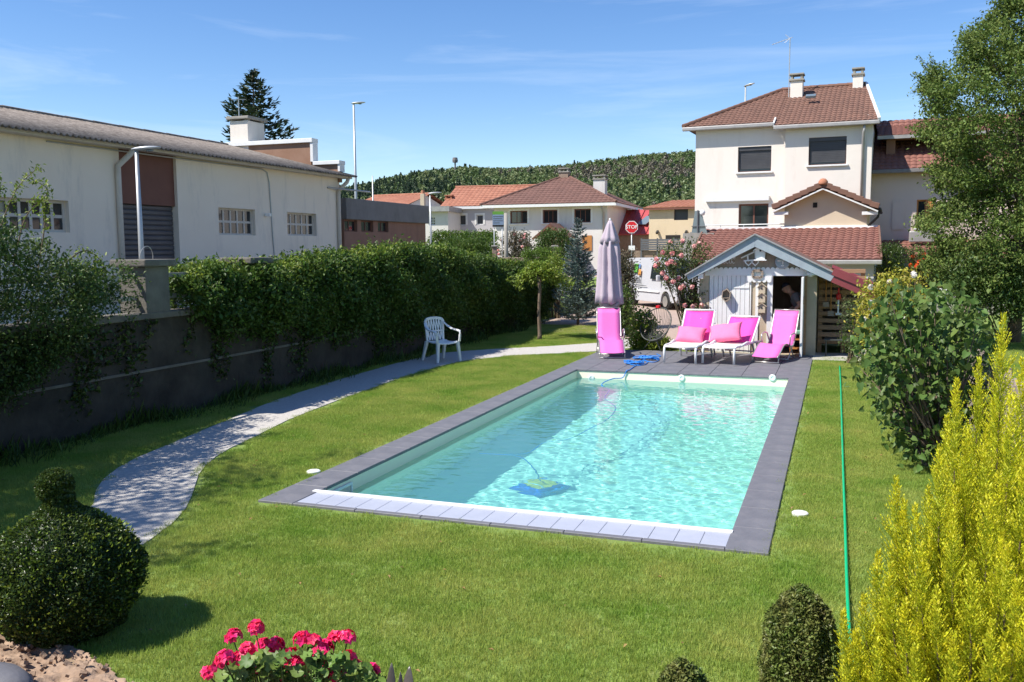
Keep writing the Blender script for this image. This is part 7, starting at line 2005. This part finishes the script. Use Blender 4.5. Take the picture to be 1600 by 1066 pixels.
px_plant('nasturtium', 'plant with hanging orange flowers on the shaded veranda', 'plant', 1440, 33.0, [(388,1418,1460),(400,1412,1466),(420,1425,1456)], 110, 14, 0.10, 0.08, 0.04, M['lf_shrub'], 95, 0.3, 8, (14, 0.10, M['fl_orange']))
px_plant('lavender_bush', 'low shrub with red leaves in the deep shade of the hedge', 'shrub', 790, 25.5, [(488,775,800),(500,768,805),(520,770,805)], 70, 14, 0.06, 0.05, 0.02, M['lf_dusky'], 96, 0.3, 6)
px_plant('garden_shrub', 'green shrub under the big tree beside the far lawn', 'shrub', 1570, 20.2, [(395,1500,1640),(430,1478,1660),(465,1482,1670),(492,1500,1660)], 420, 20, 0.12, 0.08, 0.04, M['lf_shrub'], 97, 0.6, 12)

# ---- big leafy tree on the right
def big_tree():
    r = np.random.default_rng(101)
    b0 = PD(1590, 400, 21.5); b0.z = 0
    t = thing('leafy_tree', 'large leafy tree in front of the pink house', 'tree', b0)
    K = []
    rows = [(-60,1610,1760),(0,1566,1790),(60,1520,1800),(110,1470,1800),(160,1442,1800),(200,1450,1800),(250,1470,1800),(300,1478,1800),(350,1452,1800),(400,1458,1790),(440,1475,1780),(478,1510,1740)]
    ys_ = [o[0] for o in rows]
    while len(K) < 2500:
        py = r.uniform(-60,478); l = np.interp(py, ys_, [o[1] for o in rows])+14*math.sin(py*0.085)+9*math.sin(py*0.21); rr_ = np.interp(py, ys_, [o[2] for o in rows])
        px = l+(rr_-l)*r.random()**1.25
        hw = (rr_-l)/2; e = math.sqrt(max(0.0, 1-((px-(l+rr_)/2)/hw)**2))
        d = 21.5+(r.random()*2-1)*e*hw*21.5/F*0.95
        # leave airy gaps
        if math.sin(px*0.075+py*0.03)*math.sin(py*0.062-px*0.02) > 0.74: continue
        K.append(tuple(PD(px, py, d)-b0))
    K = np.array(K)
    foliage('crown', K, (0.125,0.125,0.10), 58, 0.078, 0.044, M['lf_tree'], t, r, out=(0,0,3.6), outw=0.2, upw=0.1)
    # sprays at the rim
    S2 = []
    segs = []
    rim = K[np.argsort(K[:,0]*RT.x+K[:,1]*RT.y)[:420]]
    for k in range(75):
        a = Vector(rim[int(r.integers(0,len(rim)))]); dv = (-RT*r.uniform(0.25,0.6)+Vector((0,0,r.uniform(0.05,0.5)))+FW*r.uniform(-.3,.3))
        w = bez(a, a+dv*0.75, (0,0,0.08), 7); segs.append((w, 0.009, 0.003)); S2 += [tuple(p) for p in w[1:]]
    foliage('rim_leaves', np.array(S2), 0.035, 7, 0.06, 0.033, M['lf_tree'], t, r)
    mb = MB(); mb.tube([(0,0,0),(0.03,0.02,0.8),(-0.02,0.0,2.0),(0.05,0.0,4.0),(0.1,0,6.2)], [0.17,0.145,0.12,0.08,0.03], 12); mb.build('trunk', M['bark'], t, smooth=True)
    for k in range(46):
        z = rnd.uniform(1.2,5.8); i = int(r.integers(0,len(K)))
        segs.append((bez((0.02,0,z), K[i], (0,0,0.35), 6), 0.045, 0.008))
    branches('limb', segs, M['bark'], t, 6)
big_tree()

# ---- small umbrella-headed standard tree on the lawn
def standard():
    r = np.random.default_rng(111); b0 = P(843, 531); b0.z = 0
    t = thing('standard_tree', 'small standard tree with bare trunk and flat leafy head', 'tree', b0)
    d = (b0-CAM).dot(FW); K = []
    for k in range(230):
        px = 843+r.normal()*17+2; py = np.interp(abs(px-843), [0,15,40],[412,416,436])+abs(r.normal())*10
        K.append(tuple(PD(px, py, d+r.normal()*0.30)-b0))
    K = np.array(K); foliage('crown', K, 0.06, 18, 0.085, 0.038, M['lf_lime'], t, r, out=(0,0,1.6), upw=-0.3)
    zt2 = PD(843, 430, d).z
    mb = MB(); mb.tube([(0,0,0),(0.01,0.0,0.12),(-0.02,0.01,0.7),(0.015,0,1.3),(-0.01,0,zt2)], [0.075,0.055,0.045,0.042,0.05], 10); mb.build('trunk', M['bark'], t, smooth=True)
    branches('limb', [(bez((0,0,zt2-0.05), K[k*9], (0,0,0.10)), 0.022, 0.006) for k in range(24)], M['bark'], t)
standard()

# ---- conifers made of drooping or rising boughs
def conifer(label, base, H, Rm, mt, seed, tiers, lift, needle, per, name='conifer_tree', sparse=0.0, trunk_r=0.05, start=0.06, tipw=0.5):
    r = np.random.default_rng(seed); t = thing(name, label, 'conifer', base)
    Cs, Ds = [], []; segs = []
    for k in range(tiers):
        f = start+(1-start)*(k/tiers)**0.92; z = H*f
        R2 = Rm*(1-f)**0.8*(0.85+0.3*r.random())+0.03*Rm
        nb = int(5+5*(1-f))
        for j in range(nb):
            if r.random() < sparse: continue
            a = 6.2832*(j+r.random()*0.8)/nb+k*0.9; rr_ = R2*(0.65+0.45*r.random())
            e = Vector((math.cos(a)*rr_, math.sin(a)*rr_, z+lift*rr_)); s = Vector((0,0,z))
            w = bez(s, e, (0,0,-0.14*rr_), 6); segs.append((w, trunk_r*0.28*(1-f)+0.004, 0.003))
            m = max(3, int(rr_/needle*2.6))
            for q in range(m):
                u = 0.15+0.85*(q+r.random())/m; i = min(int(u*6), 5); p = w[i].lerp(w[i+1], u*6-i); dr_ = (w[i+1]-w[i]).normalized(); sd_ = dr_.cross(Vector((0,0,1)))
                for g in range(per):
                    lat = (r.random()*2-1)*0.30*rr_*(1-0.6*u)*tipw*2
                    Cs.append(p+sd_*lat+Vector((0,0,-abs(lat)*0.25+r.normal()*needle*0.3))); Ds.append(dr_*1.0+sd_*(0.9 if lat > 0 else -0.9)+Vector((0,0,r.normal()*0.35+0.1)))
    C = np.array([tuple(v) for v in Cs]); D = np.array([tuple(v) for v in Ds]); n = len(C)
    V, Fc = leaf_arrays(C, D, needle*(0.7+0.7*r.random(n)), needle*0.30, r, 0.2)
    np_mesh('foliage', V, Fc, mt, t)
    mb = MB(); mb.tube([(0,0,0),(0,0,H*0.5),(0,0,H*0.985)], [trunk_r,trunk_r*0.6,0.006*H*0.3], 8); mb.build('trunk', M['bark'], t, smooth=True)
    branches('bough', segs, M['bark'], t, 4)
    return t
b0 = P(903, 508); b0.z = 0
d_ = (b0-CAM).dot(FW)
conifer('young blue grey spruce standing on the far lawn', b0, PD(905,338,d_).z, 0.95, M['lf_spruce'], 121, 26, 0.35, 0.10, 4, 'blue_spruce', 0.05, 0.045, 0.07)
b1 = PD(405, 400, 62.0); b1.z = 0.5
conifer('tall dark fir behind the warehouse chimney', b1, PD(405,112,62.0).z-0.5, 6.2, M['lf_fir'], 122, 32, 0.20, 0.48, 4, 'fir_tree', 0.14, 0.22, 0.12, 0.5)

# ---- geraniums in a box on the viewing terrace
def geranium():
    r = np.random.default_rng(131)
    heads = [(400,983),(365,996),(387,1017),(412,1010),(431,1009),(472,1000),(489,1005),(507,1014),(524,999),(542,998),(457,1025),(328,1052),(343,1043),(387,1050),(428,1042),(441,1053),(479,1049),(527,1060),(570,1053),(581,1050),(450,1038),(500,1024),(418,1026),(352,1030),(375,1032),(465,1040),(512,1040),(545,1030),(556,1045),(402,1042),(498,1056)]
    b0 = PD(460, 1120, 2.62); zb = 0.72
    pot = thing('flower_box', 'terracotta flower box on the viewing terrace below the geraniums', 'planter', (b0.x, b0.y, zb), YAW)
    mb = MB(); mb.loft([[(-0.30,-0.08,0),(0.36,-0.08,0),(0.36,0.08,0),(-0.30,0.08,0)],[(-0.33,-0.10,0.19),(0.39,-0.10,0.19),(0.39,0.10,0.19),(-0.33,0.10,0.19)]]); mb.build('box', M['terracotta'], pot, bevel=0.01)
    mb = MB(); mb.box(-0.35,0.41,-0.115,0.115,0.191,0.215); mb.build('rim', M['terracotta'], pot, bevel=0.006)
    t = thing('geranium', 'crimson pink geranium in flower in the near flower box', 'flower', (b0.x, b0.y, zb+0.215))
    o0 = Vector((b0.x, b0.y, zb+0.215)); segs = []
    Vs = []; Fs = []; off = 0
    for (px, py) in heads:
        d = 2.62+r.uniform(-0.10,0.12); h = PD(px, py, d)-o0; h.z = max(h.z, 0.05)
        foot = Vector((h.x*0.6, h.y*0.5, 0.0)); segs.append((bez(foot, h-Vector((0,0,0.012)), (0,0,0.02)), 0.0035, 0.002))
        nf = 13; v = r.normal(size=(nf,3)); v[:,2] = np.abs(v[:,2])*0.8+0.1; v /= np.linalg.norm(v,axis=1)[:,None]
        C5, D5, R5 = [], [], []
        for k in range(nf):
            n_ = Vector(v[k]); c = h+n_*0.022*r.uniform(0.8,1.15); e1 = n_.orthogonal().normalized(); e2 = n_.cross(e1)
            segs.append(([h-Vector((0,0,0.012)), c], 0.0012, 0.001))
            a0 = r.random()*6.28
            for q in range(5):
                a = a0+q*1.2566; dr_ = e1*math.cos(a)+e2*math.sin(a); C5.append(tuple(c+dr_*0.0085)); D5.append(tuple(dr_+n_*0.25)); R5.append(tuple(n_))
        V, Fc = leaf_arrays(np.array(C5), np.array(D5), 0.0175, 0.0155, r, 0.12, np.array(R5)); V2 = V
        Vs.append(V2); Fs.append(Fc+off); off += len(V2)
    f_ = np_mesh('flower_heads', np.concatenate(Vs), np.concatenate(Fs), M['fl_red'], t); f_['kind'] = 'stuff'
    # round scalloped leaves
    V, Fc = [], []
    for k in range(420):
        px, py = r.uniform(345,600), 0; py = np.interp(px, [345,400,480,540,600],[1052,1022,1018,1026,1060])+abs(r.normal())*26
        d = 2.62+r.uniform(-.12,.14); c = PD(px, py, d)-o0
        if c.z < 0.0: c.z = 0.01+0.02*r.random()
        n_ = (Vector(r.normal(size=3))*0.5+Vector((-0.1,-0.5,0.9))).normalized(); e1 = n_.orthogonal().normalized(); e2 = n_.cross(e1); R2 = r.uniform(0.011,0.023)
        o = len(V); V.append(tuple(c-n_*0.006))
        for q in range(14):
            a = 6.2832*q/14; rr_ = R2*(1+0.10*math.cos(a*7))*(0.35 if q == 0 else 1); V.append(tuple(c+e1*rr_*math.cos(a)+e2*rr_*math.sin(a)+n_*0.004*math.cos(a*7)))
        for q in range(14): Fc.append((o, o+1+q, o+1+(q+1) % 14))
        if k % 3 == 0: segs.append((bez((c.x*0.7,c.y*0.6,0.0), c, (0,0,0.01)), 0.002, 0.0014))
    np_mesh('foliage', np.array(V), np.array(Fc), M['lf_gera'], t)
    branches('stem', segs, M['lf_rose'], t, 5)
    # dark broad leaves at the box end
    dk = thing('dark_leaved_plant', 'dark purple grey plant with upright oval leaves beside the geranium', 'plant', o0)
    for (px, py0, py1, w_, tilt) in ((612,1036,1100,0.014,0.1),(640,1041,1100,0.018,-0.3),(626,1050,1100,0.010,0.6),(598,1062,1105,0.012,0.8)):
        a, b_ = PD(px, py0, 2.6)-o0, PD(px-2, py1, 2.6)-o0; ax = (a-b_); sd_ = RT*math.cos(tilt)+FW*math.sin(tilt); mb = MB(); rows = []
        for k in range(9):
            s = k/8; c = b_+ax*s; hw = w_*math.sin(math.pi*(0.12+0.88*s)**0.8)**0.7 if s < 1 else 0.0005
            nn = sd_.cross(ax).normalized(); rows.append([c-sd_*hw+nn*hw*0.35, c, c+sd_*hw+nn*hw*0.35])
        mb.loft(rows, cap=False, closed=False); o = mb.build('leaf', M['lf_dark'], dk, smooth=True); o.modifiers.new('t','SOLIDIFY').thickness = 0.0012
geranium()

# ---- tall tree over the near end of the wall; its crown dapples path and lawn
def shade_tree():
    r = np.random.default_rng(141)
    t = thing('tall_tree', 'tall tree beyond the near end of the wall dappling the path', 'tree', (-9.9, 2.6, 0.55))
    K = blob(r, 270, (0.2,0.1,4.3), (2.0,2.7,1.9), 0.25, 0.2, 1.3)
    foliage('crown', K, 0.17, 60, 0.085, 0.048, M['lf_tree'], t, r, out=(0,0,3.6), outw=0.2, upw=0.1)
    K2 = blob(r, 60, (1.3,-0.4,2.2), (0.9,2.2,0.8), 0.3, 0.2, 2.3)
    foliage('lower_boughs', K2, 0.16, 60, 0.085, 0.048, M['lf_tree'], t, r, outw=0.2, upw=0.1)
    mb = MB(); mb.tube([(0,0,0),(0.05,0.02,1.4),(0,0.1,3.0),(0.1,0,5.2)], [0.18,0.14,0.10,0.03], 12); mb.build('trunk', M['bark'], t, smooth=True)
    branches('limb', [(bez((0.03,0.03,1.6+2.6*k/40), K[k*6], (0,0,0.3), 6), 0.045, 0.008) for k in range(40)], M['bark'], t, 6)
shade_tree()

# ---- rank grass and ivy at the foot of the wall
def wall_foot():
    r = np.random.default_rng(151); n = 5200
    y = r.uniform(4.0, 26.5, n); x = WALLX+0.02+0.42*r.random(n)**2.2*(1+0.5*np.sin(y*1.9)); h = (0.07+0.20*r.random(n)**2)*(1+0.5*np.sin(y*2.7+1))
    C = np.stack([x, y, h*0.45], 1); D = np.stack([0.35*r.normal(size=n)+0.15, 0.35*r.normal(size=n), np.ones(n)], 1)
    V, Fc = leaf_arrays(C, D, h, 0.012+0.01*r.random(n), r, 0.3)
    o = np_mesh('rank_grass', V, Fc, M['lf_hedge']); tag(o, 'rank grass growing along the foot of the boundary wall', None, kind='stuff')
    t = thing('ivy', 'dark ivy creeping down the shaded boundary wall', 'ivy', (WALLX, 0, 0))
    K = []; segs = []
    for k in range(34):
        y0 = r.uniform(5.0, 17.0); z = 1.40; yy = y0; L = r.uniform(0.3, 1.2); pts = []
        while z > 1.40-L:
            pts.append((0.03, yy, z)); K.append((0.035, yy, z)); yy += r.normal()*0.05; z -= 0.06
        if len(pts) > 2: segs.append((pts, 0.006, 0.002))
    foliage('foliage', K, (0.02,0.07,0.05), 7, 0.06, 0.045, M['lf_box'], t, r, upw=-0.4)
    branches('stem', segs, M['twig'], t, 4)
wall_foot()

# ---- a few dry leaves and daisies on the lawn
def litter():
    r = np.random.default_rng(161); C = []
    while len(C) < 150:
        x, y = r.uniform(-8.3, 1.4), r.uniform(4.2, 19.5)
        if CX0-0.1 < x < CX1+0.1 and CY0-0.1 < y: continue
        if in_poly(x, y, path_poly) and r.random() < 0.7: continue
        C.append((x, y, 0.036))
    C = np.array(C); n = len(C); D = r.normal(size=(n,3)); D[:,2] *= 0.25; up = np.tile([0.1,0.1,1.0], (n,1))
    V, Fc = leaf_arrays(C, D, 0.035*(0.6+0.8*r.random(n)), 0.02, r, 0.3, up)
    tag(np_mesh('fallen_leaves', V, Fc, leafmat('dry leaf', (0.30,0.17,0.06), (0.42,0.30,0.12), island=0.3, world=True)), 'dry leaves scattered over the lawn', None, kind='stuff')
litter()
